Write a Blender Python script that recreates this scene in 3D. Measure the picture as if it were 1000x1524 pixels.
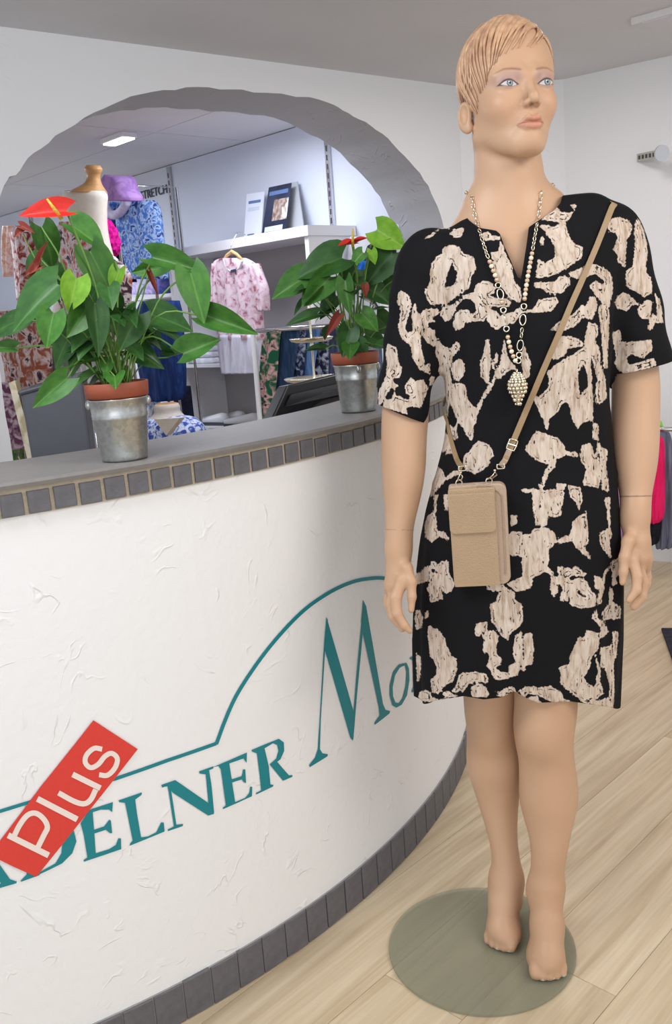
import bpy, bmesh, math, random
import numpy as np
from math import sin, cos, tan, pi, radians, hypot, sqrt, atan2
from mathutils import Vector, Matrix
from mathutils.geometry import tessellate_polygon

for o in list(bpy.data.objects):
    bpy.data.objects.remove(o, do_unlink=True)
scene = bpy.context.scene
COL = scene.collection
random.seed(7)
RNG = np.random.default_rng(11)

# ------------------------------------------------------------------ camera
FPX, PITCH, ROLL, EYE = 1350.0, radians(12.2), radians(4.3), 1.30
CEIL = 2.30
cam_right = Vector((cos(ROLL), -sin(ROLL)*sin(PITCH), -sin(ROLL)*cos(PITCH)))
cam_down = Vector((-sin(ROLL), -cos(ROLL)*sin(PITCH), -cos(ROLL)*cos(PITCH)))
cam_fwd = Vector((0, cos(PITCH), -sin(PITCH)))
cd = bpy.data.cameras.new('camera')
cd.sensor_fit = 'HORIZONTAL'; cd.sensor_width = 36.0; cd.lens = 36.0*FPX/1000.0
cd.clip_start = 0.02; cd.clip_end = 100
camo = bpy.data.objects.new('camera', cd); COL.objects.link(camo)
m = Matrix.Identity(4)
for i in range(3):
    m[i][0] = cam_right[i]; m[i][1] = -cam_down[i]; m[i][2] = -cam_fwd[i]
m[2][3] = EYE
camo.matrix_world = m
scene.camera = camo

# ------------------------------------------------------------------ light
scene.view_settings.view_transform = 'Standard'
scene.view_settings.look = 'None'
scene.view_settings.gamma = 1.0
scene.view_settings.use_curve_mapping = False
scene.view_settings.exposure = 0.22
w = bpy.data.worlds.new('daylight'); scene.world = w; w.use_nodes = True
bg = w.node_tree.nodes['Background']
bg.inputs[0].default_value = (0.93, 0.96, 1.0, 1); bg.inputs[1].default_value = 0.72

def area_light(name, loc, target, size, size_y, power, color):
    l = bpy.data.lights.new(name, 'AREA'); l.shape = 'RECTANGLE'
    l.size = size; l.size_y = size_y; l.energy = power; l.color = color
    o = bpy.data.objects.new(name, l); COL.objects.link(o)
    o.location = loc
    d = Vector(target)-Vector(loc)
    o.rotation_euler = d.to_track_quat('-Z', 'Y').to_euler()
    return o
# daylight of the shop window behind the photographer, and the ceiling lamps of the two rooms
area_light('shop_window_daylight', (-0.7, -2.3, 1.5), (0.1, 2.0, 1.0), 3.0, 1.7, 20, (0.95, 0.97, 1.0))
area_light('warm_spot', (1.5, 0.8, 2.24), (0.9, 2.2, 0.5), 1.3, 1.0, 27, (1.0, 0.93, 0.85))
area_light('ceiling_lamp_light', (-0.75, 1.0, 2.24), (-0.3, 1.6, 0.8), 1.0, 0.6, 21, (0.92, 0.96, 1.0))
area_light('ceiling_lamp_light_back', (0.95, 3.3, 2.24), (0.9, 3.3, 0.0), 0.6, 0.3, 10, (1.0, 0.95, 0.9))
FAR_LIGHTS = True

# ------------------------------------------------------------------ pixel to world helpers
def ray(x, y):
    u = (x-500)/FPX; v = (y-762)/FPX
    a = u*cos(ROLL)-v*sin(ROLL); b = u*sin(ROLL)+v*cos(ROLL)
    return np.array([a, cos(PITCH)-b*sin(PITCH), -sin(PITCH)-b*cos(PITCH)])
ORG = np.array([0, 0, EYE])
def at_z(x, y, z=0.0):
    d = ray(x, y); return ORG+d*((z-EYE)/d[2])
def at_y(x, y, Y):
    d = ray(x, y); return ORG+d*(Y/d[1])
def at_plane(x, y, p0, n):
    d = ray(x, y); p0 = np.asarray(p0, float); n = np.asarray(n, float)
    return ORG+d*(((p0-ORG)@n)/(d@n))
_R = np.array(cam_right); _D = np.array(cam_down); _F = np.array(cam_fwd)
def proj(P):
    q = np.asarray(P, float)-ORG
    w_ = q@_F
    return np.stack([500+FPX*(q@_R)/w_, 762+FPX*(q@_D)/w_], -1)

# ------------------------------------------------------------------ materials
MATS = {}
def nodes_of(name):
    mt = bpy.data.materials.new(name); mt.use_nodes = True
    nt = mt.node_tree; b = nt.nodes['Principled BSDF']
    MATS[name] = mt
    return mt, nt, b
def srgb(r, g, b):
    f = lambda c: (c/255/12.92) if c/255 <= 0.04045 else ((c/255+0.055)/1.055)**2.4
    return (f(r), f(g), f(b), 1)
def N(nt, t, **kw):
    n = nt.nodes.new(t)
    for k, v in kw.items():
        setattr(n, k, v)
    return n
def L(nt, a, b): nt.links.new(a, b)
def mat(name, col, rough=0.6, metal=0.0, var=0.0, scale=12.0, bump=0.0, bscale=60.0, spec=None, col2=None, sheen=0.0, coat=0.0, stretch=None, detail=4):
    mt, nt, b = nodes_of(name)
    b.inputs['Roughness'].default_value = rough
    b.inputs['Metallic'].default_value = metal
    if spec is not None: b.inputs['Specular IOR Level'].default_value = spec
    if sheen: b.inputs['Sheen Weight'].default_value = sheen
    if coat: b.inputs['Coat Weight'].default_value = coat
    tc = N(nt, 'ShaderNodeTexCoord')
    src = tc.outputs['Object']
    if stretch:
        mp = N(nt, 'ShaderNodeMapping'); mp.inputs['Scale'].default_value = stretch
        L(nt, src, mp.inputs['Vector']); src = mp.outputs['Vector']
    if var > 0 or col2 is not None:
        nz = N(nt, 'ShaderNodeTexNoise'); nz.inputs['Scale'].default_value = scale; nz.inputs['Detail'].default_value = detail
        L(nt, src, nz.inputs['Vector'])
        rp = N(nt, 'ShaderNodeValToRGB')
        c2 = col2 if col2 is not None else tuple(max(0, c*(1-var)) for c in col[:3])+(1,)
        rp.color_ramp.elements[0].color = c2; rp.color_ramp.elements[0].position = 0.35
        rp.color_ramp.elements[1].color = col; rp.color_ramp.elements[1].position = 0.65
        L(nt, nz.outputs['Fac'], rp.inputs['Fac']); L(nt, rp.outputs['Color'], b.inputs['Base Color'])
    else:
        b.inputs['Base Color'].default_value = col
    if bump > 0:
        n2 = N(nt, 'ShaderNodeTexNoise'); n2.inputs['Scale'].default_value = bscale; n2.inputs['Detail'].default_value = 5
        L(nt, src, n2.inputs['Vector'])
        bp = N(nt, 'ShaderNodeBump'); bp.inputs['Strength'].default_value = bump; bp.inputs['Distance'].default_value = 0.01
        L(nt, n2.outputs['Fac'], bp.inputs['Height']); L(nt, bp.outputs['Normal'], b.inputs['Normal'])
    return mt

# trowelled plaster: broad unevenness, raised trowel ridges, fine grain
def plaster(name, col, ridge=0.55, dist=0.006, sc=3.0):
    mt, nt, b = nodes_of(name)
    b.inputs['Base Color'].default_value = col; b.inputs['Roughness'].default_value = 0.75
    b.inputs['Specular IOR Level'].default_value = 0.25
    tc = N(nt, 'ShaderNodeTexCoord')
    n1 = N(nt, 'ShaderNodeTexNoise'); n1.inputs['Scale'].default_value = sc; n1.inputs['Detail'].default_value = 3; n1.inputs['Distortion'].default_value = 1.2
    L(nt, tc.outputs['Object'], n1.inputs['Vector'])
    sub = N(nt, 'ShaderNodeMath', operation='SUBTRACT'); sub.inputs[1].default_value = 0.5
    L(nt, n1.outputs['Fac'], sub.inputs[0])
    ab = N(nt, 'ShaderNodeMath', operation='ABSOLUTE'); L(nt, sub.outputs[0], ab.inputs[0])
    mr = N(nt, 'ShaderNodeMapRange'); mr.inputs['From Min'].default_value = 0.0; mr.inputs['From Max'].default_value = 0.02
    mr.inputs['To Min'].default_value = 1.0; mr.inputs['To Max'].default_value = 0.0
    L(nt, ab.outputs[0], mr.inputs['Value'])
    msk = N(nt, 'ShaderNodeTexNoise'); msk.inputs['Scale'].default_value = sc*2.3; msk.inputs['Detail'].default_value = 2
    L(nt, tc.outputs['Object'], msk.inputs['Vector'])
    mm = N(nt, 'ShaderNodeMapRange'); mm.inputs['From Min'].default_value = 0.52; mm.inputs['From Max'].default_value = 0.66
    L(nt, msk.outputs['Fac'], mm.inputs['Value'])
    mul = N(nt, 'ShaderNodeMath', operation='MULTIPLY'); L(nt, mr.outputs[0], mul.inputs[0]); L(nt, mm.outputs[0], mul.inputs[1])
    fine = N(nt, 'ShaderNodeTexNoise'); fine.inputs['Scale'].default_value = sc*9; fine.inputs['Detail'].default_value = 6
    L(nt, tc.outputs['Object'], fine.inputs['Vector'])
    ad = N(nt, 'ShaderNodeMath', operation='MULTIPLY_ADD'); ad.inputs[1].default_value = ridge
    L(nt, mul.outputs[0], ad.inputs[0]); 
    fm = N(nt, 'ShaderNodeMath', operation='MULTIPLY'); fm.inputs[1].default_value = 0.35
    L(nt, fine.outputs['Fac'], fm.inputs[0]); L(nt, fm.outputs[0], ad.inputs[2])
    bp = N(nt, 'ShaderNodeBump'); bp.inputs['Strength'].default_value = 0.6; bp.inputs['Distance'].default_value = dist
    L(nt, ad.outputs[0], bp.inputs['Height']); L(nt, bp.outputs['Normal'], b.inputs['Normal'])
    return mt

M_wall = plaster('wall_plaster', srgb(226, 227, 230), ridge=0.3, dist=0.004)
M_counter = plaster('counter_plaster', srgb(240, 240, 241), ridge=.5, dist=0.005, sc=7)
M_ceil = mat('ceiling_paint', srgb(212, 211, 214), 0.9, var=0.04, scale=3, bump=0.12, bscale=40)
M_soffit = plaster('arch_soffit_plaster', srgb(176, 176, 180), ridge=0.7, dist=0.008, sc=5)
M_farwall = mat('far_wall_panel', srgb(214, 219, 232), 0.6, var=0.02, scale=4)
M_tile = mat('grey_tile', srgb(104, 103, 108), 0.55, var=0.18, scale=60, bump=0.15, bscale=150)
M_grout = mat('beige_grout', srgb(190, 176, 155), 0.9, var=0.15, scale=40, bump=0.3, bscale=200)
M_groutgrey = mat('grey_grout', srgb(158, 154, 152), 0.9, var=0.1, scale=40)
M_ledge = mat('grey_stone_ledge', srgb(128, 124, 122), 0.46, var=0.08, scale=90, bump=0.05, bscale=160)
M_teal = mat('teal_vinyl', srgb(8, 130, 140), 0.45)
M_red = mat('red_vinyl', srgb(222, 62, 52), 0.55, var=0.04, scale=200)
M_whitevinyl = mat('white_vinyl', srgb(240, 226, 218), 0.55)
M_white = mat('white_laminate', srgb(226, 225, 230), 0.45)
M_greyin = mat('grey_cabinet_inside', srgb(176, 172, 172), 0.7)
M_metal = mat('chrome', srgb(205, 205, 208), 0.2, 1.0)
M_gold = mat('brass', srgb(222, 196, 140), 0.22, 1.0)
M_silver = mat('light_gold_silver', srgb(232, 222, 202), 0.25, 1.0)
M_black = mat('black_plastic', srgb(22, 22, 26), 0.35)
M_dark = mat('dark_grey_plastic', srgb(66, 67, 74), 0.5)

# ------------------------------------------------------------------ mesh helpers
class MB:
    def __init__(s): s.v = []; s.f = []
    def add(s, V, F):
        n = len(s.v); s.v.extend([tuple(map(float, p)) for p in V]); s.f.extend([tuple(i+n for i in f) for f in F]); return s
    def box(s, lo, hi):
        x0, y0, z0 = lo; x1, y1, z1 = hi
        return s.add([(x0,y0,z0),(x1,y0,z0),(x1,y1,z0),(x0,y1,z0),(x0,y0,z1),(x1,y0,z1),(x1,y1,z1),(x0,y1,z1)],
                     [(0,3,2,1),(4,5,6,7),(0,1,5,4),(1,2,6,5),(2,3,7,6),(3,0,4,7)])
    def hexa(s, P):   # 8 corners, bottom four then top four
        return s.add(P, [(0,3,2,1),(4,5,6,7),(0,1,5,4),(1,2,6,5),(2,3,7,6),(3,0,4,7)])
    def tube(s, pts, rad, n=8, flat=1.0, up=None, cap=True):
        pts = [Vector(p) for p in pts]; k = len(pts)
        if not hasattr(rad, '__len__'): rad = [rad]*k
        V = []; ref = Vector(up) if up is not None else None
        pu = None
        for i, p in enumerate(pts):
            t = (pts[min(i+1, k-1)]-pts[max(i-1, 0)])
            t = t.normalized() if t.length > 1e-9 else Vector((0, 0, 1))
            if ref is not None: u = ref-t*ref.dot(t)
            elif pu is None:
                a = Vector((0, 0, 1)) if abs(t.z) < 0.9 else Vector((1, 0, 0)); u = a-t*a.dot(t)
            else: u = pu-t*pu.dot(t)
            if u.length < 1e-6: u = t.orthogonal()
            u.normalize(); pu = u; w_ = t.cross(u)
            for j in range(n):
                a = 2*pi*j/n
                V.append(p+w_*(cos(a)*rad[i])+u*(sin(a)*rad[i]*flat))
        F = []
        for i in range(k-1):
            for j in range(n):
                F.append((i*n+j, i*n+(j+1) % n, (i+1)*n+(j+1) % n, (i+1)*n+j))
        if cap:
            F.append(tuple(range(n-1, -1, -1))); F.append(tuple((k-1)*n+j for j in range(n)))
        return s.add(V, F)
    def lathe(s, prof, n=32, c=(0, 0, 0), cap=True):
        V = []; F = []; k = len(prof)
        for r, z in prof:
            for j in range(n):
                a = 2*pi*j/n; V.append((c[0]+r*cos(a), c[1]+r*sin(a), c[2]+z))
        for i in range(k-1):
            for j in range(n):
                F.append((i*n+j, i*n+(j+1) % n, (i+1)*n+(j+1) % n, (i+1)*n+j))
        if cap:
            F.append(tuple(range(n-1, -1, -1))); F.append(tuple((k-1)*n+j for j in range(n)))
        return s.add(V, F)
    def torus(s, c, R, r, ax=(0, 0, 1), n=16, m_=8, sx=1.0, updir=None):
        a = Vector(ax).normalized()
        u = Vector(updir) if updir is not None else a.orthogonal()
        u = (u-a*u.dot(a)).normalized(); v = a.cross(u)
        V = []; F = []; c = Vector(c)
        for i in range(n):
            t = 2*pi*i/n; d = u*cos(t)*sx+v*sin(t); dn = (u*cos(t)+v*sin(t)).normalized()
            for j in range(m_):
                q = 2*pi*j/m_; V.append(c+d*R+dn*(r*cos(q))+a*(r*sin(q)))
        for i in range(n):
            for j in range(m_):
                F.append((i*m_+j, i*m_+(j+1) % m_, ((i+1) % n)*m_+(j+1) % m_, ((i+1) % n)*m_+j))
        return s.add(V, F)
    def ball(s, c, r, n=12, m_=8):
        if not hasattr(r, '__len__'): r = (r, r, r)
        V = [(c[0], c[1], c[2]-r[2])]; F = []
        for i in range(1, m_):
            t = -pi/2+pi*i/m_
            for j in range(n):
                a = 2*pi*j/n; V.append((c[0]+r[0]*cos(t)*cos(a), c[1]+r[1]*cos(t)*sin(a), c[2]+r[2]*sin(t)))
        V.append((c[0], c[1], c[2]+r[2])); e = len(V)-1
        for j in range(n): F.append((0, 1+(j+1) % n, 1+j)); F.append((e, 1+(m_-2)*n+j, 1+(m_-2)*n+(j+1) % n))
        for i in range(m_-2):
            for j in range(n):
                a = 1+i*n; F.append((a+j, a+(j+1) % n, a+n+(j+1) % n, a+n+j))
        return s.add(V, F)
    def grid(s, P):   # P: (a,b,3)
        P = np.asarray(P); a, b = P.shape[:2]
        return s.add(P.reshape(-1, 3), [(i*b+j, i*b+j+1, (i+1)*b+j+1, (i+1)*b+j) for i in range(a-1) for j in range(b-1)])
    def obj(s, name, mt, parent=None, smooth=False, origin=None, bevel=0.0, solid=0.0, subd=0):
        me = bpy.data.meshes.new(name)
        V = s.v
        if origin is not None:
            V = [(p[0]-origin[0], p[1]-origin[1], p[2]-origin[2]) for p in V]
        me.from_pydata(V, [], s.f); me.update()
        return finish(name, me, mt, parent, smooth, origin, bevel, solid, subd)
def finish(name, me, mt, parent=None, smooth=False, origin=None, bevel=0.0, solid=0.0, subd=0):
    if mt is not None: me.materials.append(mt)
    if smooth:
        me.polygons.foreach_set('use_smooth', [True]*len(me.polygons))
    o = bpy.data.objects.new(name, me); COL.objects.link(o)
    if origin is not None: o.location = origin
    if parent is not None:
        o.parent = parent
        if parent.type == 'EMPTY' or parent.location.length > 0:
            o.matrix_parent_inverse = Matrix.Translation(-parent.location) if parent.rotation_euler.z == 0 else parent.matrix_basis.inverted()
    if subd:
        md = o.modifiers.new('subd', 'SUBSURF'); md.levels = subd; md.render_levels = subd
    if solid:
        md = o.modifiers.new('solid', 'SOLIDIFY'); md.thickness = solid; md.offset = -1
    if bevel:
        md = o.modifiers.new('bevel', 'BEVEL'); md.width = bevel; md.segments = 2; md.limit_method = 'ANGLE'
    return o
def mesh_np(name, V, F):
    me = bpy.data.meshes.new(name)
    V = np.asarray(V, np.float32); F = np.asarray(F, np.int32)
    nf, k = F.shape
    me.vertices.add(len(V)); me.vertices.foreach_set('co', V.ravel())
    me.loops.add(nf*k); me.loops.foreach_set('vertex_index', F.ravel())
    me.polygons.add(nf); me.polygons.foreach_set('loop_start', np.arange(nf, dtype=np.int32)*k)
    me.update(calc_edges=True); me.validate()
    return me
def tag(o, label=None, cat=None, group=None, kind=None):
    if label: o['label'] = label
    if cat: o['category'] = cat
    if group: o['group'] = group
    if kind: o['kind'] = kind
    return o
def empty(name, loc, label=None, cat=None, group=None, kind=None, rz=0.0):
    o = bpy.data.objects.new(name, None); COL.objects.link(o); o.location = loc; o.rotation_euler.z = rz
    o.empty_display_size = 0.05
    return tag(o, label, cat, group, kind)
def part(proto, parent, loc=None, rot=None, scale=None, label=None):
    o = proto.copy(); COL.objects.link(o); o.parent = parent
    return o
def catmull(pts, n=6):
    P = [np.asarray(p, float) for p in pts]; P = [2*P[0]-P[1]]+P+[2*P[-1]-P[-2]]
    out = []
    for i in range(1, len(P)-2):
        for k in range(n):
            t = k/n
            out.append(0.5*((2*P[i])+(-P[i-1]+P[i+1])*t+(2*P[i-1]-5*P[i]+4*P[i+1]-P[i+2])*t*t+(-P[i-1]+3*P[i]-3*P[i+1]+P[i+2])*t**3))
    out.append(P[-2]); return out

# ================================================================== setting
def wood_mat():
    mt, nt, b = nodes_of('oak_plank')
    tc = N(nt, 'ShaderNodeTexCoord'); oi = N(nt, 'ShaderNodeObjectInfo')
    off = N(nt, 'ShaderNodeVectorMath', operation='SCALE'); off.inputs[0].default_value = (37.0, 11.0, 5.0)
    L(nt, oi.outputs['Random'], off.inputs['Scale'])
    ad = N(nt, 'ShaderNodeVectorMath', operation='ADD'); L(nt, tc.outputs['Object'], ad.inputs[0]); L(nt, off.outputs[0], ad.inputs[1])
    mp = N(nt, 'ShaderNodeMapping'); mp.inputs['Scale'].default_value = (0.9, 13, 6); L(nt, ad.outputs[0], mp.inputs['Vector'])
    n1 = N(nt, 'ShaderNodeTexNoise'); n1.inputs['Scale'].default_value = 2.2; n1.inputs['Detail'].default_value = 6; n1.inputs['Distortion'].default_value = 0.7
    L(nt, mp.outputs[0], n1.inputs['Vector'])
    r1 = N(nt, 'ShaderNodeValToRGB'); e = r1.color_ramp.elements
    e[0].position = 0.28; e[0].color = srgb(184, 163, 132); e[1].position = 0.7; e[1].color = srgb(217, 200, 172)
    x = e.new(0.48); x.color = srgb(204, 185, 155)
    L(nt, n1.outputs['Fac'], r1.inputs['Fac'])
    mp2 = N(nt, 'ShaderNodeMapping'); mp2.inputs['Scale'].default_value = (2.2, 60, 6); L(nt, ad.outputs[0], mp2.inputs['Vector'])
    n2 = N(nt, 'ShaderNodeTexNoise'); n2.inputs['Scale'].default_value = 2.0; n2.inputs['Detail'].default_value = 4; n2.inputs['Distortion'].default_value = 0.3
    L(nt, mp2.outputs[0], n2.inputs['Vector'])
    # knots
    mp3 = N(nt, 'ShaderNodeMapping'); mp3.inputs['Scale'].default_value = (2.2, 7, 3); L(nt, ad.outputs[0], mp3.inputs['Vector'])
    vo = N(nt, 'ShaderNodeTexVoronoi'); vo.inputs['Scale'].default_value = 1.0; L(nt, mp3.outputs[0], vo.inputs['Vector'])
    kr = N(nt, 'ShaderNodeMapRange'); kr.inputs['From Min'].default_value = 0.03; kr.inputs['From Max'].default_value = 0.15
    kr.inputs['To Min'].default_value = 0.72; kr.inputs['To Max'].default_value = 1.0; L(nt, vo.outputs['Distance'], kr.inputs['Value'])
    mr = N(nt, 'ShaderNodeMapRange'); mr.inputs['From Min'].default_value = 0.3; mr.inputs['From Max'].default_value = 0.7
    mr.inputs['To Min'].default_value = 0.9; mr.inputs['To Max'].default_value = 1.04; L(nt, n2.outputs['Fac'], mr.inputs['Value'])
    rr = N(nt, 'ShaderNodeMapRange'); rr.inputs['To Min'].default_value = 0.95; rr.inputs['To Max'].default_value = 1.04; L(nt, oi.outputs['Random'], rr.inputs['Value'])
    m1 = N(nt, 'ShaderNodeMath', operation='MULTIPLY'); L(nt, mr.outputs[0], m1.inputs[0]); L(nt, rr.outputs[0], m1.inputs[1])
    m2 = N(nt, 'ShaderNodeMath', operation='MULTIPLY'); L(nt, m1.outputs[0], m2.inputs[0]); L(nt, kr.outputs[0], m2.inputs[1])
    vs = N(nt, 'ShaderNodeVectorMath', operation='SCALE'); L(nt, r1.outputs['Color'], vs.inputs[0]); L(nt, m2.outputs[0], vs.inputs['Scale'])
    L(nt, vs.outputs[0], b.inputs['Base Color'])
    b.inputs['Roughness'].default_value = 0.42; b.inputs['Specular IOR Level'].default_value = 0.4
    bp = N(nt, 'ShaderNodeBump'); bp.inputs['Strength'].default_value = 0.12; bp.inputs['Distance'].default_value = 0.002
    L(nt, n2.outputs['Fac'], bp.inputs['Height']); L(nt, bp.outputs['Normal'], b.inputs['Normal'])
    return mt
M_wood = wood_mat()
M_gap = mat('floor_underlay', srgb(172, 152, 122), 0.8)

floor_o = MB().box((-4.5, -0.6, -0.06), (4.0, 9.0, -0.004)).obj('floor', M_gap)
tag(floor_o, 'light oak plank floor of the shop', 'floor', kind='structure')
PL, PW = 1.28, 0.19
pm = MB()
g = 0.0004; ch = 0.0007
xa, ya = PL/2-g, PW/2-g
pm.add([(-xa,-ya,-.004),(xa,-ya,-.004),(xa,ya,-.004),(-xa,ya,-.004),(-xa,-ya,-ch),(xa,-ya,-ch),(xa,ya,-ch),(-xa,ya,-ch),
        (-xa+ch,-ya+ch,0),(xa-ch,-ya+ch,0),(xa-ch,ya-ch,0),(-xa+ch,ya-ch,0)],
       [(0,1,5,4),(1,2,6,5),(2,3,7,6),(3,0,4,7),(4,5,9,8),(5,6,10,9),(6,7,11,10),(7,4,8,11),(8,9,10,11)])
plank_me = None
A45 = radians(45.3)
for iw in range(-14, 34):
    sh = random.uniform(0, PL)
    for iu in range(-3, 7):
        u = iu*PL+sh; w_ = iw*PW+0.05
        cx = u*cos(A45)-w_*sin(A45); cy = u*sin(A45)+w_*cos(A45)
        if not (-1.4 < cx < 2.9 and -0.3 < cy < 5.0): continue
        if hypot(cx+1.381, cy-2.974) < 1.0: continue
        if plank_me is None:
            o = pm.obj('plank', M_wood, floor_o); plank_me = o.data
        else:
            o = bpy.data.objects.new('plank', plank_me); COL.objects.link(o); o.parent = floor_o
        o.location = (cx, cy, 0); o.rotation_euler.z = A45


# arch wall: runs from the left towards the back corner
WL = np.array([-0.974, 3.247]); WE = np.array([0.79272873, 0.60957458]); WN = np.array([0.60957458, -0.79272873])
WT = 0.34
def wpt(s, z, d=0.0):       # d > 0 towards the front room
    p = WL+WE*s+WN*d; return (p[0], p[1], z)
cp = [(-4.5, -0.6), (4.0, -0.6), (4.0, 2.6), (1.25, 4.75), (0.72, 4.75), wpt(2.2, 0, -.17)[:2], wpt(-4.4, 0, -.17)[:2]]
nn = len(cp)
ceil_o = MB().add([(x, y, CEIL) for x, y in cp]+[(x, y, CEIL+.05) for x, y in cp], [tuple(range(nn)), tuple(range(2*nn-1, nn-1, -1))]+[(i, (i+1) % nn, nn+(i+1) % nn, nn+i) for i in range(nn)]).obj('ceiling', M_ceil)
tag(ceil_o, 'pale grey painted ceiling of the front shop room', 'ceiling', kind='structure')
arch_pts = [(-0.17, 0.9), (-0.17, 1.25), (-0.155, 1.53), (-0.08, 1.778), (-0.005, 1.855), (0.106, 1.95), (0.292, 2.054), (0.484, 2.131),
            (0.724, 2.175), (0.979, 2.183), (1.306, 2.176), (1.454, 2.134), (1.609, 2.079), (1.769, 1.977), (1.906, 1.851), (1.987, 1.693), (2.026, 1.5), (2.04, 1.25), (2.04, 0.9)]
arch = [np.array(p) for p in catmull(arch_pts, 5)]
ctr = np.array([0.93, 1.2])
arch = [p+(p-ctr)/np.linalg.norm(p-ctr)*random.gauss(0, 0.0025) for p in arch]
arch[0] = np.array([-0.17, 0.0]); arch[-1] = np.array([2.04, 0.0])
outer = [(-2.4, 0.0), (-2.4, CEIL), (2.1294, CEIL), (2.1294, 0.0)]
poly = outer+[tuple(p) for p in reversed(arch)]
tri = tessellate_polygon([[Vector((a, b, 0)) for a, b in poly]])
wb = MB()
wb.add([wpt(a, b) for a, b in poly], [tuple(t) for t in tri])
wb.add([wpt(a, b, -WT) for a, b in poly], [tuple(t) for t in tri])
def _orient(o):
    bm = bmesh.new(); bm.from_mesh(o.data); bmesh.ops.recalc_face_normals(bm, faces=bm.faces); bm.to_mesh(o.data); bm.free()
wall_arch = wb.obj('wall_left', M_wall)
tag(wall_arch, 'white plastered wall pierced by a wide round arch', 'wall', kind='structure')
ends = MB()
for a, b in ((0, 1), (1, 2), (2, 3)):
    p, q = outer[a], outer[b]
    ends.add([wpt(*p), wpt(*q), wpt(*q, -WT), wpt(*p, -WT)], [(0, 1, 2, 3)])
ends.obj('wall_edge', M_wall, wall_arch)
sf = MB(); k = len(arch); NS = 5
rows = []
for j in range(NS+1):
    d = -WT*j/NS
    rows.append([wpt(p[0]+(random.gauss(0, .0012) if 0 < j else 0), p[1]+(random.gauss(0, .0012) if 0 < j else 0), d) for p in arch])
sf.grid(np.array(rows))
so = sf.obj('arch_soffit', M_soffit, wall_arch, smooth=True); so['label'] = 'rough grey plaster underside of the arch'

def wall_slab(name, a, b, t, z0=0.0, z1=CEIL, mt=None, label='', cat='wall'):
    a = np.array(a); b = np.array(b); e = (b-a)/np.linalg.norm(b-a); n = np.array([e[1], -e[0]])*t
    P = [(*a, z0), (*b, z0), (*(b+n), z0), (*(a+n), z0), (*a, z1), (*b, z1), (*(b+n), z1), (*(a+n), z1)]
    o = MB().hexa(P).obj(name, mt or M_wall); _orient(o)
    return tag(o, label, cat, kind='structure')
WB0 = (0.7145, 4.5455); WB1 = (1.215, 4.566); WR1 = (3.2, 3.097)
wall_slab('wall_back', WB0, WB1, -0.1, label='narrow white plaster wall behind the mannequin')
wall_slab('wall_right', WB1, WR1, -0.1, label='white plaster wall with a metal display arm')

# far room behind the arch: side wall with shop fittings
FO = np.array([0.62, 4.47]); FE = np.array([-0.68217568, 0.73118831]); FN = np.array([-0.73118831, -0.68217568])
def fpt(s, d, z): p = FO+FE*s+FN*d; return (p[0], p[1], z)
def far(x, y, d):            # pixel -> point on the vertical plane at distance d in front of the far wall
    p0 = FO+FN*d; return at_plane(x, y, (p0[0], p0[1], 0), (FN[0], FN[1], 0))
def far_sz(x, y, d):
    p = far(x, y, d); return float((p[:2]-FO)@FE), float(p[2])
wall_slab('wall_far', fpt(0.3, 0, 0)[:2], fpt(6.6, 0, 0)[:2], 0.1, mt=M_farwall, label='pale blue-white panelled wall seen through the arch')
wall_slab('wall_far_end', fpt(6.6, -0.1, 0)[:2], fpt(6.6, 4.4, 0)[:2], 0.1, mt=M_farwall, label='far end wall of the room behind the arch')
# far room ceiling made of panels
fc = MB(); 
P = [fpt(-0.35, -0.1, CEIL+.012), fpt(6.7, -0.1, CEIL+.012), fpt(6.7, 4.4, CEIL+.012), fpt(-0.35, 4.4, CEIL+.012)]
fc.hexa(P+[(p[0], p[1], CEIL+.06) for p in P])
fco = fc.obj('ceiling_far', M_ceil); _orient(fco); tag(fco, 'grey panelled ceiling of the room behind the arch', 'ceiling', kind='structure')
for i in range(4):
    for j in range(7):
        s0, s1 = -0.35+i*1.76+.003, -0.35+(i+1)*1.76-.003; d0, d1 = 0.0+j*0.62+.003, (j+1)*0.62-.003
        b = [fpt(s0, d0, CEIL+.003), fpt(s1, d0, CEIL+.003), fpt(s1, d1, CEIL+.003), fpt(s0, d1, CEIL+.003)]
        if all(((np.array(q[:2])-WL)@WN) > -WT for q in b): continue
        q = MB().hexa(b+[(p[0], p[1], CEIL+.012) for p in b]).obj('ceiling_panel', M_ceil, fco); _orient(q)

# metal slotted uprights on the far wall
M_slot = mat('slot_dark', srgb(60, 60, 66), 0.6)
for px, yt, yb in ((43.5, 298, 420), (252.5, 246, 640), (489, 214, 640)):
    s, z1 = far_sz(px, yt, 0.0); s = far_sz(px, yt, 0)[0]
    b = [fpt(s-.014, 0.002, 0.1), fpt(s+.014, 0.002, 0.1), fpt(s+.014, 0.02, 0.1), fpt(s-.014, 0.02, 0.1)]
    q = MB().hexa(b+[(p[0], p[1], CEIL-.01) for p in b]).obj('wall_rail', M_metal); _orient(q)
    tag(q, {43.5: 'slotted metal upright on the far wall, beside the peach scarf', 252.5: 'slotted metal upright on the far wall next to the lettering', 489: 'slotted metal upright on the far wall right of the white cabinet'}[px], 'wall rail')
    sl = MB(); z = 0.2
    while z < CEIL-.06:
        b = [fpt(s-.005, 0.019, z), fpt(s+.005, 0.019, z), fpt(s+.005, 0.0205, z), fpt(s-.005, 0.0205, z)]
        sl.hexa(b+[(p[0], p[1], z+.028) for p in b]); z += .045
    sl.obj('slots', M_slot, q)

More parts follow.
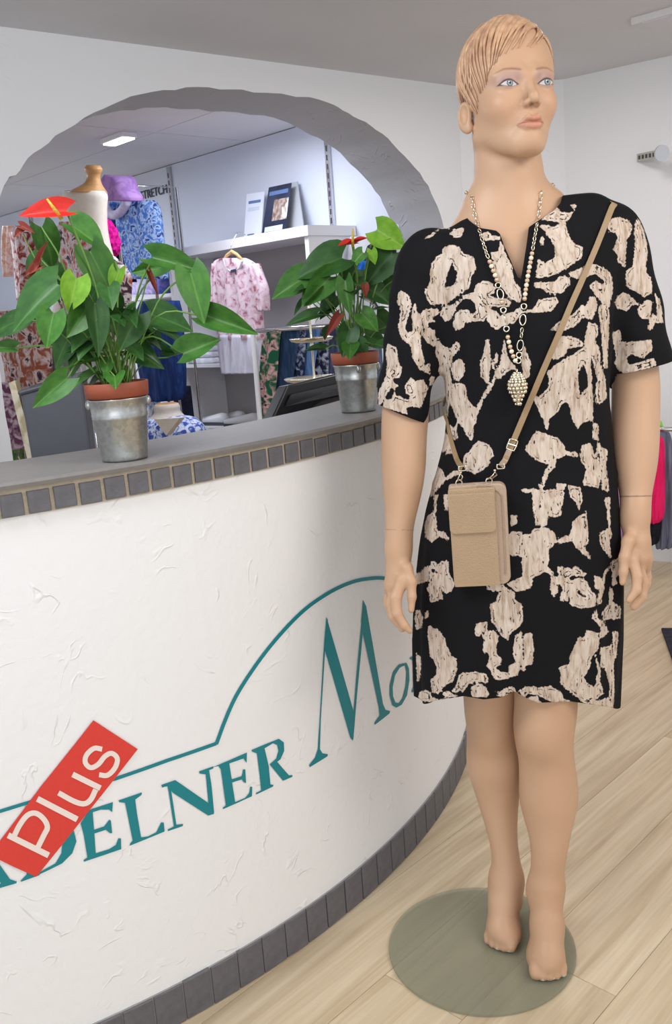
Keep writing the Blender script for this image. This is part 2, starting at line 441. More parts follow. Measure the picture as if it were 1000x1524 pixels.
# ================================================================== counter
CC = np.array([-1.381, 2.974]); CR = 1.784; PH_END = radians(-9.4); PH0 = radians(-112)
arc_len = CR*(PH_END-PH0); STR = 1.66
def cpath(t, dr=0.0):        # arc length from the left end -> point, outward normal
    if t <= arc_len:
        ph = PH0+t/CR; n = np.array([cos(ph), sin(ph)]); p = CC+n*(CR+dr)
    else:
        n = np.array([cos(PH_END), sin(PH_END)]); tg = np.array([-n[1], n[0]]); p = CC+n*(CR+dr)+tg*(t-arc_len)
    return p, n
def cring(prof, t0, t1, dt=0.035):
    """sweep a closed (dr, z) profile along the counter line"""
    ts = np.linspace(t0, t1, max(2, int((t1-t0)/dt)+1)); kk = len(prof); V = []; F = []
    for t in ts:
        for dr, z in prof:
            p, _ = cpath(t, dr); V.append((p[0], p[1], z))
    for i in range(len(ts)-1):
        for j in range(kk):
            a = i*kk+j; b = i*kk+(j+1) % kk
            F.append((a, a+kk, b+kk, b))
    F.append(tuple(range(kk))); F.append(tuple((len(ts)-1)*kk+j for j in reversed(range(kk))))
    return MB().add(V, F)
TOT = arc_len+STR
cen = cpath(TOT/2)[0]
counter = empty('counter', (float(CC[0]), float(CC[1]), 0), 'curved white plaster shop counter with grey tile bands and teal lettering', 'counter')
LEDGE_Z = 1.083
def cpart(mb, name, mt, smooth=False):
    o = mb.obj(name, mt, counter, smooth=smooth); _orient(o); return o
cf = cpart(cring([(0, 0.0), (0, 1.028), (-.19, 1.028), (-.19, 0.0)], 0, TOT), 'plaster_front', M_counter)
cpart(cring([(.004, 0.0), (.004, 0.082), (-.01, 0.082), (-.01, 0.0)], 0, TOT), 'kick_grout', M_groutgrey)
cpart(cring([(.006, 1.026), (.006, 1.071), (-.05, 1.071), (-.05, 1.026)], 0, TOT), 'band_grout', M_grout)
lo = cpart(cring([(.004, 1.0705), (.0145, 1.072), (.016, 1.078), (.012, LEDGE_Z), (-.25, LEDGE_Z), (-.255, 1.075), (-.25, 1.06), (-.15, 1.06)], 0, TOT), 'ledge', M_ledge)
lo['label'] = 'smooth grey stone ledge'
def tile_mesh(w_, h_, d_):
    c = .0012
    V = [(-w_/2, 0, 0), (w_/2, 0, 0), (w_/2, 0, h_), (-w_/2, 0, h_), (-w_/2, -d_+c, 0), (w_/2, -d_+c, 0), (w_/2, -d_+c, h_), (-w_/2, -d_+c, h_),
         (-w_/2+c, -d_, c), (w_/2-c, -d_, c), (w_/2-c, -d_, h_-c), (-w_/2+c, -d_, h_-c)]
    F = [(0, 1, 5, 4), (1, 2, 6, 5), (2, 3, 7, 6), (3, 0, 4, 7), (4, 5, 9, 8), (5, 6, 10, 9), (6, 7, 11, 10), (7, 4, 8, 11), (8, 9, 10, 11)]
    me = bpy.data.meshes.new('tile'); me.from_pydata(V, [], F); me.materials.append(M_tile); return me
def lay_tiles(pitch, joint, z0, h_, proud, t_ref, jz=0.0):
    me = tile_mesh(pitch-joint, h_, proud)
    t = t_ref % pitch
    while t < TOT-pitch:
        p, n = cpath(t+pitch/2, 0.0)
        o = bpy.data.objects.new('tile', me); COL.objects.link(o)
        o.parent = counter; o.matrix_parent_inverse = Matrix.Translation(-counter.location)
        o.location = (p[0], p[1], z0+random.gauss(0, jz)); o.rotation_euler = (random.gauss(0, .004), random.gauss(0, jz*6), atan2(n[1], n[0])+pi/2+random.gauss(0, .006))
        t += pitch
lay_tiles(0.0421, 0.0072, 1.0285, 0.036, 0.011, CR*(radians(-60.21)-PH0), .0007)
lay_tiles(0.0601, 0.0034, 0.0015, 0.080, 0.008, CR*(radians(-59.06)-PH0), .0003)

def on_counter(x, y, dr=0.0015):
    d = ray(x, y); a = d[0]**2+d[1]**2; b = -2*(d[0]*CC[0]+d[1]*CC[1]); c = CC@CC-(CR+dr)**2
    D = max(0.0, b*b-4*a*c); t = (-b-sqrt(D))/(2*a); return ORG+d*t
def decal(name, polys, mt, off, dr, hole=None, label=None):
    """flat vinyl shapes: outlines read off in photo pixels, laid on the curved counter front"""
    mb = MB()
    for pl in polys:
        loops = pl if isinstance(pl[0][0], (tuple, list)) else [pl]
        loops = [[(off[0]+a/off[2], off[1]+b/off[2]) for a, b in lp] for lp in loops]
        flatp = [q for lp in loops for q in lp]
        tri = tessellate_polygon([[Vector((a, b, 0)) for a, b in lp] for lp in loops])
        V = [on_counter(a, b, dr) for a, b in flatp]
        mb.add(V, [tuple(t) for t in tri])
    o = mb.obj(name, mt, counter)
    bm = bmesh.new(); bm.from_mesh(o.data)
    for it in range(4):
        es = [e for e in bm.edges if e.calc_length() > 0.035]
        if not es: break
        bmesh.ops.subdivide_edges(bm, edges=es, cuts=1)
        bmesh.ops.triangulate(bm, faces=bm.faces)
    for v in bm.verts:            # settle the new points on the curved face
        q = np.array(v.co[:2])-CC; q = q/np.linalg.norm(q)*(CR+dr)+CC; v.co.x, v.co.y = q[0], q[1]
    bm.normal_update()
    for f in bm.faces:
        cx = f.calc_center_median()
        if (cx.x-CC[0])*f.normal.x+(cx.y-CC[1])*f.normal.y < 0: f.normal_flip()
    bm.to_mesh(o.data); bm.free()
    if label: o['label'] = label
    return o
def stroke(pts, w_, closed=False):
    pts = [np.array(p, float) for p in pts]; Lp = []; Rp = []
    for i, p in enumerate(pts):
        t = pts[min(i+1, len(pts)-1)]-pts[max(i-1, 0)]; t /= np.linalg.norm(t); n = np.array([-t[1], t[0]])
        Lp.append(tuple(p+n*w_/2)); Rp.append(tuple(p-n*w_/2))
    return Lp+Rp[::-1]
J = (0, 1070, 4); K = (200, 1070, 4); MM = (430, 850, 4)
E1 = [(535,540),(672,495),(668,555),(650,540),(600,540),(552,555),(560,660),(620,640),(650,600),(660,605),(668,680),(655,680),(630,660),(562,682),(570,800),(650,775),(690,750),(705,710),(720,712),(722,775),(500,850),(497,840),(520,825),(500,700),(480,620)]
L1 = [(705,485),(845,437),(843,452),(805,480),(815,560),(840,705),(880,700),(930,675),(960,615),(975,618),(980,670),(772,755),(775,740),(790,725),(745,500),(710,495)]
D1 = [(300,600),(385,640),(440,665),(455,730),(430,800),(370,860),(300,895),(225,930),(240,910),(330,860),(365,800),(372,740),(345,690),(280,640)]
D1b = [(120,965),(160,925),(130,760),(190,740),(205,900),(240,905),(235,930),(130,968)]
A1 = [[(-75,668),(-50,672),(0,870),(60,955),(100,968),(98,978),(-20,1012),(-20,998),(5,978),(-28,930),(-128,962),(-150,1030),(-128,1032),(-128,1042),(-225,1072),(-225,1060),(-185,1030)], [(-85,760),(-120,935),(-38,910)]]
decal('letter', [E1], M_teal, J, .0015); decal('letter', [L1], M_teal, J, .0015); decal('letter', [D1, D1b], M_teal, J, .0015); decal('letter', [A1], M_teal, J, .0015)
N1 = [[(195,390),(215,400),(250,630),(290,625),(288,638),(200,668),(198,658),(235,640),(205,440)],
      [(160,393),(243,364),(440,500),(445,510),(475,565),(440,575),(230,440),(195,400),(165,408)],
      [(385,312),(470,282),(470,295),(445,305),(460,400),(475,560),(445,545),(425,330),(388,325)]]
E2 = [(460,290),(670,200),(668,262),(650,235),(565,265),(580,360),(640,340),(648,300),(660,300),(665,382),(650,375),(640,360),(582,378),(600,495),(660,470),(685,440),(690,402),(702,405),(700,460),(528,537),(526,528),(545,515),(515,300),(500,280)]
R1 = [(697,185),(780,150),(860,118),(890,140),(892,190),(870,240),(850,255),(880,290),(920,335),(942,335),(940,345),(885,368),(805,270),(845,235),(858,190),(850,155),(825,145),(775,175),(800,280),(810,390),(828,392),(826,402),(725,450),(724,440),(755,425),(745,330),(730,205),(702,195)]
decal('letter', N1, M_teal, K, .0015); decal('letter', [E2], M_teal, K, .0018); decal('letter', [R1], M_teal, K, .0015)
M1 = [[(222,275),(232,290),(215,480),(190,880),(185,1060),(200,1085),(232,1090),(230,1102),(125,1167),(120,1155),(155,1110),(172,1060),(185,850),(205,500),(212,400)],
      [(225,275),(240,330),(385,835),(395,860),(380,1010),(365,990),(215,475)],
      [(440,175),(452,200),(440,370),(405,740),(383,1010),(375,960),(400,640),(432,300)],
      [(442,172),(460,210),(560,790),(575,825),(603,833),(598,848),(512,915),(508,905),(540,860),(535,810),(440,370),(430,300)]]
decal('letter', M1, M_teal, MM, .0015)
O1 = [[(700,545),(715,580),(718,650),(703,740),(672,795),(640,813),(615,798),(600,740),(600,680),(620,600),(655,555)],
      [(690,560),(660,575),(632,620),(618,690),(620,745),(634,782),(655,786),(677,755),(695,680),(700,600)]]
decal('letter', [O1], M_teal, MM, .0015)
D2 = [(716,520),(760,485),(790,470),(790,482),(755,510),(750,600),(752,690),(768,690),(735,725),(730,715),(740,690),(738,560),(735,530)]
decal('letter', [D2], M_teal, MM, .0015)
line = [(-330,1297),(-180,1258),(-30,1217),(0,1207.5),(37,1196),(100,1178),(172,1159),(250,1131.5),(322,1106.5)]
decal('logo_line', [stroke(line, 5.2)], M_teal, (0, 0, 1), .0015, label='thin teal line above the lettering')
curve = catmull([(322,1107.5),(336,1070),(352,1035),(376,997),(402,962),(430,930),(455,906),(480,888),(505,874),(530,864.5),(555,860.5),(575,861),(605,868),(640,885)], 4)
decal('logo_curve', [stroke(curve, 5.4)], M_teal, (0, 0, 1), .0017, label='thin teal arch line over the lettering')
panel = [(139,1072),(172,1093.5),(205,1115),(130,1210),(54,1305),(20,1290),(-16,1272),(61,1170)]
decal('red_sticker', [panel], M_red, (0, 0, 1), .0024, label='red sticker strip stuck on at a slant')
def arcpts(P): return catmull(P, 5)
plus = [[stroke([(48,692),(290,812)], 36), stroke(arcpts([(80,705),(118,630),(165,572),(215,562),(262,598),(282,645),(262,690),(225,765)]), 32)],
        [stroke([(222,475),(460,598)], 36)],
        [stroke(arcpts([(348,440),(440,490),(500,505),(540,480),(570,420)]), 32), stroke([(432,330),(598,412)], 34)],
        [stroke(arcpts([(608,180),(560,175),(515,215),(508,260),(540,290),(585,270),(625,222),(665,205),(698,235),(685,290),(640,335),(590,332)]), 30)]]
for lt in plus: decal('letter', lt, M_whitevinyl, J, .0032)

# ================================================================== implicit modelling tools
def grid_axes(lo, hi, h):
    return [np.arange(l, u+h, h, dtype=np.float32) for l, u in zip(lo, hi)]
def surface_nets(F, ax, h):
    nx, ny, nz = F.shape
    S = F < 0
    cnt = np.zeros((nx-1, ny-1, nz-1), np.uint8)
    offs = [(i, j, k) for i in (0, 1) for j in (0, 1) for k in (0, 1)]
    for i, j, k in offs: cnt += S[i:nx-1+i, j:ny-1+j, k:nz-1+k]
    mask = (cnt > 0) & (cnt < 8)
    idx = np.argwhere(mask)
    vid = np.full(mask.shape, -1, np.int32); vid[mask] = np.arange(len(idx))
    val = np.stack([F[idx[:, 0]+i, idx[:, 1]+j, idx[:, 2]+k] for i, j, k in offs], 1)
    acc = np.zeros((len(idx), 3)); n = np.zeros(len(idx))
    O = np.array(offs, float)
    for a in range(8):
        for b in range(a+1, 8):
            if np.abs(O[a]-O[b]).sum() != 1: continue
            va, vb = val[:, a], val[:, b]; cr = (va < 0) != (vb < 0)
            t = np.where(cr, va/np.where(cr, va-vb, 1), 0)
            acc += np.where(cr[:, None], O[a]+(O[b]-O[a])*t[:, None], 0); n += cr
    V = idx+acc/n[:, None]
    V = V*h+np.array([ax[0][0], ax[1][0], ax[2][0]])
    quads = []
    for d in range(3):
        sl0 = [slice(None)]*3; sl1 = [slice(None)]*3; sl0[d] = slice(0, -1); sl1[d] = slice(1, None)
        a = S[tuple(sl0)]; b = S[tuple(sl1)]
        e = np.argwhere(a != b); u, w_ = (d+1) % 3, (d+2) % 3
        ok = (e[:, u] > 0) & (e[:, w_] > 0) & (e[:, u] < F.shape[u]-1) & (e[:, w_] < F.shape[w_]-1); e = e[ok]
        flip = a[tuple(e.T)]
        def cell(du, dw):
            c = e.copy(); c[:, u] -= du; c[:, w_] -= dw; return vid[tuple(c.T)]
        q = np.stack([cell(1, 1), cell(0, 1), cell(0, 0), cell(1, 0)], 1)
        q[~flip] = q[~flip][:, ::-1]
        quads.append(q)
    return V, np.concatenate(quads)
def relax(V, Q, it=2, lam=0.5):
    n = len(V); e = np.concatenate([Q[:, [0, 1]], Q[:, [1, 2]], Q[:, [2, 3]], Q[:, [3, 0]]])
    deg = np.bincount(e.ravel(), minlength=n)[:, None].astype(float)
    for _ in range(it):
        acc = np.zeros_like(V)
        for c in range(3):
            acc[:, c] = np.bincount(e[:, 0], V[e[:, 1], c], n)+np.bincount(e[:, 1], V[e[:, 0], c], n)
        V = V+lam*(acc/np.maximum(deg, 1)-V)
    return V
def smin(a, b, k):
    h = np.maximum(k-np.abs(a-b), 0)/k
    return np.minimum(a, b)-h*h*k*0.25
def smax(a, b, k): return -smin(-a, -b, k)
def s_ell(p, c, r):
    x, y, z = (p[0]-c[0]), (p[1]-c[1]), (p[2]-c[2])
    k0 = np.sqrt((x/r[0])**2+(y/r[1])**2+(z/r[2])**2); k1 = np.sqrt((x/r[0]**2)**2+(y/r[1]**2)**2+(z/r[2]**2)**2)
    return k0*(k0-1)/np.maximum(k1, 1e-6)
def s_cone(p, a, b, ra, rb, flat=None):
    a = np.asarray(a, float); b = np.asarray(b, float); ba = b-a; L2 = max(float(ba@ba), 1e-12)
    x, y, z = p[0]-a[0], p[1]-a[1], p[2]-a[2]
    t = np.clip((x*ba[0]+y*ba[1]+z*ba[2])/L2, 0, 1)
    return np.sqrt((x-t*ba[0])**2+(y-t*ba[1])**2+(z-t*ba[2])**2)-(ra+t*(rb-ra))
def dense(pts, rad, n=4):
    q = catmull([np.r_[np.asarray(a, float), b] for a, b in zip(pts, rad)], n)
    return [a[:3] for a in q], [float(a[3]) for a in q]
def s_chain(p, pts, rad, k=0.006):
    d = None
    for i in range(len(pts)-1):
        e = s_cone(p, pts[i], pts[i+1], rad[i], rad[i+1]); d = e if d is None else smin(d, e, k)
    return d
def axes3(ax): return (ax[0][:, None, None], ax[1][None, :, None], ax[2][None, None, :])
def sample(fn, lo, hi, h, it=1):
    ax = grid_axes(lo, hi, h); F = fn(axes3(ax)).astype(np.float32)
    V, Q = surface_nets(F, ax, h); return relax(V, Q, it), Q
def interp_tab(z, zs, vs):       # smooth table lookup
    o = np.argsort(zs); return np.interp(z, np.asarray(zs)[o], np.asarray(vs)[o])

# ================================================================== mannequin
BY = 1.70                       # depth of the body axis
def by(x, y, Y=BY): return at_y(x, y, Y)
def pxr(x, y, Y, npx):          # size in metres of npx pixels at a point
    q = at_y(x, y, Y)-ORG; return npx*float(q@_F)/FPX
M_skin = None
def skin_mat():
    mt, nt, b = nodes_of('mannequin_skin')
    at = N(nt, 'ShaderNodeAttribute', attribute_name='paint')
    nz = N(nt, 'ShaderNodeTexNoise'); nz.inputs['Scale'].default_value = 5; nz.inputs['Detail'].default_value = 3
    tc = N(nt, 'ShaderNodeTexCoord'); L(nt, tc.outputs['Object'], nz.inputs['Vector'])
    rp = N(nt, 'ShaderNodeValToRGB'); rp.color_ramp.elements[0].color = srgb(192, 154, 124); rp.color_ramp.elements[1].color = srgb(202, 165, 136)
    rp.color_ramp.elements[0].position = .3; rp.color_ramp.elements[1].position = .7
    L(nt, nz.outputs['Fac'], rp.inputs['Fac'])
    cur = rp.outputs['Color']
    def layer(attr, col, edge, cur, opacity=1.0):
        a = N(nt, 'ShaderNodeAttribute', attribute_name=attr)
        mr = N(nt, 'ShaderNodeMapRange'); mr.inputs['From Min'].default_value = edge; mr.inputs['From Max'].default_value = -edge
        mr.inputs['To Min'].default_value = 0; mr.inputs['To Max'].default_value = opacity
        L(nt, a.outputs['Fac'], mr.inputs['Value'])
        mx = N(nt, 'ShaderNodeMix', data_type='RGBA'); L(nt, mr.outputs[0], mx.inputs['Factor']); L(nt, cur, mx.inputs['A'])
        mx.inputs['B'].default_value = col
        return mx.outputs['Result']
    cur = layer('d_cheek', srgb(206, 150, 124), 0.014, cur, .35)
    cur = layer('d_shadow', srgb(160, 134, 142), 0.0055, cur, .6)
    cur = layer('d_brow', srgb(140, 104, 84), 0.0012, cur, .8)
    cur = layer('d_liner', srgb(66, 58, 70), 0.0007, cur, .95)
    cur = layer('d_eye', srgb(196, 193, 196), 0.0003, cur)
    cur = layer('d_iris', srgb(58, 66, 76), 0.0003, cur)
    cur = layer('d_iris2', srgb(142, 152, 154), 0.0008, cur)
    cur = layer('d_pupil', srgb(18, 18, 22), 0.0004, cur)
    cur = layer('d_spark', srgb(250, 250, 250), 0.0003, cur)
    cur = layer('d_lip', srgb(194, 132, 112), 0.0010, cur, .8)
    cur = layer('d_lipline', srgb(122, 70, 58), 0.0007, cur, .9)
    cur = layer('d_scuff', srgb(222, 214, 204), 0.0012, cur, .8)
    cur = layer('d_seam', srgb(92, 62, 46), 0.0008, cur, .85)
    L(nt, cur, b.inputs['Base Color'])
    b.inputs['Roughness'].default_value = 0.42; b.inputs['Specular IOR Level'].default_value = 0.32
    bp = N(nt, 'ShaderNodeBump'); bp.inputs['Strength'].default_value = 0.03; bp.inputs['Distance'].default_value = 0.002
    n2 = N(nt, 'ShaderNodeTexNoise'); n2.inputs['Scale'].default_value = 300
    L(nt, tc.outputs['Object'], n2.inputs['Vector']); L(nt, n2.outputs['Fac'], bp.inputs['Height']); L(nt, bp.outputs['Normal'], b.inputs['Normal'])
    return mt
M_skin = skin_mat()
pieces = []     # (verts, quads)

# ---------------- head, in its own frame: face looks to -y, eye level z = 0
HS = 1.055
HEADC = at_y(755.5, 154, 1.70)
HYAW = radians(11.2); HPITCH = radians(-8.0)
Rh = np.array(Matrix.Rotation(HYAW, 3, 'Z') @ Matrix.Rotation(HPITCH, 3, 'X'))
def to_head(P): return ((P-HEADC)@Rh)/HS
def from_head(p): return np.asarray(p)*HS@Rh.T+HEADC
def ax_sym(p): return (np.abs(p[0]), p[1], p[2])
def head_sdf(p):
    q = ax_sym(p)
    d = s_ell(p, (0, .012, .042), (.0700, .087, .086))
    d = smin(d, s_ell(p, (0, -.028, .034), (.0625, .055, .070)), .03)
    d = smin(d, s_ell(p, (0, -.030, -.028), (.054, .054, .060)), .03)
    d = smin(d, s_cone(q, (.044, .012, -.048), (.014, -.060, -.086), .015, .0155), .03)
    d = smin(d, s_ell(p, (0, -.066, -.087), (.020, .021, .0175)), .016)
    d = smin(d, s_ell(q, (.0345, -.058, -.026), (.018, .020, .018)), .024)
    d = smin(d, s_cone(p, (0, -.074, -.053), (0, -.076, -.070), .0135, .0115), .018)      # muzzle
    # eye sockets and lids
    d = smax(d, -s_ell(q, (.0315, -.101, .003), (.0195, .0195, .0105)), .012)
    d = smin(d, s_ell(q, (.0315, -.0705, .0005), (.0150, .0152, .0125)), .005)
    d = smin(d, s_cone(q, (.012, -.0805, .0160), (.045, -.0675, .0180), .0055, .004), .016)
    # nose
    d = smin(d, s_chain(p, [(0, -.082, .012), (0, -.0905, -.009), (0, -.1010, -.0265), (0, -.1020, -.0310)], [.0056, .0055, .0068, .0064], .006), .010)
    d = smin(d, s_ell(q, (.0090, -.0915, -.0335), (.0060, .0085, .0056)), .005)
    d = smax(d, -s_ell(q, (.0050, -.0970, -.0400), (.0031, .0060, .0052)), .002)
    # lips
    up = s_chain(q, [(0, -.0925, -.0570), (.0075, -.0925, -.0556), (.0205, -.0815, -.0620)], [.0042, .0048, .0018], .003)
    lo = s_chain(q, [(0, -.0905, -.0678), (.009, -.0885, -.0668), (.0205, -.0805, -.0628)], [.0060, .0054, .0015], .003)
    lips = np.minimum(up, lo)
    d = smin(d, lips, .004)
    d = smax(d, -s_chain(q, [(0, -.0985, -.0623), (.010, -.0955, -.0620), (.0215, -.0855, -.0627)], [.0011, .0011, .0008], .001), .002)
    d = smax(d, -s_cone(p, (0, -.099, -.044), (0, -.097, -.051), .0018, .0024), .004)   # philtrum
    # ear
    ca, sa = cos(radians(24)), sin(radians(24)); ex, ey = q[0]-.0718, q[1]-.015
    w3 = (ex*ca-ey*sa, ex*sa+ey*ca, q[2])
    e = s_ell(w3, (0, 0, -.015), (.0068, .0150, .0245))
    e = smin(e, s_ell(w3, (-.0005, -.006, -.035), (.0050, .0080, .0085)), .006)
    e = smax(e, -s_ell(w3, (.0070, -.0025, -.012), (.0085, .0096, .0170)), .0015)
    d = smin(d, e, .006)
    return d
neck_b = by(764, 330, 1.735)
def chest_sdf(p):
    nt_ = from_head((0, .022, -.055))
    d = s_chain(p, [nt_, by(757, 262, 1.715), neck_b], [.0545*HS, .0535*HS, .060*HS], .02)
    c = by(770, 420, 1.72)
    d = smin(d, s_ell(p, (c[0], c[1], c[2]), (.17, .096, .135)), .07)
    for sx, px in ((1, 720), (-1, 815)):    # collar bones / trapezius
        a = by(px, 318, 1.725); b = by(702, 348, 1.735) if px < 760 else by(848, 336, 1.735)
        d = smin(d, s_cone(p, a, b, .033, .024), .045)
    return d
def head_world(P):
    x, y, z = P
    sh = np.broadcast_shapes(x.shape, y.shape, z.shape)
    d = chest_sdf(P)
    d = np.broadcast_to(d, sh).copy()
    zi = np.where(z.ravel() > HEADC[2]-.135*HS)[0][0]
    X = (x-HEADC[0]); Y = (y-HEADC[1]); Z = (z[:, :, zi:]-HEADC[2])
    loc = tuple((X*Rh[0, i]+Y*Rh[1, i]+Z*Rh[2, i])/HS for i in range(3))
    d[:, :, zi:] = smin(d[:, :, zi:], head_sdf(loc)*HS, .012)
    return d
V, Q = sample(head_world, (HEADC[0]-.115, HEADC[1]-.14, 1.27), (HEADC[0]+.115, HEADC[1]+.13, HEADC[2]+.125), .00145, 1)
pieces.append((V, Q, 'head'))

# ---------------- torso core (hidden under the dress)
tors = [(446, 660, 893), (470, 645, 905), (500, 652, 896), (540, 668, 885), (620, 672, 885), (700, 662, 895), (780, 650, 905), (860, 655, 900), (960, 680, 870)]
tz = []; ta = []; tcx = []
for yy, xl, xr in tors:
    a = by(xl, yy, 1.72); b = by(xr, yy, 1.72); tz.append((a[2]+b[2])/2); ta.append((b[0]-a[0])/2); tcx.append((a[0]+b[0])/2)
def torso_sdf(P):
    x, y, z = P
    a = interp_tab(z, tz, ta); cx = interp_tab(z, tz, tcx); b = np.minimum(a*0.66, .095)
    d = (np.sqrt(((x-cx)/a)**2+((y-1.715)/b)**2)-1)*b
    return smax(d, np.maximum(z-tz[0], tz[-1]-z)+0*x, .03)
V, Q = sample(torso_sdf, (.08, 1.58, .64), (.66, 1.86, 1.5), .009, 1)
pieces.append((V, Q, 'torso'))

# ---------------- legs and feet
def legchain(rows):
    pts = []; rad = []
    for yy, xl, xr, Y in rows:
        pts.append(at_y((xl+xr)/2, yy, Y)); rad.append(pxr((xl+xr)/2, yy, Y, (xr-xl)/2))
    return pts, rad
legL = [(850, 690, 780, 1.735), (960, 690, 775, 1.735), (1042, 693, 769, 1.735), (1080, 698, 767, 1.74), (1124, 698, 773, 1.745), (1150, 702, 773, 1.745), (1200, 717, 768, 1.735), (1250, 731, 767, 1.72), (1285, 736, 771, 1.71), (1305, 735, 772, 1.71)]
legR = [(850, 770, 880, 1.66), (960, 768, 862, 1.66), (1050, 769, 855, 1.655), (1090, 769, 849, 1.655), (1130, 776, 850, 1.66), (1170, 777, 855, 1.66), (1200, 780, 853, 1.655), (1250, 792, 843, 1.64), (1290, 794, 836, 1.635), (1315, 793, 833, 1.635)]
def foot_sdf(P, ankle, toe, w_, inner, big):
    """arched foot: ankle point, toe point on the glass; toes as separate rounded ends"""
    ankle = np.array(ankle); toe = np.array(toe)
    f = toe-ankle; f[2] = 0; ln = np.linalg.norm(f); f /= ln; s = np.array([f[1], -f[0], 0])   # s: to image left
    zt = GLASS_Z
    def pt(a, b, z): return ankle*[1, 1, 0]+f*(ln*a)+s*b+np.array([0, 0, zt+z])
    d = s_chain(P, [ankle, pt(.30, 0, .062), pt(.66, 0, .030)], [w_*.50, w_*.46, w_*.42], .02)
    d = smin(d, s_ell(P, pt(-.33, 0, .045), (w_*.44, .034, .036)), .045)          # heel
    d = smin(d, s_chain(P, [pt(-.1, 0, .028), pt(.62, 0, .020)], [.018, .016], .02), .03)
    d = smin(d, s_ell(P, pt(.60, inner*w_*.16, .018), (w_*.46, .040, .018)), .03)
    ts = [-.40, -.19, .015, .21, .40]
    for i, b in enumerate(ts):
        bb = b*w_*big*-inner
        r = [.0118, .0092, .0088, .0084, .0078][i]; ext = [.975, 1.0, .985, .945, .875][i]
        d = smin(d, s_chain(P, [pt(.62, bb*.85, .019), pt(ext-.10, bb, .0155), pt(ext-.035, bb, r*.92)], [r*1.1, r, r*.95], .006), .0035)
    return d
GLASS_Z = 0.0085
aL = at_y(753, 1312, 1.712); aR = at_y(812, 1326, 1.632)
tL = at_z(741, 1413, GLASS_Z+.004); tR = at_z(818, 1459, GLASS_Z+.004)
pL, rL = dense(*legchain(legL)); pR, rR = dense(*legchain(legR))
def bones(P, p_, r_, kneerow, calf_back=.012):
    d = None
    for i in range(len(p_)-1):
        e = s_cone(P, p_[i], p_[i+1], r_[i], r_[i+1]); d = e if d is None else smin(d, e, .012)
    return d
def legs_L(P):
    d = bones(P, pL, rL, 3)
    d = smin(d, s_cone(P, pL[-1], aL, rL[-1], .021), .012)
    k = at_y(731, 1088, 1.735-.028); d = smin(d, s_ell(P, k, (.026, .022, .036)), .03)
    for dx, dz in ((-.020, 0), (.020, .006)): d = smin(d, s_ell(P, (aL[0]+dx, aL[1]+.01, aL[2]-.012+dz), (.0085, .012, .012)), .012)
    return smin(d, foot_sdf(P, aL, tL, .062, -1, 1.0), .03)
def legs_R(P):
    d = bones(P, pR, rR, 3)
    d = smin(d, s_cone(P, pR[-1], aR, rR[-1], .0225), .012)
    k = at_y(806, 1092, 1.655-.03); d = smin(d, s_ell(P, k, (.03, .022, .04)), .03)
    for dx, dz in ((-.022, .006), (.022, 0)): d = smin(d, s_ell(P, (aR[0]+dx, aR[1]+.01, aR[2]-.012+dz), (.0085, .012, .012)), .012)
    return smin(d, foot_sdf(P, aR, tR, .066, 1, 1.0), .03)
def bound(pp, m_): 
    a = np.array(pp); return a.min(0)-m_, a.max(0)+m_
for fn, lo_, hi_ in ((legs_L, (.17, 1.58, .004), (.43, 1.86, .80)), (legs_R, (.26, 1.48, .004), (.54, 1.80, .80))):
    V, Q = sample(fn, lo_, hi_, .0028, 2); pieces.append((V, Q, 'leg'))

# ---------------- arms and hands
armL = [(395, 640, 34, 1.73), (480, 622, 33, 1.73), (560, 609, 31, 1.725), (615, 603, 30, 1.715), (660, 601, 28.5, 1.705), (700, 600.5, 27, 1.69), (740, 598, 22.5, 1.675), (790, 594, 16, 1.655), (812, 593.3, 14.2, 1.645), (828, 593, 14, 1.64)]
armR = [(385, 914, 33, 1.73), (470, 933, 32, 1.73), (555, 945, 30, 1.725), (600, 946, 29.5, 1.715), (645, 945, 30, 1.70), (690, 945.5, 26.5, 1.685), (735, 946, 18, 1.665), (760, 945.5, 16, 1.65), (780, 945, 16, 1.645)]
def chain_px(rows):
    return [at_y(x, y, Y) for y, x, r, Y in rows], [pxr(x, y, Y, r) for y, x, r, Y in rows]
aLp, aLr = dense(*chain_px(armL)); aRp, aRr = dense(*chain_px(armR))
def fpx(lst, k=1.0):   # finger given as (x, y, depth, radius px)
    return [at_y(x, y, Y) for x, y, Y, r in lst], [pxr(x, y, Y, r*k) for x, y, Y, r in lst]
# image-left hand: back of the hand outwards, thumb towards the dress, fingers curled forward
hL_palm = [(593, 828, 1.64, 14), (594, 850, 1.632, 16), (590, 870, 1.624, 15)]
hL_palm2 = [(590, 840, 1.642, 12), (586, 872, 1.64, 13.5), (587, 884, 1.636, 11.5)]
hL_f = [[(598, 864, 1.605, 9), (589, 890, 1.592, 8.6), (591, 913, 1.582, 7.6), (602, 931, 1.576, 6.2), (610, 939, 1.574, 4.6)],
        [(591, 874, 1.622, 8.8), (582, 898, 1.612, 8.2), (586, 918, 1.600, 7.2), (599, 936, 1.592, 5.2)],
        [(586, 878, 1.642, 8.2), (579, 898, 1.636, 7.6), (584, 916, 1.624, 6.6), (596, 930, 1.614, 5.0)],
        [(582, 876, 1.660, 7.2), (577, 893, 1.657, 6.6), (581, 909, 1.647, 5.8), (590, 921, 1.638, 4.6)]]
hL_t = [(605, 846, 1.612, 9), (612.5, 866, 1.596, 7.4), (613, 888, 1.588, 6.2), (612, 908, 1.583, 4.8)]
hR_palm = [(945, 780, 1.645, 16), (947, 805, 1.636, 18), (949, 828, 1.63, 18)]
hR_palm2 = [(950, 795, 1.645, 13), (955, 830, 1.642, 14), (957, 842, 1.64, 12)]
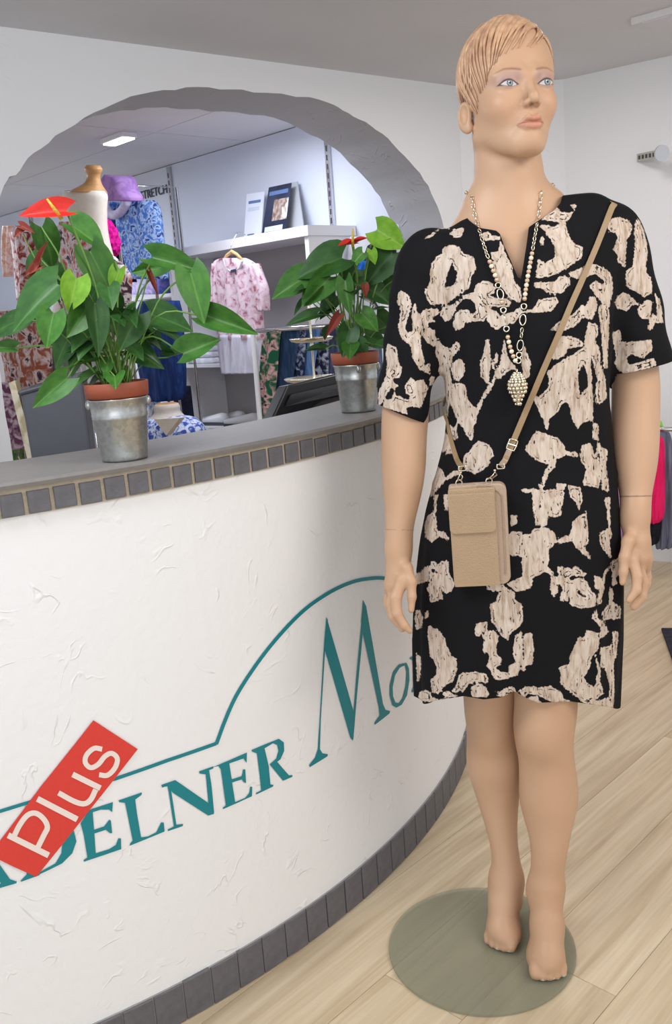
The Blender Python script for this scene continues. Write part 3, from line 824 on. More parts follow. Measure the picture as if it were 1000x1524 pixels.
hR_f = [[(941, 834, 1.605, 8.8), (948, 858, 1.590, 8.0), (947, 878, 1.580, 7.0), (936, 893, 1.574, 5.2)],
        [(949, 842, 1.622, 8.8), (957, 868, 1.610, 8.2), (955, 888, 1.598, 7.2), (943, 903, 1.590, 5.6)],
        [(956, 846, 1.642, 8.2), (961, 868, 1.636, 7.4), (956, 884, 1.618, 6.4), (941, 884, 1.606, 4.8)],
        [(961, 842, 1.662, 7.0), (963, 860, 1.656, 6.4), (958, 872, 1.640, 5.6), (945, 867, 1.628, 4.4)]]
hR_t = [(935, 806, 1.612, 9.2), (929, 830, 1.598, 7.6), (927.5, 851, 1.590, 6.2), (926.5, 867, 1.586, 4.8)]
def hand_sdf(P, d, palm, palm2, fs, th):
    p_, r_ = fpx(palm); q_, s_ = fpx(palm2)
    d = smin(d, s_chain(P, p_, r_, .01), .012)
    d = smin(d, s_chain(P, q_, s_, .01), .014)
    for f in fs:
        a, b = fpx(f); 
        root = (np.array(p_[1])*.5+np.array(a[0])*.5)
        e = s_chain(P, [root]+a, [b[0]*1.05]+b, .004)
        d = smin(d, e, .0055)
    a, b = fpx(th); d = smin(d, s_chain(P, [p_[0]]+a, [b[0]]+b, .006), .008)
    return d
def arm_L(P): return hand_sdf(P, s_chain(P, aLp, aLr, .015), hL_palm, hL_palm2, hL_f, hL_t)
def arm_R(P): return hand_sdf(P, s_chain(P, aRp, aRr, .015), hR_palm, hR_palm2, hR_f, hR_t)
for fn, pts in ((arm_L, aLp), (arm_R, aRp)):
    lo_, hi_ = bound(pts, .06); lo_[2] -= .13; lo_[1] -= .03; lo_[0] -= .01; hi_[2] = pts[0][2]+.07
    V, Q = sample(fn, lo_, hi_, .0021, 2); pieces.append((V, Q, 'arm'))

# ---------------- one body mesh with painted features
VV = np.concatenate([p[0] for p in pieces]); off = np.cumsum([0]+[len(p[0]) for p in pieces])
QQ = np.concatenate([p[1]+o for p, o in zip(pieces, off)])
nV = len(VV); hd = slice(0, len(pieces[0][0]))
Hp = to_head(VV[hd]); hx, hy, hz = np.abs(Hp[:, 0]), Hp[:, 1], Hp[:, 2]
front = np.where(hy < -.035, 0, 1.0)
att = {k: np.full(nV, 1.0, np.float32) for k in ('d_cheek', 'd_shadow', 'd_brow', 'd_liner', 'd_eye', 'd_iris', 'd_iris2', 'd_pupil', 'd_spark', 'd_lip', 'd_lipline', 'd_seam', 'd_scuff')}
def put(k, d): att[k][hd] = np.minimum(att[k][hd], d+front)
def el2(cx, cz, rx, rz, ang=0): 
    a = hx-cx; b = hz-cz; c, s = cos(ang), sin(ang); u = a*c+b*s; v = -a*s+b*c
    k = np.sqrt((u/rx)**2+(v/rz)**2); return (k-1)*min(rx, rz)
EXC, EZC = .0315, -.0005
LIPZ = -.0627
def almond(w_, hu, hl, cz=EZC, cx=EXC, tilt=.06):
    u = (hx-cx)/w_; zz = hz-cz-tilt*(hx-cx)
    up = hu*(1-u*u); dn = -hl*(1-u*u)
    return np.maximum(zz-up, dn-zz)
def seg2(pts, r):
    best = None
    for (x0, z0, r0), (x1, z1, r1) in zip(pts[:-1], pts[1:]):
        bx, bz = x1-x0, z1-z0; t = np.clip(((hx-x0)*bx+(hz-z0)*bz)/(bx*bx+bz*bz), 0, 1)
        d = np.hypot(hx-x0-t*bx, hz-z0-t*bz)-(r0+(r1-r0)*t); best = d if best is None else np.minimum(best, d)
    return best
put('d_cheek', el2(.045, -.030, .02, .013, .5))
put('d_shadow', el2(.0325, .0085, .0185, .0085, .06))
put('d_shadow', el2(.0195, .010, .006, .009, 0))
put('d_brow', seg2([(.0135, .0185, .0014), (.026, .0222, .0017), (.037, .0236, .0015), (.0505, .0195, .0005)], 0))
u = np.clip(hx/.0215, 0, 1.2)
upz = LIPZ+.0108*(1-u**1.6)*(1-.22*np.exp(-(hx/.0035)**2)); lowz = LIPZ-.0112*(1-u**2.2)
put('d_lip', np.maximum(np.maximum(hz-upz, lowz-hz), hx-.0222))
put('d_lipline', np.maximum(np.abs(hz-LIPZ-.0002+.0006*np.cos(hx/.0215*pi))-.0006, hx-.0215))
# seams of the removable hands, scuffed toes
for nm, (i0, i1), yy, span in (('L', (4, 5), 788.5, 1), ('R', (5, 6), 737, 1)):
    pass
PX = proj(VV)
for pi_, (p, yy, tl) in enumerate(((4, 788.5, .03), (5, 738.5, -.02))):
    sl = slice(off[p], off[p+1]); xx = PX[sl, 0]; xc = 594 if p == 4 else 946
    dd = np.abs(PX[sl, 1]-(yy+tl*(xx-xc)))*.00122-(.0004 if p == 4 else .0010)
    if p == 4: dd = np.where(np.abs(xx-594) < 3.0, 1, dd)
    att['d_seam'][sl] = dd
for p in (2, 3):
    sl = slice(off[p], off[p+1]); c = VV[sl]
    nzv = np.abs(np.sin(c[:, 0]*310+.6)*np.sin(c[:, 0]*133))*.016-.002
    tt = tL if p == 2 else tR
    att['d_scuff'][sl] = np.maximum(c[:, 2]-(GLASS_Z+.010), c[:, 1]-(tt[1]+.016))+nzv+.002
me = mesh_np('body', VV, QQ)
for k, v in att.items():
    a = me.attributes.new(k, 'FLOAT', 'POINT'); a.data.foreach_set('value', v)
base_c = at_z(719, 1417, 0.0)
base_c = np.array([0.2322, 1.6431, 0.0])
mann = empty('display_mannequin', (float(base_c[0]), float(base_c[1]), 0), 'full-length female shop mannequin with moulded short blond hair on a round glass base', 'mannequin')
body = finish('body', me, M_skin, mann, smooth=True)

# glass base
def glass_mat():
    mt, nt, b = nodes_of('greenish_glass')
    b.inputs['Base Color'].default_value = srgb(160, 160, 144); b.inputs['Roughness'].default_value = 0.14
    tr = N(nt, 'ShaderNodeBsdfTransparent'); tr.inputs['Color'].default_value = (.93, .95, .9, 1)
    mx = N(nt, 'ShaderNodeMixShader'); mx.inputs[0].default_value = .36
    L(nt, tr.outputs[0], mx.inputs[1]); L(nt, b.outputs[0], mx.inputs[2])
    L(nt, mx.outputs[0], nt.nodes['Material Output'].inputs['Surface'])
    return mt
M_glass = glass_mat()
gR = 0.1915
MB().lathe([(gR-.0015, .0004), (gR, .002), (gR, .0068), (gR-.0015, .0082)], 96, (base_c[0], base_c[1], 0)).obj('glass_base', M_glass, mann)['label'] = 'round greenish glass base plate'


# ================================================================== dress
drow = [(296, 735, 885, .035), (306, 708, 912, .05), (320, 684, 932, .064), (340, 650, 940, .078), (362, 628, 935, .088), (385, 632, 925, .096), (420, 642, 916, .108),
        (480, 652, 908, .120), (540, 660, 904, .118), (600, 666, 903, .108), (650, 661, 907, .106), (700, 648, 913, .112), (750, 634, 917, .122), (800, 625, 920, .128),
        (870, 619, 924, .130), (950, 619, 922, .126), (1040, 622, 917, .120), (1110, 624, 914, .118)]
DY = 1.705
dz_, da_, dc_, db_ = [], [], [], []
for yy, xl, xr, b in drow:
    p = by(xl, yy, DY); q = by(xr, yy, DY); dz_.append((p[2]+q[2])/2); da_.append((q[0]-p[0])/2); dc_.append((p[0]+q[0])/2); db_.append(b)
def smooth_tab(z, vs):
    zz = np.array(dz_)[::-1]; vv = np.array(vs)[::-1]
    zf = np.linspace(zz[0], zz[-1], 400); vf = np.interp(zf, zz, vv)
    kf = np.hanning(27); kf /= kf.sum(); vp = np.pad(vf, 13, mode='edge'); vf = np.convolve(vp, kf, 'valid')
    return np.interp(z, zf, vf)
slL = [(372, 640, 30, 1.72), (400, 633, 43, 1.72), (470, 622, 42.5, 1.72), (530, 612, 40, 1.715), (600, 599, 36.5, 1.71), (660, 592, 35, 1.70)]
slR = [(335, 912, 26, 1.72), (365, 917, 40, 1.72), (400, 923.5, 42, 1.72), (460, 938, 42.5, 1.72), (545, 953.5, 43.5, 1.715), (610, 962, 43, 1.70)]
sLp, sLr = dense(*chain_px(slL)); sRp, sRr = dense(*chain_px(slR))
WAIST_Z = by(780, 727, 1.6)[2]
hemZ = [by(620, 1040, DY)[2]+.004, by(918, 1053, DY)[2]+.020]
_p = by(690, 314, 1.715); _q = by(870, 289, 1.715); XT0, ZT0 = _p[0], _p[2]; ZTS = (_q[2]-_p[2])/(_q[0]-_p[0])
def dress_torso(P):
    x, y, z = P
    a = smooth_tab(z, da_); cx = smooth_tab(z, dc_); b = smooth_tab(z, db_)
    th = np.arctan2((y-DY)/b, (x-cx)/a)
    fade = np.clip((WAIST_Z-z)/.32, 0, 1)
    rip = fade*(.020*np.sin(th*11+.8+z*3)+.014*np.sin(th*17-1.3-z*4)+.010*np.sin(th*5+2))
    fr = np.exp(-((x-(cx-.004+.10*0))/.022)**2)*np.where(y < DY, 1, 0)*np.clip((WAIST_Z-.16-z)/.3, 0, 1)
    top = np.clip((z-WAIST_Z)/.4, 0, 1)*np.clip((1.42-z)/.1, 0, 1)
    rip = rip+top*.010*np.sin(z*38+x*26+np.sin(x*14)*2)
    rip = rip-.012*np.exp(-((z-WAIST_Z)/.008)**2)
    pw = 2.25
    r = (np.abs((x-cx)/a)**pw+np.abs((y-DY)/b)**pw)**(1/pw)
    d = (r*(1+rip+.10*fr)-1)*b*.95
    return smax(d, z-(ZT0+(x-XT0)*ZTS), .012)
def dress_all(P):
    d = dress_torso(P)
    for p_, r_ in ((sLp, sLr), (sRp, sRr)):
        x, y, z = P
        e = s_chain(P, p_, r_, .01)+.0022*np.sin(z*70+x*45)*np.clip((1.40-z)/.1, 0, 1)
        d = smin(d, e, .022)
    return d
h = .0048
ax = grid_axes((by(563, 600, 1.71)[0]-.02, DY-.16, min(hemZ)-.05), (by(1000, 535, 1.71)[0]+.02, DY+.165, by(860, 290, DY)[2]+.04), h)
Fd = dress_all(axes3(ax)).astype(np.float32)
V, Q = surface_nets(Fd, ax, h); V = relax(V, Q, 2)
T = np.concatenate([Q[:, [0, 1, 2]], Q[:, [0, 2, 3]]])
def clip(V, T, g, extra):
    """keep g > 0; extra: dict of per-vertex arrays carried along"""
    s = g > 0; cnt = s[T].sum(1)
    keep = [T[cnt == 3]]; nv = len(V); newP = []; newX = {k: [] for k in extra}; cache = {}
    def cut(i, j):
        k = (i, j) if i < j else (j, i)
        if k not in cache:
            t = g[i]/(g[i]-g[j]); cache[k] = nv+len(newP); newP.append(V[i]+(V[j]-V[i])*t)
            for q in extra: newX[q].append(extra[q][i]+(extra[q][j]-extra[q][i])*t)
        return cache[k]
    add = []
    for tr in T[(cnt == 1) | (cnt == 2)]:
        ss = s[tr]; 
        if ss.sum() == 1:
            k = int(np.argmax(ss)); a, b, c = (int(tr[(k+j) % 3]) for j in range(3))
            add.append((a, cut(a, b), cut(a, c)))
        else:
            k = int(np.argmin(ss)); a, b, c = (int(tr[(k+j) % 3]) for j in range(3))
            p, q = cut(a, b), cut(a, c); add += [(p, b, c), (p, c, q)]
    T2 = np.concatenate(keep+([np.array(add)] if add else []))
    V2 = np.concatenate([V, np.array(newP)]) if newP else V
    ex = {k: np.concatenate([extra[k], np.array(newX[k])]) if newP else extra[k] for k in extra}
    used = np.unique(T2); rm = np.full(len(V2), -1); rm[used] = np.arange(len(used))
    return V2[used], rm[T2], {k: v[used] for k, v in ex.items()}
def poly_sd(px, py, pl):          # signed distance to a polygon, negative inside
    pl = np.asarray(pl, float); best = np.full(px.shape, 1e9); ins = np.zeros(px.shape, bool)
    for i in range(len(pl)):
        a = pl[i]; b = pl[(i+1) % len(pl)]; e = b-a; wx = px-a[0]; wy = py-a[1]
        t = np.clip((wx*e[0]+wy*e[1])/max(e@e, 1e-9), 0, 1)
        best = np.minimum(best, (wx-e[0]*t)**2+(wy-e[1]*t)**2)
        c1 = (a[1] <= py) != (b[1] <= py)
        with np.errstate(divide='ignore', invalid='ignore'):
            xi = a[0]+(py-a[1])/(b[1]-a[1] if b[1] != a[1] else 1e-9)*e[0]
        ins ^= c1 & (px < xi)
    return np.where(ins, -1, 1)*np.sqrt(best)
def to_front(V):                 # fold the back of the garment onto its front so that the print wraps round
    W = V.copy(); W[:, 1] = np.where(V[:, 1] > DY, 2*DY-V[:, 1], V[:, 1]); return W
# sleeve ends
P3 = (V[:, 0], V[:, 1], V[:, 2])
dT = dress_torso(P3); dL = s_chain(P3, sLp, sLr, .01); dR = s_chain(P3, sRp, sRr, .01)
def plane_g(V, a, b, Y=1.71):      # positive above the sleeve-hem plane through two pixels
    p = at_y(*a, Y); q = at_y(*b, Y); u = q-p; n = np.cross(u, np.array([0, 1.0, 0])); n /= np.linalg.norm(n)
    if n[2] < 0: n = -n
    return (V-p)@n
gL = np.where((dL < dT) & (V[:, 0] < sLp[0][0]+.04), plane_g(V, (563, 601), (632, 628)), 1.0)
gR = np.where((dR < dT) & (V[:, 0] > sRp[0][0]-.04), plane_g(V, (910, 556), (997, 535)), 1.0)
# hem
PXd = proj(V); frontw = np.clip((DY-.02-V[:, 1])/.05, 0, 1); frontw = frontw*frontw*(3-2*frontw)
hx_ = [600, 640, 690, 720, 745, 766, 785, 800, 850, 885, 920]; hy_ = [1041, 1044, 1036, 1041, 1038, 1029, 1040, 1046, 1044, 1049, 1055]
g_px = (np.interp(PXd[:, 0], hx_, hy_)-PXd[:, 1])*.0012
g_z = V[:, 2]-np.interp(V[:, 0], [by(620, 1040, DY)[0], by(918, 1053, DY)[0]], hemZ)
gH = g_px*frontw+g_z*(1-frontw)
# neckline with a slit
neck_poly = [(689, 316), (698, 328), (713, 339), (738, 343), (744, 348), (750, 365), (762, 392), (774, 421), (778, 400), (784, 362), (787, 338), (806, 325), (826, 312), (834, 302), (838, 288), (842, 190), (686, 190)]
back_poly = [(689, 316), (720, 318), (800, 305), (838, 290), (842, 190), (686, 190)]
fr = V[:, 1] < DY+.01
pf = proj(V); pb = proj(to_front(V))
gN = np.where(fr, poly_sd(pf[:, 0], pf[:, 1], neck_poly), poly_sd(pb[:, 0], pb[:, 1], back_poly))*.0012
gall = np.minimum(np.minimum(gL, gR), np.minimum(gH, gN))
Vd, Td, ex = clip(V, T, gall, {})
lab = np.arange(len(Vd))
for _ in range(400):                      # keep the one connected garment, drop stray scraps
    m0 = lab[Td].min(1); l2 = lab.copy(); np.minimum.at(l2, Td.ravel(), np.repeat(m0, 3)); l2 = l2[l2]
    if (l2 == lab).all(): break
    lab = l2
main = np.bincount(lab).argmax(); keepv = lab == main
Td = Td[keepv[Td].all(1)]; rm_ = np.cumsum(keepv)-1; Vd = Vd[keepv]; Td = rm_[Td]

# ---------------- the print: pale blossoms and scrolls, outlines read off the cloth
A_, B_, C_, D_, E_, F_, G_, H_, I_ = (560,340,5), (560,500,5), (740,280,3.846), (740,500,3.846), (610,660,6.25), (610,840,6.25), (740,720,5), (740,880,5), (560,300,4.1667)
PR = [
(A_,[(550,120),(620,140),(640,180),(720,220),(740,300),(700,370),(690,440),(600,500),(520,560),(400,565),(380,530),(355,470),(400,410),(400,370),(410,270),(450,210),(490,190),(500,150)]),
(A_,[(190,465),(240,500),(260,560),(240,640),(220,690),(215,760),(240,790),(275,760),(265,600),(285,560),(320,680),(330,860),(260,870),(190,820),(165,740),(180,640),(180,580),(155,560),(160,490)]),
(A_,[(260,860),(320,870),(350,950),(360,1050),(330,1060),(270,960)]),
(A_,[(470,600),(460,640),(400,660),(440,690),(390,700),(370,750),(385,820),(440,860),(430,880),(380,850),(340,790),(325,680),(345,610),(400,600)]),
(A_,[(385,740),(430,760),(445,840),(400,810),(378,775)]),
(A_,[(740,470),(650,500),(590,560),(540,580),(490,590),(475,640),(510,690),(550,680),(580,620),(600,570),(650,520),(700,520),(740,560),(745,620),(700,650),(690,610),(630,605),(590,640),(570,720),(590,760),(640,740),(660,700),(720,690),(790,690),(825,655),(850,720),(880,750),(920,750),(925,680),(900,630),(840,590),(790,560)]),
(A_,[(800,390),(860,410),(890,450),(870,480),(840,490),(870,515),(940,520),(1000,540),(990,580),(900,580),(830,580),(760,490),(730,460),(740,420)]),
(A_,[(445,820),(470,860),(510,880),(560,900),(590,860),(610,850),(620,890),(570,950),(540,1000),(470,990),(445,940)]),
(A_,[(820,820),(840,830),(850,1000),(840,1100),(830,1160),(780,1100),(775,1000),(800,920)]),
(A_,[(895,930),(905,960),(880,1040),(868,1040),(872,980)]),
(A_,[(545,0),(470,0),(400,70),(360,75),(440,20),(490,-20),(530,-20)]), (A_,[(650,0),(640,50),(600,75),(545,40),(580,5)]),
(A_,[(780,40),(840,25),(860,60),(915,60),(920,80),(800,90)]), (A_,[(850,180),(915,175),(900,210),(865,235)]),
(I_,[(770,240),(800,330),(840,400),(850,490),(890,540),(905,600),(880,625),(830,600),(780,530),(740,450),(720,380),(760,330)]),
(I_,[(690,690),(740,720),(800,700),(850,690),(900,650),(890,700),(850,760),(800,740),(740,790),(700,750)]),
(B_,[(90,60),(150,90),(165,200),(190,240),(180,300),(110,320),(75,290),(80,180),(75,100)]),
(B_,[(70,310),(110,330),(160,370),(130,400),(140,440),(240,480),(260,465),(290,430),(270,380),(275,350),(300,330),(350,330),(385,390),(350,480),(330,540),(290,525),(220,530),(230,580),(120,550),(50,530),(60,480),(20,520),(15,430),(40,370)]),
(B_,[(260,305),(290,330),(265,350),(275,380),(290,420),(255,450),(220,420),(215,360)]),
(B_,[(200,0),(320,0),(330,60),(350,180),(360,260),(330,250),(270,150),(260,50),(210,30)]), (B_,[(370,205),(400,210),(395,280),(360,270)]), (B_,[(400,300),(430,310),(420,360),(395,370)]),
(B_,[(460,20),(500,90),(550,100),(590,50),(620,60),(600,110),(560,160),(550,240),(530,190),(470,180),(445,120)]),
(B_,[(470,200),(530,200),(550,280),(555,350),(550,480),(530,560),(525,660),(510,640),(515,450),(480,400),(485,320),(465,260)]),
(B_,[(620,170),(650,200),(660,260),(620,330),(580,320),(560,270),(570,200)]),
(B_,[(560,360),(620,350),(670,375),(670,460),(710,510),(760,570),(740,640),(720,680),(720,770),(700,780),(650,690),(610,640),(580,560),(545,490),(540,400)]),
(B_,[(950,60),(970,180),(930,250),(890,320),(850,400),(810,450),(770,550),(740,545),(790,450),(830,380),(870,320),(890,260),(930,220),(945,130)]),
(B_,[(520,720),(560,800),(570,870),(520,880),(520,840),(470,860),(460,920),(420,990),(385,1000),(410,900),(440,830),(500,770)]),
(B_,[(530,650),(580,690),(600,650),(600,780),(560,760),(530,700)]),
(E_,[(590,20),(640,-20),(720,0),(770,70),(780,110),(740,150),(730,200),(660,250),(610,285),(560,260),(520,250),(500,200),(500,110),(560,70)]),
(E_,[(250,20),(330,40),(320,70),(270,90),(250,180),(180,230),(200,130),(220,60)]),
(E_,[(160,270),(210,220),(260,220),(310,260),(330,330),(290,390),(250,430),(200,490),(120,525),(140,400)]),
(E_,[(330,330),(400,260),(470,250),(470,290),(400,300),(350,340)]), (E_,[(220,480),(270,480),(250,520),(240,640),(225,640),(230,560)]),
(E_,[(210,640),(240,680),(250,800),(280,840),(240,890),(200,910),(145,870),(145,740),(160,680)]),
(E_,[(250,820),(310,820),(360,870),(360,910),(300,870),(250,860)]), (E_,[(310,480),(360,470),(355,620),(330,620)]),
(E_,[(940,670),(990,670),(1000,740),(940,770)]), (E_,[(920,840),(1000,830),(1010,1040),(920,1030)]),
(E_,[(200,1100),(240,1100),(250,1160),(290,1100),(350,1090),(360,1250),(190,1250),(180,1180)]),
(F_,[(190,0),(360,0),(360,80),(410,180),(390,240),(340,270),(290,220),(300,320),(240,340),(190,355),(185,280),(160,230),(180,180),(190,80)]),
(F_,[(60,80),(100,80),(130,30),(180,20),(170,150),(60,185)]),
(F_,[(55,430),(90,430),(120,500),(100,590),(60,600),(50,500)]), (F_,[(150,440),(175,430),(170,500),(140,505)]),
(F_,[(175,560),(210,600),(260,600),(320,690),(350,780),(380,850),(430,880),(430,990),(400,1080),(300,1150),(260,1200),(210,1180),(195,1080),(250,1020),(250,960),(230,890),(190,850),(180,740),(170,640)]),
(F_,[(90,1190),(150,1170),(190,1190),(200,1240),(280,1260),(440,1240),(440,1280),(220,1275),(85,1270)]), (F_,[(310,1190),(360,1180),(440,1230),(320,1230)]),
(F_,[(450,1050),(480,1010),(600,1000),(700,1020),(720,1050),(720,1110),(640,1080),(540,1110),(490,1190),(460,1170),(430,1200),(390,1180),(430,1130)]),
(F_,[(570,1150),(620,1110),(700,1130),(730,1200),(720,1230),(570,1230)]),
(F_,[(620,550),(720,540),(720,820),(680,820),(690,690),(660,640),(630,680),(605,640)]),
(F_,[(725,620),(790,620),(825,680),(800,750),(800,830),(850,870),(840,930),(800,960),(830,1000),(920,1010),(910,1060),(830,1075),(780,1060),(760,990),(715,950),(740,860),(725,800)]),
(F_,[(890,220),(970,260),(980,350),(1040,360),(1050,520),(990,600),(930,640),(910,700),(850,660),(810,590),(760,520),(745,370),(810,340),(830,270)]),
(F_,[(720,180),(880,190),(890,210),(840,250),(720,235)]), (F_,[(900,180),(1050,120),(1060,240),(1000,250)]),
(F_,[(800,1215),(880,1160),(960,1140),(1000,1200),(850,1230)]), (F_,[(60,830),(95,860),(100,930),(90,1050),(70,1100)]),
(G_,[(260,60),(310,50),(350,50),(430,40),(500,60),(480,160),(470,240),(400,245),(380,190),(370,300),(290,310),(270,200),(265,110)]),
(G_,[(180,45),(300,40),(300,60),(190,62)]), (G_,[(310,0),(340,0),(335,50),(315,50)]), (G_,[(440,0),(510,0),(500,40),(440,40)]),
(G_,[(530,10),(620,30),(630,120),(610,200),(590,140),(540,100)]),
(G_,[(190,370),(240,380),(270,340),(350,320),(430,370),(440,430),(380,490),(385,560),(360,650),(260,700),(255,770),(190,790),(185,560),(190,450)]),
(G_,[(100,360),(180,360),(180,530),(100,540)]), (G_,[(440,420),(540,380),(550,420),(450,450)]),
(G_,[(560,280),(640,230),(660,200),(680,430),(640,470),(680,520),(690,560),(640,520),(580,470),(550,400)]),
(G_,[(760,370),(830,330),(845,550),(790,490),(765,430)]), (G_,[(800,110),(840,100),(835,200),(845,400),(830,400),(820,200)]),
(G_,[(450,620),(490,620),(490,660),(520,620),(550,640),(590,610),(620,650),(670,680),(640,690),(560,680),(520,710),(470,700),(450,660)]),
(G_,[(400,700),(440,690),(540,730),(600,700),(660,720),(690,790),(735,830),(730,910),(630,930),(540,900),(540,800),(520,870),(470,870),(490,760),(440,740),(450,800),(420,840),(395,780)]),
(G_,[(370,620),(430,670),(410,690),(360,650)]), (G_,[(720,680),(780,710),(770,780),(730,780)]),
(G_,[(850,600),(830,640),(800,680),(790,800),(770,890),(740,900),(760,800),(790,690),(800,650)]),
(G_,[(840,770),(860,800),(855,1000),(790,1020),(780,960),(830,890)]), (G_,[(850,580),(910,550),(920,660),(880,690),(890,740),(860,760)]), (G_,[(860,880),(920,920),(915,1000),(860,1010)]),
(H_,[(700,190),(740,130),(745,200),(790,230),(825,300),(780,345),(750,330),(780,290),(740,230)]),
(H_,[(670,290),(750,310),(755,420),(720,460),(690,520),(690,560),(640,640),(660,680),(720,710),(750,660),(770,690),(790,760),(740,800),(650,830),(560,760),(470,690),(475,620),(460,570),(540,540),(540,490),(570,420),(610,340),(640,350)]),
(H_,[(730,470),(770,590),(760,670),(735,660),(750,600)]), (H_,[(770,420),(850,400),(865,560),(870,700),(865,830),(830,780),(840,700),(800,570),(770,560)]),
(H_,[(860,300),(900,300),(885,480),(865,540)]), (H_,[(160,740),(210,710),(300,715),(410,710),(480,760),(490,800),(550,820),(440,840),(300,770),(240,760),(190,790)]),
(H_,[(220,790),(290,785),(330,840),(240,820)]), (H_,[(620,800),(740,815),(860,790),(860,880),(740,850),(640,830)]),
(H_,[(135,330),(180,300),(185,520),(150,620),(90,640),(85,560),(140,530),(115,450)]), (H_,[(200,320),(255,310),(270,420),(260,540),(210,550),(205,590),(175,580),(200,490),(195,400)]),
(H_,[(-20,740),(40,750),(90,710),(130,750),(60,770)]),
(C_,[(390,200),(400,250),(430,310),(490,340),(480,400),(440,430),(370,470),(300,505),(220,515),(235,410),(270,430),(330,400),(330,330),(290,270),(270,240)]),
(C_,[(250,180),(340,110),(370,140),(430,140),(400,190),(330,190)]), (C_,[(230,215),(300,215),(270,235)]), (C_,[(245,290),(270,270),(265,320),(250,330)]), (C_,[(420,95),(450,95),(440,125)]),
(C_,[(210,540),(330,540),(350,510),(400,500),(420,540),(370,600),(290,600),(260,570),(215,570)]),
(C_,[(400,490),(460,470),(530,430),(600,450),(650,490),(660,580),(640,670),(610,780),(600,850),(580,700),(600,660),(560,600),(530,560),(560,530),(610,560),(610,520),(560,490),(480,520),(430,510)]),
(C_,[(210,690),(240,640),(330,620),(350,650),(310,700),(250,710),(170,710),(110,720),(60,780),(0,800),(0,740),(80,720)]),
(C_,[(300,810),(350,770),(440,720),(480,670),(510,680),(530,620),(560,620),(570,680),(540,750),(490,740),(440,790),(360,820)]),
(C_,[(330,860),(400,845),(480,870),(490,900),(400,920),(380,960),(320,980),(290,970)]),
(C_,[(520,770),(570,780),(580,840),(560,860),(590,960),(580,1000),(520,960),(500,880)]), (C_,[(600,680),(640,690),(635,900),(610,1000),(600,900),(610,800)]),
(C_,[(650,180),(700,165),(760,190),(770,230),(740,300),(730,450),(690,420),(690,380),(665,350),(690,290),(680,250),(640,250),(635,215)]),
(C_,[(800,170),(840,250),(860,360),(850,440),(850,490),(880,510),(885,600),(840,620),(790,590),(740,560),(735,480),(780,440),(790,330),(785,240)]),
(C_,[(690,620),(720,590),(770,630),(810,655),(770,670),(740,700),(690,690),(670,660)]), (C_,[(800,690),(860,640),(890,650),(870,750),(820,740)]),
(C_,[(900,600),(930,640),(950,770),(900,770),(880,820),(862,800),(890,720),(915,740),(915,680)]),
(C_,[(660,830),(700,810),(710,890),(770,880),(880,870),(890,910),(840,970),(770,950),(720,960),(710,1000),(680,980)]),
(D_,[(500,60),(530,120),(540,260),(550,400),(545,480),(500,490),(460,530),(430,480),(410,380),(370,380),(350,430),(300,470),(285,540),(265,480),(230,410),(205,340),(240,350),(290,300),(300,260),(285,210),(340,160),(430,110)]),
(D_,[(520,20),(580,60),(590,160),(620,260),(625,360),(600,380),(570,390),(565,300),(575,240),(540,120)]), (D_,[(600,0),(630,0),(630,190),(610,180)]),
(D_,[(230,540),(290,570),(340,580),(390,640),(380,690),(340,700),(330,740),(280,730),(220,710),(160,650),(190,590)]),
(D_,[(300,730),(330,720),(330,750),(290,790),(260,870),(245,870),(270,780)]), (D_,[(390,660),(460,670),(460,695),(390,680)]),
(D_,[(480,630),(530,610),(560,690),(580,610),(590,640),(600,760),(580,870),(490,850),(510,760),(480,720)]),
(D_,[(545,490),(575,510),(580,600),(550,590)]), (D_,[(600,640),(630,650),(620,740),(640,890),(600,880)]),
(D_,[(690,30),(760,40),(770,100),(740,120),(745,170),(830,150),(900,125),(905,170),(740,220),(700,200),(670,150),(700,110)]), (D_,[(780,60),(880,40),(890,80),(830,125),(780,110)]),
(D_,[(150,50),(190,150),(180,230),(150,250),(140,130)]), (D_,[(40,30),(60,120),(110,190),(60,200),(20,240),(0,240),(20,150)]),
]
HOLES = [(A_,[(560,240),(605,340),(590,410),(550,440),(505,440),(520,370)]), (B_,[(90,250),(125,265),(110,275)]), (B_,[(110,380),(130,400),(120,470),(50,470)]),
         (F_,[(195,30),(240,50),(300,90),(200,80)]), (F_,[(65,520),(75,560),(60,570)]), (G_,[(590,770),(620,800),(670,850),(620,840),(590,810)]),
         (C_,[(575,570),(600,575),(605,605),(575,590)]), (D_,[(490,150),(520,220),(520,290),(470,350),(460,220)])]
Pd = proj(to_front(Vd)); qx, qy = Pd[:, 0], Pd[:, 1]
sd = np.full(len(Vd), 20.0)
def region(pl, m_=20):
    a = np.array(pl); return (qx > a[:, 0].min()-m_) & (qx < a[:, 0].max()+m_) & (qy > a[:, 1].min()-m_) & (qy < a[:, 1].max()+m_)
def conv(o, pl): return [(o[0]+a/o[2], o[1]+b/o[2]) for a, b in pl]
for o, pl in PR:
    pl = conv(o, pl); r = region(pl); sd[r] = np.minimum(sd[r], poly_sd(qx[r], qy[r], pl))
for o, pl in HOLES:
    pl = conv(o, pl); r = region(pl); sd[r] = np.maximum(sd[r], -poly_sd(qx[r], qy[r], pl))
me = mesh_np('dress', Vd, Td)
a = me.attributes.new('print', 'FLOAT', 'POINT'); a.data.foreach_set('value', sd.astype(np.float32))
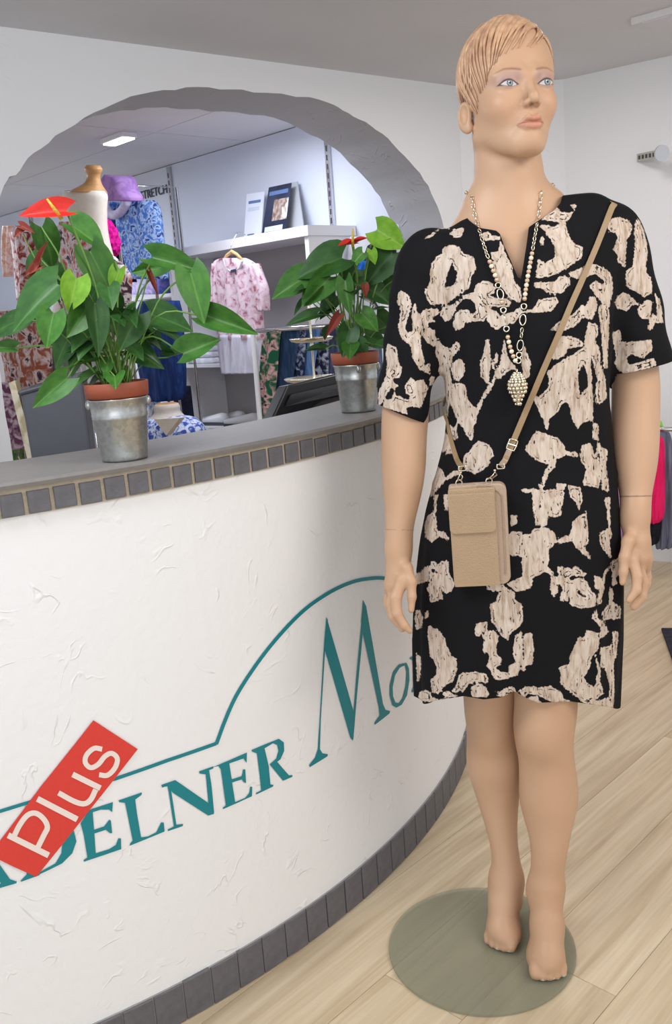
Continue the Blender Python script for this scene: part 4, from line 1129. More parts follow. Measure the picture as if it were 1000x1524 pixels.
def dress_mat():
    mt, nt, b = nodes_of('printed_crepe')
    at = N(nt, 'ShaderNodeAttribute', attribute_name='print'); tc = N(nt, 'ShaderNodeTexCoord')
    def noise(sc, det, stretch=(1, 1, 1), dist=0.0):
        mp = N(nt, 'ShaderNodeMapping'); mp.inputs['Scale'].default_value = stretch; L(nt, tc.outputs['Object'], mp.inputs['Vector'])
        n = N(nt, 'ShaderNodeTexNoise'); n.inputs['Scale'].default_value = sc; n.inputs['Detail'].default_value = det; n.inputs['Distortion'].default_value = dist
        L(nt, mp.outputs[0], n.inputs['Vector']); return n.outputs['Fac']
    def math(op, a, b_=None, c=None):
        n = N(nt, 'ShaderNodeMath', operation=op)
        for i, v in enumerate((a, b_, c)):
            if v is None: continue
            if hasattr(v, 'node'): L(nt, v, n.inputs[i])
            else: n.inputs[i].default_value = v
        return n.outputs[0]
    edge = math('MULTIPLY', math('SUBTRACT', noise(190, 3), .5), 6.0)
    edge2 = math('MULTIPLY', math('SUBTRACT', noise(60, 2), .5), 2.5)
    v = math('ADD', math('SUBTRACT', at.outputs['Fac'], .5), math('ADD', edge, edge2))
    mr = N(nt, 'ShaderNodeMapRange'); mr.inputs['From Min'].default_value = .4; mr.inputs['From Max'].default_value = -.4; L(nt, v, mr.inputs['Value'])
    # brushed streaks inside the blossoms
    st = noise(150, 3, (1, 1, .22), .8)
    sr = N(nt, 'ShaderNodeValToRGB'); e = sr.color_ramp.elements
    e[0].position = .3; e[0].color = srgb(168, 146, 126); e[1].position = .72; e[1].color = srgb(218, 205, 193)
    x = e.new(.47); x.color = srgb(200, 183, 168)
    L(nt, st, sr.inputs['Fac'])
    # broken dark scribble lines following the outline
    rings = math('ABSOLUTE', math('ADD', v, 3.6)); sc = noise(90, 3, (1, 1, .5))
    ln = math('MULTIPLY', math('LESS_THAN', rings, .55), math('GREATER_THAN', sc, .55))
    dots = math('MULTIPLY', math('GREATER_THAN', noise(260, 2, (1, 1, .3)), .665), math('GREATER_THAN', noise(28, 2), .52))
    dk = math('MAXIMUM', ln, dots)
    mx0 = N(nt, 'ShaderNodeMix', data_type='RGBA'); L(nt, dk, mx0.inputs['Factor']); L(nt, sr.outputs['Color'], mx0.inputs['A']); mx0.inputs['B'].default_value = srgb(48, 42, 40)
    mx = N(nt, 'ShaderNodeMix', data_type='RGBA'); L(nt, mr.outputs[0], mx.inputs['Factor']); mx.inputs['A'].default_value = srgb(20, 20, 23); L(nt, mx0.outputs['Result'], mx.inputs['B'])
    L(nt, mx.outputs['Result'], b.inputs['Base Color'])
    b.inputs['Roughness'].default_value = .82; b.inputs['Specular IOR Level'].default_value = .15
    bp = N(nt, 'ShaderNodeBump'); bp.inputs['Strength'].default_value = .25; bp.inputs['Distance'].default_value = .0015
    L(nt, noise(420, 2), bp.inputs['Height']); L(nt, bp.outputs['Normal'], b.inputs['Normal'])
    return mt
M_dress = dress_mat()
dress_o = finish('dress', me, M_dress, None, smooth=True, solid=.0016)
tag(dress_o, 'black short-sleeved dress with beige painted blossom print worn by the mannequin', 'dress')

# ------------------------------------------------------------------ surface finder for things lying on the dress
from mathutils.bvhtree import BVHTree
bvh_d = BVHTree.FromPolygons([tuple(v) for v in Vd], [tuple(int(i) for i in t) for t in Td])
hsl = pieces[0]; bvh_h = BVHTree.FromPolygons([tuple(v) for v in hsl[0]], [tuple(int(i) for i in q) for q in hsl[1]])
# hair: moulded cap plus swept locks
HC = np.array((0, .010, .044)); HR = np.array((.0742, .0912, .0905))
def hair_hit(px, py, k=1.0):
    d = ray(px, py); o = to_head(ORG[None])[0]; dv = (d@Rh)/HS
    r = HR*k; oo = (o-HC)/r; dd = dv/r
    a = dd@dd; b = 2*oo@dd; c = oo@oo-1; D = b*b-4*a*c
    if D > 0: t = (-b-sqrt(D))/(2*a)
    else: t = -b/(2*a)
    q = oo+dd*t
    if D <= 0: q = q/np.linalg.norm(q)
    P_ = from_head(q*r+HC)
    hh = bvh_h.ray_cast(Vector(ORG), Vector(d).normalized())
    if hh[0] is not None and (Vector(P_)-Vector(ORG)).length > hh[3]: return to_head(np.array(hh[0])[None])[0]
    return q*r+HC
def cap_sdf(p):
    d = s_ell(p, tuple(HC), tuple(HR-.0025))
    # face opening and neck line
    cut = s_ell(p, (.016, -.105, .024), (.056, .075, .066))
    cut2 = s_ell(p, (.048, -.085, -.004), (.046, .085, .085))
    side = s_ell((np.abs(p[0]), p[1], p[2]), (.078, -.028, -.03), (.024, .042, .045))
    d = smax(d, -cut, .006); d = smax(d, -cut2, .006); d = smax(d, -side, .006)
    d = smax(d, -s_ell((np.abs(p[0]), p[1], p[2]), (.08, .012, -.022), (.016, .022, .036)), .006)
    # combed ridges around the crown
    a = np.arctan2(p[0]-.012, p[1]-.03)
    d = d+.0011*np.sin(a*34+np.sin(p[2]*40)*1.5)
    return smax(d, -.052-p[2]+(p[1]-.02)*-.25, .01)
ax = grid_axes((-.09, -.1, -.075), (.09, .125, .125), .0018)
V, Q = surface_nets(cap_sdf(axes3(ax)).astype(np.float32), ax, .0018)
hairV = [from_head(relax(V, Q, 1))]; hairQ = [Q]
cap = mesh_np('hair', hairV[0], Q)
hb = MB()
def lock(P3, w0, th):
    P3 = np.array(catmull(P3, 7)); k = len(P3)
    # keep the lock just proud of the cap
    out = []
    for i, p in enumerate(P3):
        t = i/(k-1); q = (p-HC)/HR; q = q/np.linalg.norm(q)
        e_ = q*(HR+.0012)+HC
        w1 = from_head(p); w2 = from_head(e_)
        f_ = bvh_h.find_nearest(Vector(w2)); nrm = np.array(f_[1]); c0 = from_head((0, .0, .02))
        if nrm@(np.array(f_[0])-c0) < 0: nrm = -nrm
        lift = (w2-np.array(f_[0]))@nrm; need = .0030-.0016*t
        if lift < need or t > .55:
            k_ = np.clip((t-.55)/.35, 0, 1) if lift >= need else 1.0
            w2 = w2*(1-k_)+(np.array(f_[0])+nrm*need)*k_
        out.append(to_head(w2[None])[0])
    rad = [w0*(.45+.55*sin(pi*min(1, (i/(k-1))*1.25+.12)))*(1-.72*(i/(k-1))**2.2) for i in range(k)]
    n = 8; V = []
    for i, p in enumerate(out):
        t = out[min(i+1, k-1)]-out[max(i-1, 0)]; t = t/np.linalg.norm(t)
        nn_ = (p-HC)/HR**2; nn_ /= np.linalg.norm(nn_); s_ = np.cross(t, nn_); s_ /= np.linalg.norm(s_)
        for j in range(n):
            a = 2*pi*j/n; V.append(p+s_*cos(a)*rad[i]+nn_*sin(a)*rad[i]*th)
    V = from_head(np.array(V)); F = []
    for i in range(k-1):
        for j in range(n): F.append((i*n+j, i*n+(j+1) % n, (i+1)*n+(j+1) % n, (i+1)*n+j))
    F.append(tuple(range(n-1, -1, -1))); F.append(tuple((k-1)*n+j for j in range(n)))
    hb.add(V, F)
LK = [[(712,155),(625,215),(560,360)],[(690,122),(575,205),(450,392)],[(612,100),(500,205),(400,445)],[(560,98),(440,235),(378,495)],[(490,108),(375,255),(352,545)],
      [(440,116),(315,285),(338,605)],[(400,140),(262,305),(322,660)],[(350,172),(212,335),(302,695)],[(300,222),(172,385),(275,735)],[(250,272),(152,445),(285,805)],
      [(205,320),(128,525),(272,862)],[(160,390),(116,600),(225,800)],[(135,455),(110,640),(165,765)]]
for i in range(len(LK)-1):
    for f in (0, .5):
        tri3 = [tuple(np.array(LK[i][j])*(1-f)+np.array(LK[i+1][j])*f+np.array([random.gauss(0, 5), random.gauss(0, 5)])*(j > 0)) for j in range(3)]
        lock([hair_hit(660+a/5, b/5) for a, b in tri3], random.uniform(.0050, .0072), random.uniform(.6, .85))
for tri3 in ([(722,165),(700,255),(622,352)],[(742,178),(712,265),(648,356)],[(765,192),(735,265),(690,330)],[(785,205),(768,255),(738,285)],[(800,220),(790,262),(770,290)],[(780,188),(845,290),(868,400)],[(800,205),(856,320),(872,470)],[(725,140),(800,200),(850,270)]):
    lock([hair_hit(660+a/5, b/5) for a, b in tri3], .0046, .6)
for i in range(44):      # back of the head, combed down from the crown
    a = radians(-20+220*i/43); st = np.array((.012+.01*cos(a), .03+.01*sin(a), .132))
    e = np.array((.078*cos(a), .012+.098*sin(a), -.04-.02*max(0, sin(a)))); md = np.array((.075*cos(a+.12), .016+.095*sin(a+.12), .04))
    if abs(e[0]) > .06 and e[1] < .045: e[2] = .012
    lock([st, (st+md)/2+np.array((0, 0, .03)), md, e], .0060, .5)
def hair_mat():
    mt, nt, b = nodes_of('moulded_hair')
    ge = N(nt, 'ShaderNodeNewGeometry'); 
    tc = N(nt, 'ShaderNodeTexCoord'); nz = N(nt, 'ShaderNodeTexNoise'); nz.inputs['Scale'].default_value = 60; nz.inputs['Detail'].default_value = 3
    L(nt, tc.outputs['Object'], nz.inputs['Vector'])
    rp = N(nt, 'ShaderNodeValToRGB'); e = rp.color_ramp.elements
    e[0].position = .3; e[0].color = srgb(170, 130, 102); e[1].position = .62; e[1].color = srgb(206, 166, 132)
    L(nt, nz.outputs['Fac'], rp.inputs['Fac']); L(nt, rp.outputs['Color'], b.inputs['Base Color'])
    b.inputs['Roughness'].default_value = .33; b.inputs['Specular IOR Level'].default_value = .45
    return mt
M_hair = hair_mat()
n0 = len(hairV[0]); allV = [tuple(p) for p in hairV[0]]+hb.v; nQ = len(Q); allF = [tuple(int(i) for i in q) for q in Q]+[tuple(i+n0 for i in f) for f in hb.f]
hm = bpy.data.meshes.new('hair'); hm.from_pydata(allV, [], allF); hm.update()
ho = finish('hair', hm, M_hair, mann, smooth=True)
hm.materials.append(mat('hair_cap_dark', srgb(120, 86, 66), .5, var=.1, scale=50))  # cap in a darker brown than the locks, visible in the grooves
hm.polygons.foreach_set('material_index', [1]*nQ+[0]*(len(hm.polygons)-nQ))
ho['label'] = 'moulded blond hair swept to one side'
def lay(x, y, off_=.003, fallback=1.60):
    d = Vector(ray(x, y)).normalized(); best = None
    for bv in (bvh_d, bvh_h):
        h_ = bv.ray_cast(Vector(ORG), d)
        if h_[0] is not None and (best is None or h_[3] < best[1]): best = (h_[0], h_[3], h_[1])
    if best is None: return np.array(at_y(x, y, fallback)), np.array([0, -1.0, 0])
    n = best[2]; n = -n if n.dot(d) > 0 else n
    return np.array(best[0]-d*off_), np.array(n)
def round_back(a, b, zs, ys, off_=.006):
    """points hugging the back of the dress between two world points"""
    out = []
    for t, dy in zip(zs, ys):
        p = np.array(a)*(1-t)+np.array(b)*t; p[1] += dy
        h_ = bvh_d.find_nearest(Vector(p)); n = h_[1]; q = np.array(h_[0]); c = np.array([.335, DY, q[2]])
        n = np.array(n) if np.dot(np.array(n), q-c) > 0 else -np.array(n)
        out.append(q+n*off_)
    return out

# painted eyes: fine patches of the lid and eye paint lying on the moulded lids
def eye_patch(sx):
    nx_, nz_ = 84, 52; P = []; loc2 = []
    xs = np.linspace(EXC-.0175, EXC+.0175, nx_); zs_ = np.linspace(EZC-.0085, EZC+.0105, nz_)
    fw = np.array((0, 1.0, 0))@Rh.T
    for z in zs_:
        for x in xs:
            o = from_head((sx*x, -.16, z)); h_ = bvh_h.ray_cast(Vector(o), Vector(fw))
            P.append(np.array(h_[0])-fw*.0004); loc2.append((x, z))
    P = np.array(P); L2 = np.array(loc2); X, Z = L2[:, 0], L2[:, 1]
    def alm(w_, hu, hl, tilt=.06):
        u = (X-EXC)/w_; zz = Z-EZC-tilt*(X-EXC); return np.maximum(np.maximum(zz-hu*(1-u*u), -hl*(1-u*u)-zz), np.abs(X-EXC)-w_)
    Tq = np.array([(i*nx_+j, i*nx_+j+1, (i+1)*nx_+j+1) for i in range(nz_-1) for j in range(nx_-1)]+[(i*nx_+j, (i+1)*nx_+j+1, (i+1)*nx_+j) for i in range(nz_-1) for j in range(nx_-1)])
    if sx < 0: Tq = Tq[:, ::-1]
    inn = alm(.0124, .0046, .0038); wing = alm(.0162, .0076, .0050); gx_ = EXC+.0006*sx
    ir_ = np.hypot(X-gx_, Z-(EZC+.0009)); big = np.full(len(X), 1.0)
    crease = np.abs(Z-EZC-.0082+((X-EXC)/.017)**2*.0045)-.0003
    cols = {'d_liner': np.minimum(np.maximum(np.maximum(wing, -inn), -(Z-EZC)*.55-.0010), np.maximum(alm(.0130, .0053, .0043), -inn)), 'd_eye': inn, 'd_iris': np.maximum(ir_-.0053, inn), 'd_iris2': np.maximum(ir_-.0041, inn+.0003),
            'd_pupil': np.maximum(ir_-.0019, inn), 'd_spark': np.hypot(X-gx_+sx*.0015, Z-(EZC+.0026))-.0008, 'd_brow': np.maximum(crease, np.abs(X-EXC)-.014)}
    cols = {k: v.astype(float) for k, v in cols.items()}
    V2, T2, c2 = clip(P, Tq, -alm(.0172, .0098, .0072), cols)
    me_ = mesh_np('painted_eye', V2, T2)
    for k in att:
        a_ = me_.attributes.new(k, 'FLOAT', 'POINT'); v_ = c2.get(k, np.full(len(V2), 1.0))
        if k == 'd_shadow': v_ = np.full(len(V2), -.0015)
        a_.data.foreach_set('value', np.asarray(v_, np.float32))
    o = finish('painted_eye', me_, M_skin, mann, smooth=True); o['label'] = 'painted grey eye with dark lash line'
for sx in (-1, 1): eye_patch(sx)

# ================================================================== crossbody bag
M_leather = mat('taupe_leather', srgb(176, 150, 120), .5, var=.05, scale=25, bump=.25, bscale=420, spec=.4)
M_leather2 = mat('rose_taupe_leather', srgb(184, 160, 140), .5, var=.05, scale=25, bump=.25, bscale=420)
M_strap = mat('strap_leather', srgb(160, 134, 100), .5, var=.06, scale=40, bump=.15, bscale=400)
M_zip = mat('taupe_zip', srgb(170, 146, 124), .6, var=.1, scale=200)
bag_front, _ = lay(712, 800, .0)
BYAW = radians(-9)
TH = .026
tlp = at_y(669, 712, bag_front[1]-TH); 
Bc = at_y(718.5, 868, bag_front[1]-TH*.55)
bag = empty('crossbody_bag', (float(Bc[0]), float(Bc[1]), float(Bc[2])), 'taupe leather phone bag hanging on a crossbody strap over the dress', 'bag')
Rb = np.array(Matrix.Rotation(BYAW, 3, 'Z') @ Matrix.Rotation(radians(-1.0), 3, 'Y') @ Matrix.Rotation(radians(3), 3, 'X'))
def bl(x, y, z): return np.array((x, y, z))@Rb.T+Bc       # bag frame: x right, -y front, z up from the bottom
def rr_loop(x0, x1, z0, z1, r, n=6):
    out = []
    for cx, cz, a0 in ((x1-r[1], z1-r[1], 0), (x0+r[0], z1-r[0], 90), (x0+r[3], z0+r[3], 180), (x1-r[2], z0+r[2], 270)):
        rad_ = r[{0: 1, 90: 0, 180: 3, 270: 2}[a0]]
        for i in range(n+1):
            a = radians(a0+90*i/n); out.append((cx+rad_*cos(a), cz+rad_*sin(a)))
    return out
def slab(name, loop, y0, y1, mt, bev=.002, parent=bag):
    n = len(loop); mb = MB(); V = []
    cx = sum(p[0] for p in loop)/n; cz = sum(p[1] for p in loop)/n
    def ring(y, k): 
        return [bl(cx+(x-cx)*(1-k/.04), y, cz+(z-cz)*(1-k/.06)) for x, z in loop]
    rings_ = [ring(y1, bev), ring(y1-(y1-y0)*.12, 0), ring(y0+(y1-y0)*.12, 0), ring(y0, bev)]
    for r_ in rings_: V += [tuple(p) for p in r_]
    F = []
    for i in range(3):
        for j in range(n): F.append((i*n+j, i*n+(j+1) % n, (i+1)*n+(j+1) % n, (i+1)*n+j))
    F.append(tuple(range(n))); F.append(tuple(3*n+j for j in reversed(range(n))))
    mb.add(V, F); o = mb.obj(name, mt, parent, smooth=False); _orient(o); return o
BW, BH = .1005, .187
bw = BW/2
slab('body', rr_loop(-bw, bw, 0, BH, (.006, .014, .016, .006)), -TH*.45, TH*.45, M_leather2, .001)
slab('front_panel', rr_loop(-bw-.0008, bw-.020, .004, BH-.004, (.004, .004, .004, .004)), -TH*.45-.0055, -TH*.45+.001, M_leather)
slab('flap', rr_loop(-bw-.0016, bw-.0215, BH*.545, BH-.0125, (.002, .003, .010, .009)), -TH*.45-.0095, -TH*.45-.0050, M_leather)
slab('hem_strip', rr_loop(-bw, bw-.019, .0015, .0085, (.002, .002, .002, .002)), -TH*.45-.0066, -TH*.45, M_leather)
zl = [(bw-.0095, .02), (bw-.0085, .05), (bw-.0085, BH-.035), (bw-.012, BH-.018), (bw-.024, BH-.0095), (-.01, BH-.009), (-bw+.012, BH-.009)]
zp = catmull([bl(x, -TH*.45-.0006, z) for x, z in zl], 8)
ztape = MB().tube(zp, .0021, 6, flat=.5, up=tuple(bl(0, -1, 0)-Bc)).obj('zipper_tape', M_zip, bag)
zt = MB(); zz = catmull([bl(x, -TH*.45-.0018, z) for x, z in zl], 24)
for i in range(0, len(zz)-1, 1):
    zt.ball(zz[i], .0007, 4, 3)
tag(zt.obj('zipper_teeth', M_zip, ztape), kind='stuff')
pull = MB().tube([bl(-.004, -TH*.45-.004, BH+.004), bl(.010, -TH*.45-.004, BH+.0005), bl(.024, -TH*.45-.003, BH-.002)], [.0015, .0011, .0016], 6).obj('zipper_pull', M_silver, bag)
# strap: two legs running up from the bag, joined behind the body
rtop = bl(bw-.029, 0, BH+.003); ltop = bl(-bw+.019, 0, BH+.003)
path_r = [at_y(745, 694, rtop[1]-.004)]+[lay(x, y, .0045)[0] for x, y in ((752, 684), (764, 656), (785, 606), (806, 556), (828, 505), (849, 455), (868, 412), (886, 370), (900, 335), (910, 310))]
shoulder = np.array(lay(913, 303, .004)[0])
path_l = [at_y(688, 697, ltop[1]-.004)]+[lay(x, y, .0045)[0] for x, y in ((680, 683), (673, 660), (668, 640))]
hipL = np.array(at_y(661, 612, DY))
back = round_back(shoulder, hipL, (0.02, .12, .3, .5, .7, .88, .97), (.06, .12, .14, .14, .14, .1, .03))
def ribbon(name, pts, w_, mt, parent, th=.0016):
    pts = catmull(pts, 5); n = len(pts); V = []; F = []
    for i, p in enumerate(pts):
        t = pts[min(i+1, n-1)]-pts[max(i-1, 0)]; t /= np.linalg.norm(t)
        c = np.array([.335, DY, p[2]]); nn_ = p-c
        h_ = bvh_d.find_nearest(Vector(p)); 
        n2 = np.array(h_[1]); n2 = n2 if n2@nn_ > 0 else -n2
        nn_ = n2-t*(n2@t); nn_ /= max(np.linalg.norm(nn_), 1e-6); s_ = np.cross(t, nn_)
        for a, b in ((-1, 0), (-1, 1), (1, 1), (1, 0)): V.append(p+s_*a*w_/2+nn_*b*th)
    for i in range(n-1):
        for j in range(4): F.append((i*4+j, i*4+(j+1) % 4, (i+1)*4+(j+1) % 4, (i+1)*4+j))
    F.append((0, 1, 2, 3)); F.append(((n-1)*4+3, (n-1)*4+2, (n-1)*4+1, (n-1)*4))
    o = MB().add(V, F).obj(name, mt, parent); _orient(o); return o
ribbon('strap', path_r[1:]+[shoulder]+back+[lay(666, 628, .005)[0]]+path_l[::-1], .0105, M_strap, bag)
ribbon('strap_end', [path_r[0], path_r[0]*.5+np.array(path_r[1])*.5, path_r[1], lay(758, 670, .0075)[0]], .0100, M_leather2, bag)
# buckle, hooks and rings
def rect_ring(name, c, u, v, a, b, r, mt):
    c = np.array(c); u = np.array(u)/np.linalg.norm(u); v = np.array(v)-u*(np.array(v)@u); v /= np.linalg.norm(v)
    P = [c+u*a*cos(t)*(1/max(abs(cos(t)), abs(sin(t))))**.75+v*b*sin(t)*(1/max(abs(cos(t)), abs(sin(t))))**.75 for t in np.linspace(0, 2*pi, 33)]
    return MB().tube(P, r, 8).obj(name, mt, bag, smooth=True)
bc = lay(762, 662, .0075)[0]; du = np.array(lay(770, 642, .0075)[0])-np.array(lay(755, 680, .0075)[0]); dv = np.array([1, 0, .4])
buck = rect_ring('buckle', bc, du, dv, .0098, .0078, .0014, M_silver)
MB().tube([bc+np.array([-.0075, -.0005, .003]), bc+np.array([.0075, -.0005, -.003])], .0011, 6).obj('buckle_bar', M_silver, buck)
for pt, tp in ((rtop, path_r[0]), (ltop, path_l[0])):
    MB().torus(pt, .0055, .0011, (0, 1, 0), 18, 6).obj('ring', M_silver, bag, smooth=True)
    q = MB(); mid = pt*.5+tp*.5
    q.tube([pt+np.array([-.003, -.001, .003]), mid+np.array([-.0035, -.001, -.002]), mid+np.array([0, -.001, .004]), mid+np.array([.0035, -.001, -.002]), pt+np.array([.003, -.001, .003])], .0012, 6)
    q.ball(mid+np.array([0, -.001, .006]), .0026); q.obj('hook', M_silver, bag, smooth=True)
    rect_ring('square_ring', np.array(tp)+np.array([0, -.001, .0]), np.array([1, 0, 0]), np.array([0, 0, 1]), .0066, .004, .0012, M_silver)

# ================================================================== necklace
M_bead1 = mat('pearl_bead', srgb(240, 228, 208), .25, var=.08, scale=90, coat=.4)
M_bead2 = mat('rose_gold_bead', srgb(218, 188, 160), .25, .5)
nk_p = np.array(lay(755, 300, 0)[0])
neck = empty('necklace', (float(nk_p[0]), float(nk_p[1]), float(nk_p[2])), 'long silver-gold link necklace with pearl beads and a pine-cone shaped pendant', 'necklace')
left_px = [(702, 290), (706, 318), (714, 345), (723, 374), (732, 398), (739, 416), (744, 436), (749, 461), (753, 486), (757, 508), (763, 528), (769, 541)]
right_px = [(806, 284), (802, 316), (797, 345), (792, 375), (786, 408), (782, 434), (779, 461), (777, 488), (774, 515), (771, 541)]
def meander(px, n=14): return catmull([np.array(p, float) for p in px], n)
link_me = {}
def put_part(name, key, build, mt, loc, rotm):
    if key not in link_me:
        o = build().obj(name, mt, None, smooth=True); link_me[key] = o.data; bpy.data.objects.remove(o)
    o = bpy.data.objects.new(name, link_me[key]); COL.objects.link(o)
    o.parent = neck; o.matrix_parent_inverse = Matrix.Translation(-neck.location)
    o.matrix_basis = Matrix.Translation(Vector(loc)) @ rotm.to_4x4()
    return o
def frame(t, n, turn=0.0):
    t = Vector(t).normalized(); n = Vector(n); n = (n-t*n.dot(t)).normalized(); s_ = t.cross(n)
    R_ = Matrix((s_, t, n)).transposed()        # local y along the strand, local z off the cloth
    return R_ @ Matrix.Rotation(turn, 3, 'Y')
def small_link(): return MB().torus((0, 0, 0), .0030, .00095, (0, 0, 1), 12, 6, sx=1.55, updir=(0, 1, 0))
def big_link(): return MB().torus((0, 0, 0), .0052, .0012, (0, 0, 1), 20, 6, sx=1.75, updir=(0, 1, 0))
def ring_link(): return MB().torus((0, 0, 0), .0046, .0013, (0, 0, 1), 16, 6)
def bead(): return MB().ball((0, 0, 0), .0041, 12, 8)
def bar(): return MB().tube([(0, -.007, 0), (0, .007, 0)], .0011, 6)
def strand(px, plan):
    """plan: list of (y from, y to, kind, spacing in px)"""
    pts = meander(px); P = np.array(pts); seg = np.r_[0, np.cumsum(np.hypot(*np.diff(P, axis=0).T))]
    def at_s(s): return np.array([np.interp(s, seg, P[:, 0]), np.interp(s, seg, P[:, 1])])
    s_of_y = lambda y: np.interp(y, P[:, 1], seg)
    for y0, y1, kind, sp in plan:
        s0, s1 = s_of_y(y0), s_of_y(y1); n = max(1, int(round((s1-s0)/sp)))
        for i in range(n):
            s = s0+(i+.5)*(s1-s0)/n; a = at_s(s); b = at_s(s+1.5)
            p, nn_ = lay(a[0], a[1], .0045); q, _ = lay(b[0], b[1], .0045)
            t = q-p
            if kind == 'chain': put_part('chain_link', 'chain', small_link, M_silver, p, frame(t, nn_, (pi/3 if i % 2 else -pi/5)))
            elif kind == 'bead': put_part('bead', 'bead%d' % (i % 2), bead, M_bead1 if i % 2 else M_bead2, p, frame(t, nn_))
            elif kind == 'ring': put_part('ring', 'ring', ring_link, M_silver, p, frame(t, nn_))
            elif kind == 'oval': put_part('oval_link', 'oval', big_link, M_silver, p, frame(t, nn_))
            elif kind == 'bar': put_part('bar_link', 'bar', bar, M_silver, p, frame(t, nn_))
strand(left_px, [(287, 384, 'chain', 6.6), (386, 420, 'bead', 7.0), (420, 429, 'ring', 9), (430, 446, 'oval', 16), (446, 454, 'bead', 8), (456, 467, 'ring', 11), (466, 482, 'bar', 16), (484, 495, 'ring', 11), (498, 540, 'bead', 7.4)])
strand(right_px, [(281, 372, 'chain', 6.6), (374, 448, 'bead', 7.0), (450, 462, 'ring', 11), (463, 489, 'oval', 26), (488, 503, 'chain', 7), (504, 524, 'oval', 18), (524, 541, 'ring', 10)])
# chain round the nape
pa = np.array(lay(704, 292, .003)[0]); pb_ = np.array(lay(805, 287, .003)[0]); nc = np.array([(pa[0]+pb_[0])/2, 0, 0])
cN = by(757, 290, 1.725); rx = .072; ry = .075
for i in range(26):
    a = radians(4+172*i/25); p = np.array([cN[0]+rx*cos(a), cN[1]+ry*sin(a)-.012, cN[2]+.022*sin(a)+.004]); 
    hN = bvh_h.find_nearest(Vector(p)); hp = np.array(hN[0]); o_ = hp-np.array([cN[0], cN[1], hp[2]]); o_ /= np.linalg.norm(o_); p = hp+o_*.003
    t = np.array([-sin(a), cos(a), 0]); put_part('chain_link', 'chain', small_link, M_silver, p, frame(t, o_, (pi/3 if i % 2 else -pi/5)))
# pendant: knobbly drop
pc, pn = lay(770, 578, .013)
pend = MB(); prof = [(0.0, .026, .004), (.2, .020, .007), (.4, .012, .0105), (.55, .004, .0125), (.7, -.006, .0105), (.85, -.016, .0065), (1.0, -.027, .003)]
prof = [(a, b, c*1.25) for a, b, c in prof]; core = MB().lathe([(r*.75, z) for _, z, r in reversed(prof)], 14, tuple(pc)); 
po = core.obj('pendant', M_silver, neck, smooth=True)
kn = MB()
for row in range(11):
    t = row/10; z = np.interp(t, [q[0] for q in prof], [q[1] for q in prof]); r = np.interp(t, [q[0] for q in prof], [q[2] for q in prof])
    n = max(4, int(2*pi*r/.0062))
    for j in range(n):
        a = 2*pi*(j+.5*(row % 2))/n; kn.ball((pc[0]+r*cos(a), pc[1]+r*sin(a), pc[2]+z), random.uniform(.0024, .0040), 6, 4)
tag(kn.obj('pendant_beading', M_silver, po, smooth=True), kind='stuff')
MB().torus((pc[0], pc[1], pc[2]+.030), .0035, .0011, (1, 0, 0), 12, 6).obj('pendant_ring', M_silver, po, smooth=True)

# ================================================================== potted anthuriums on the ledge
def zinc_mat():
    mt, nt, b = nodes_of('galvanised_zinc')
    tc = N(nt, 'ShaderNodeTexCoord'); vo = N(nt, 'ShaderNodeTexVoronoi'); vo.inputs['Scale'].default_value = 150
    L(nt, tc.outputs['Object'], vo.inputs['Vector'])
    rp = N(nt, 'ShaderNodeValToRGB'); rp.color_ramp.elements[0].color = srgb(168, 171, 170); rp.color_ramp.elements[1].color = srgb(194, 197, 196)
    L(nt, vo.outputs['Color'], rp.inputs['Fac']); L(nt, rp.outputs['Color'], b.inputs['Base Color'])
    b.inputs['Metallic'].default_value = .9; b.inputs['Roughness'].default_value = .3
    return mt
M_zinc = zinc_mat()
M_terra = mat('terracotta_plastic', srgb(158, 82, 58), .5, var=.06, scale=20)
M_soil = mat('soil', srgb(60, 44, 32), .95, var=.4, scale=60, bump=.6, bscale=90)
def leaf_mat(name, c1, c2, back):
    mt, nt, b = nodes_of(name)
    tc = N(nt, 'ShaderNodeTexCoord'); sp = N(nt, 'ShaderNodeSeparateXYZ'); L(nt, tc.outputs['Object'], sp.inputs[0])
    oi = N(nt, 'ShaderNodeObjectInfo')
    nz = N(nt, 'ShaderNodeTexNoise'); nz.inputs['Scale'].default_value = 3.5; nz.inputs['Detail'].default_value = 3; L(nt, tc.outputs['Object'], nz.inputs['Vector'])
    rp = N(nt, 'ShaderNodeValToRGB'); rp.color_ramp.elements[0].color = c1; rp.color_ramp.elements[1].color = c2
    rp.color_ramp.elements[0].position = .3; rp.color_ramp.elements[1].position = .7
    L(nt, nz.outputs['Fac'], rp.inputs['Fac'])
    ab = N(nt, 'ShaderNodeMath', operation='ABSOLUTE'); L(nt, sp.outputs['X'], ab.inputs[0])
    mr = N(nt, 'ShaderNodeMapRange'); mr.inputs['From Min'].default_value = .012; mr.inputs['From Max'].default_value = .035; mr.inputs['To Min'].default_value = .28; mr.inputs['To Max'].default_value = 0
    L(nt, ab.outputs[0], mr.inputs['Value'])
    mx = N(nt, 'ShaderNodeMix', data_type='RGBA'); L(nt, mr.outputs[0], mx.inputs['Factor']); L(nt, rp.outputs['Color'], mx.inputs['A']); mx.inputs['B'].default_value = back
    hv = N(nt, 'ShaderNodeHueSaturation'); vr = N(nt, 'ShaderNodeMapRange'); vr.inputs['To Min'].default_value = .78; vr.inputs['To Max'].default_value = 1.2
    L(nt, oi.outputs['Random'], vr.inputs['Value']); L(nt, vr.outputs[0], hv.inputs['Value']); L(nt, mx.outputs['Result'], hv.inputs['Color'])
    L(nt, hv.outputs[0], b.inputs['Base Color'])
    b.inputs['Roughness'].default_value = .45; b.inputs['Specular IOR Level'].default_value = .3
    b.inputs['Subsurface Weight'].default_value = 0.0
    return mt
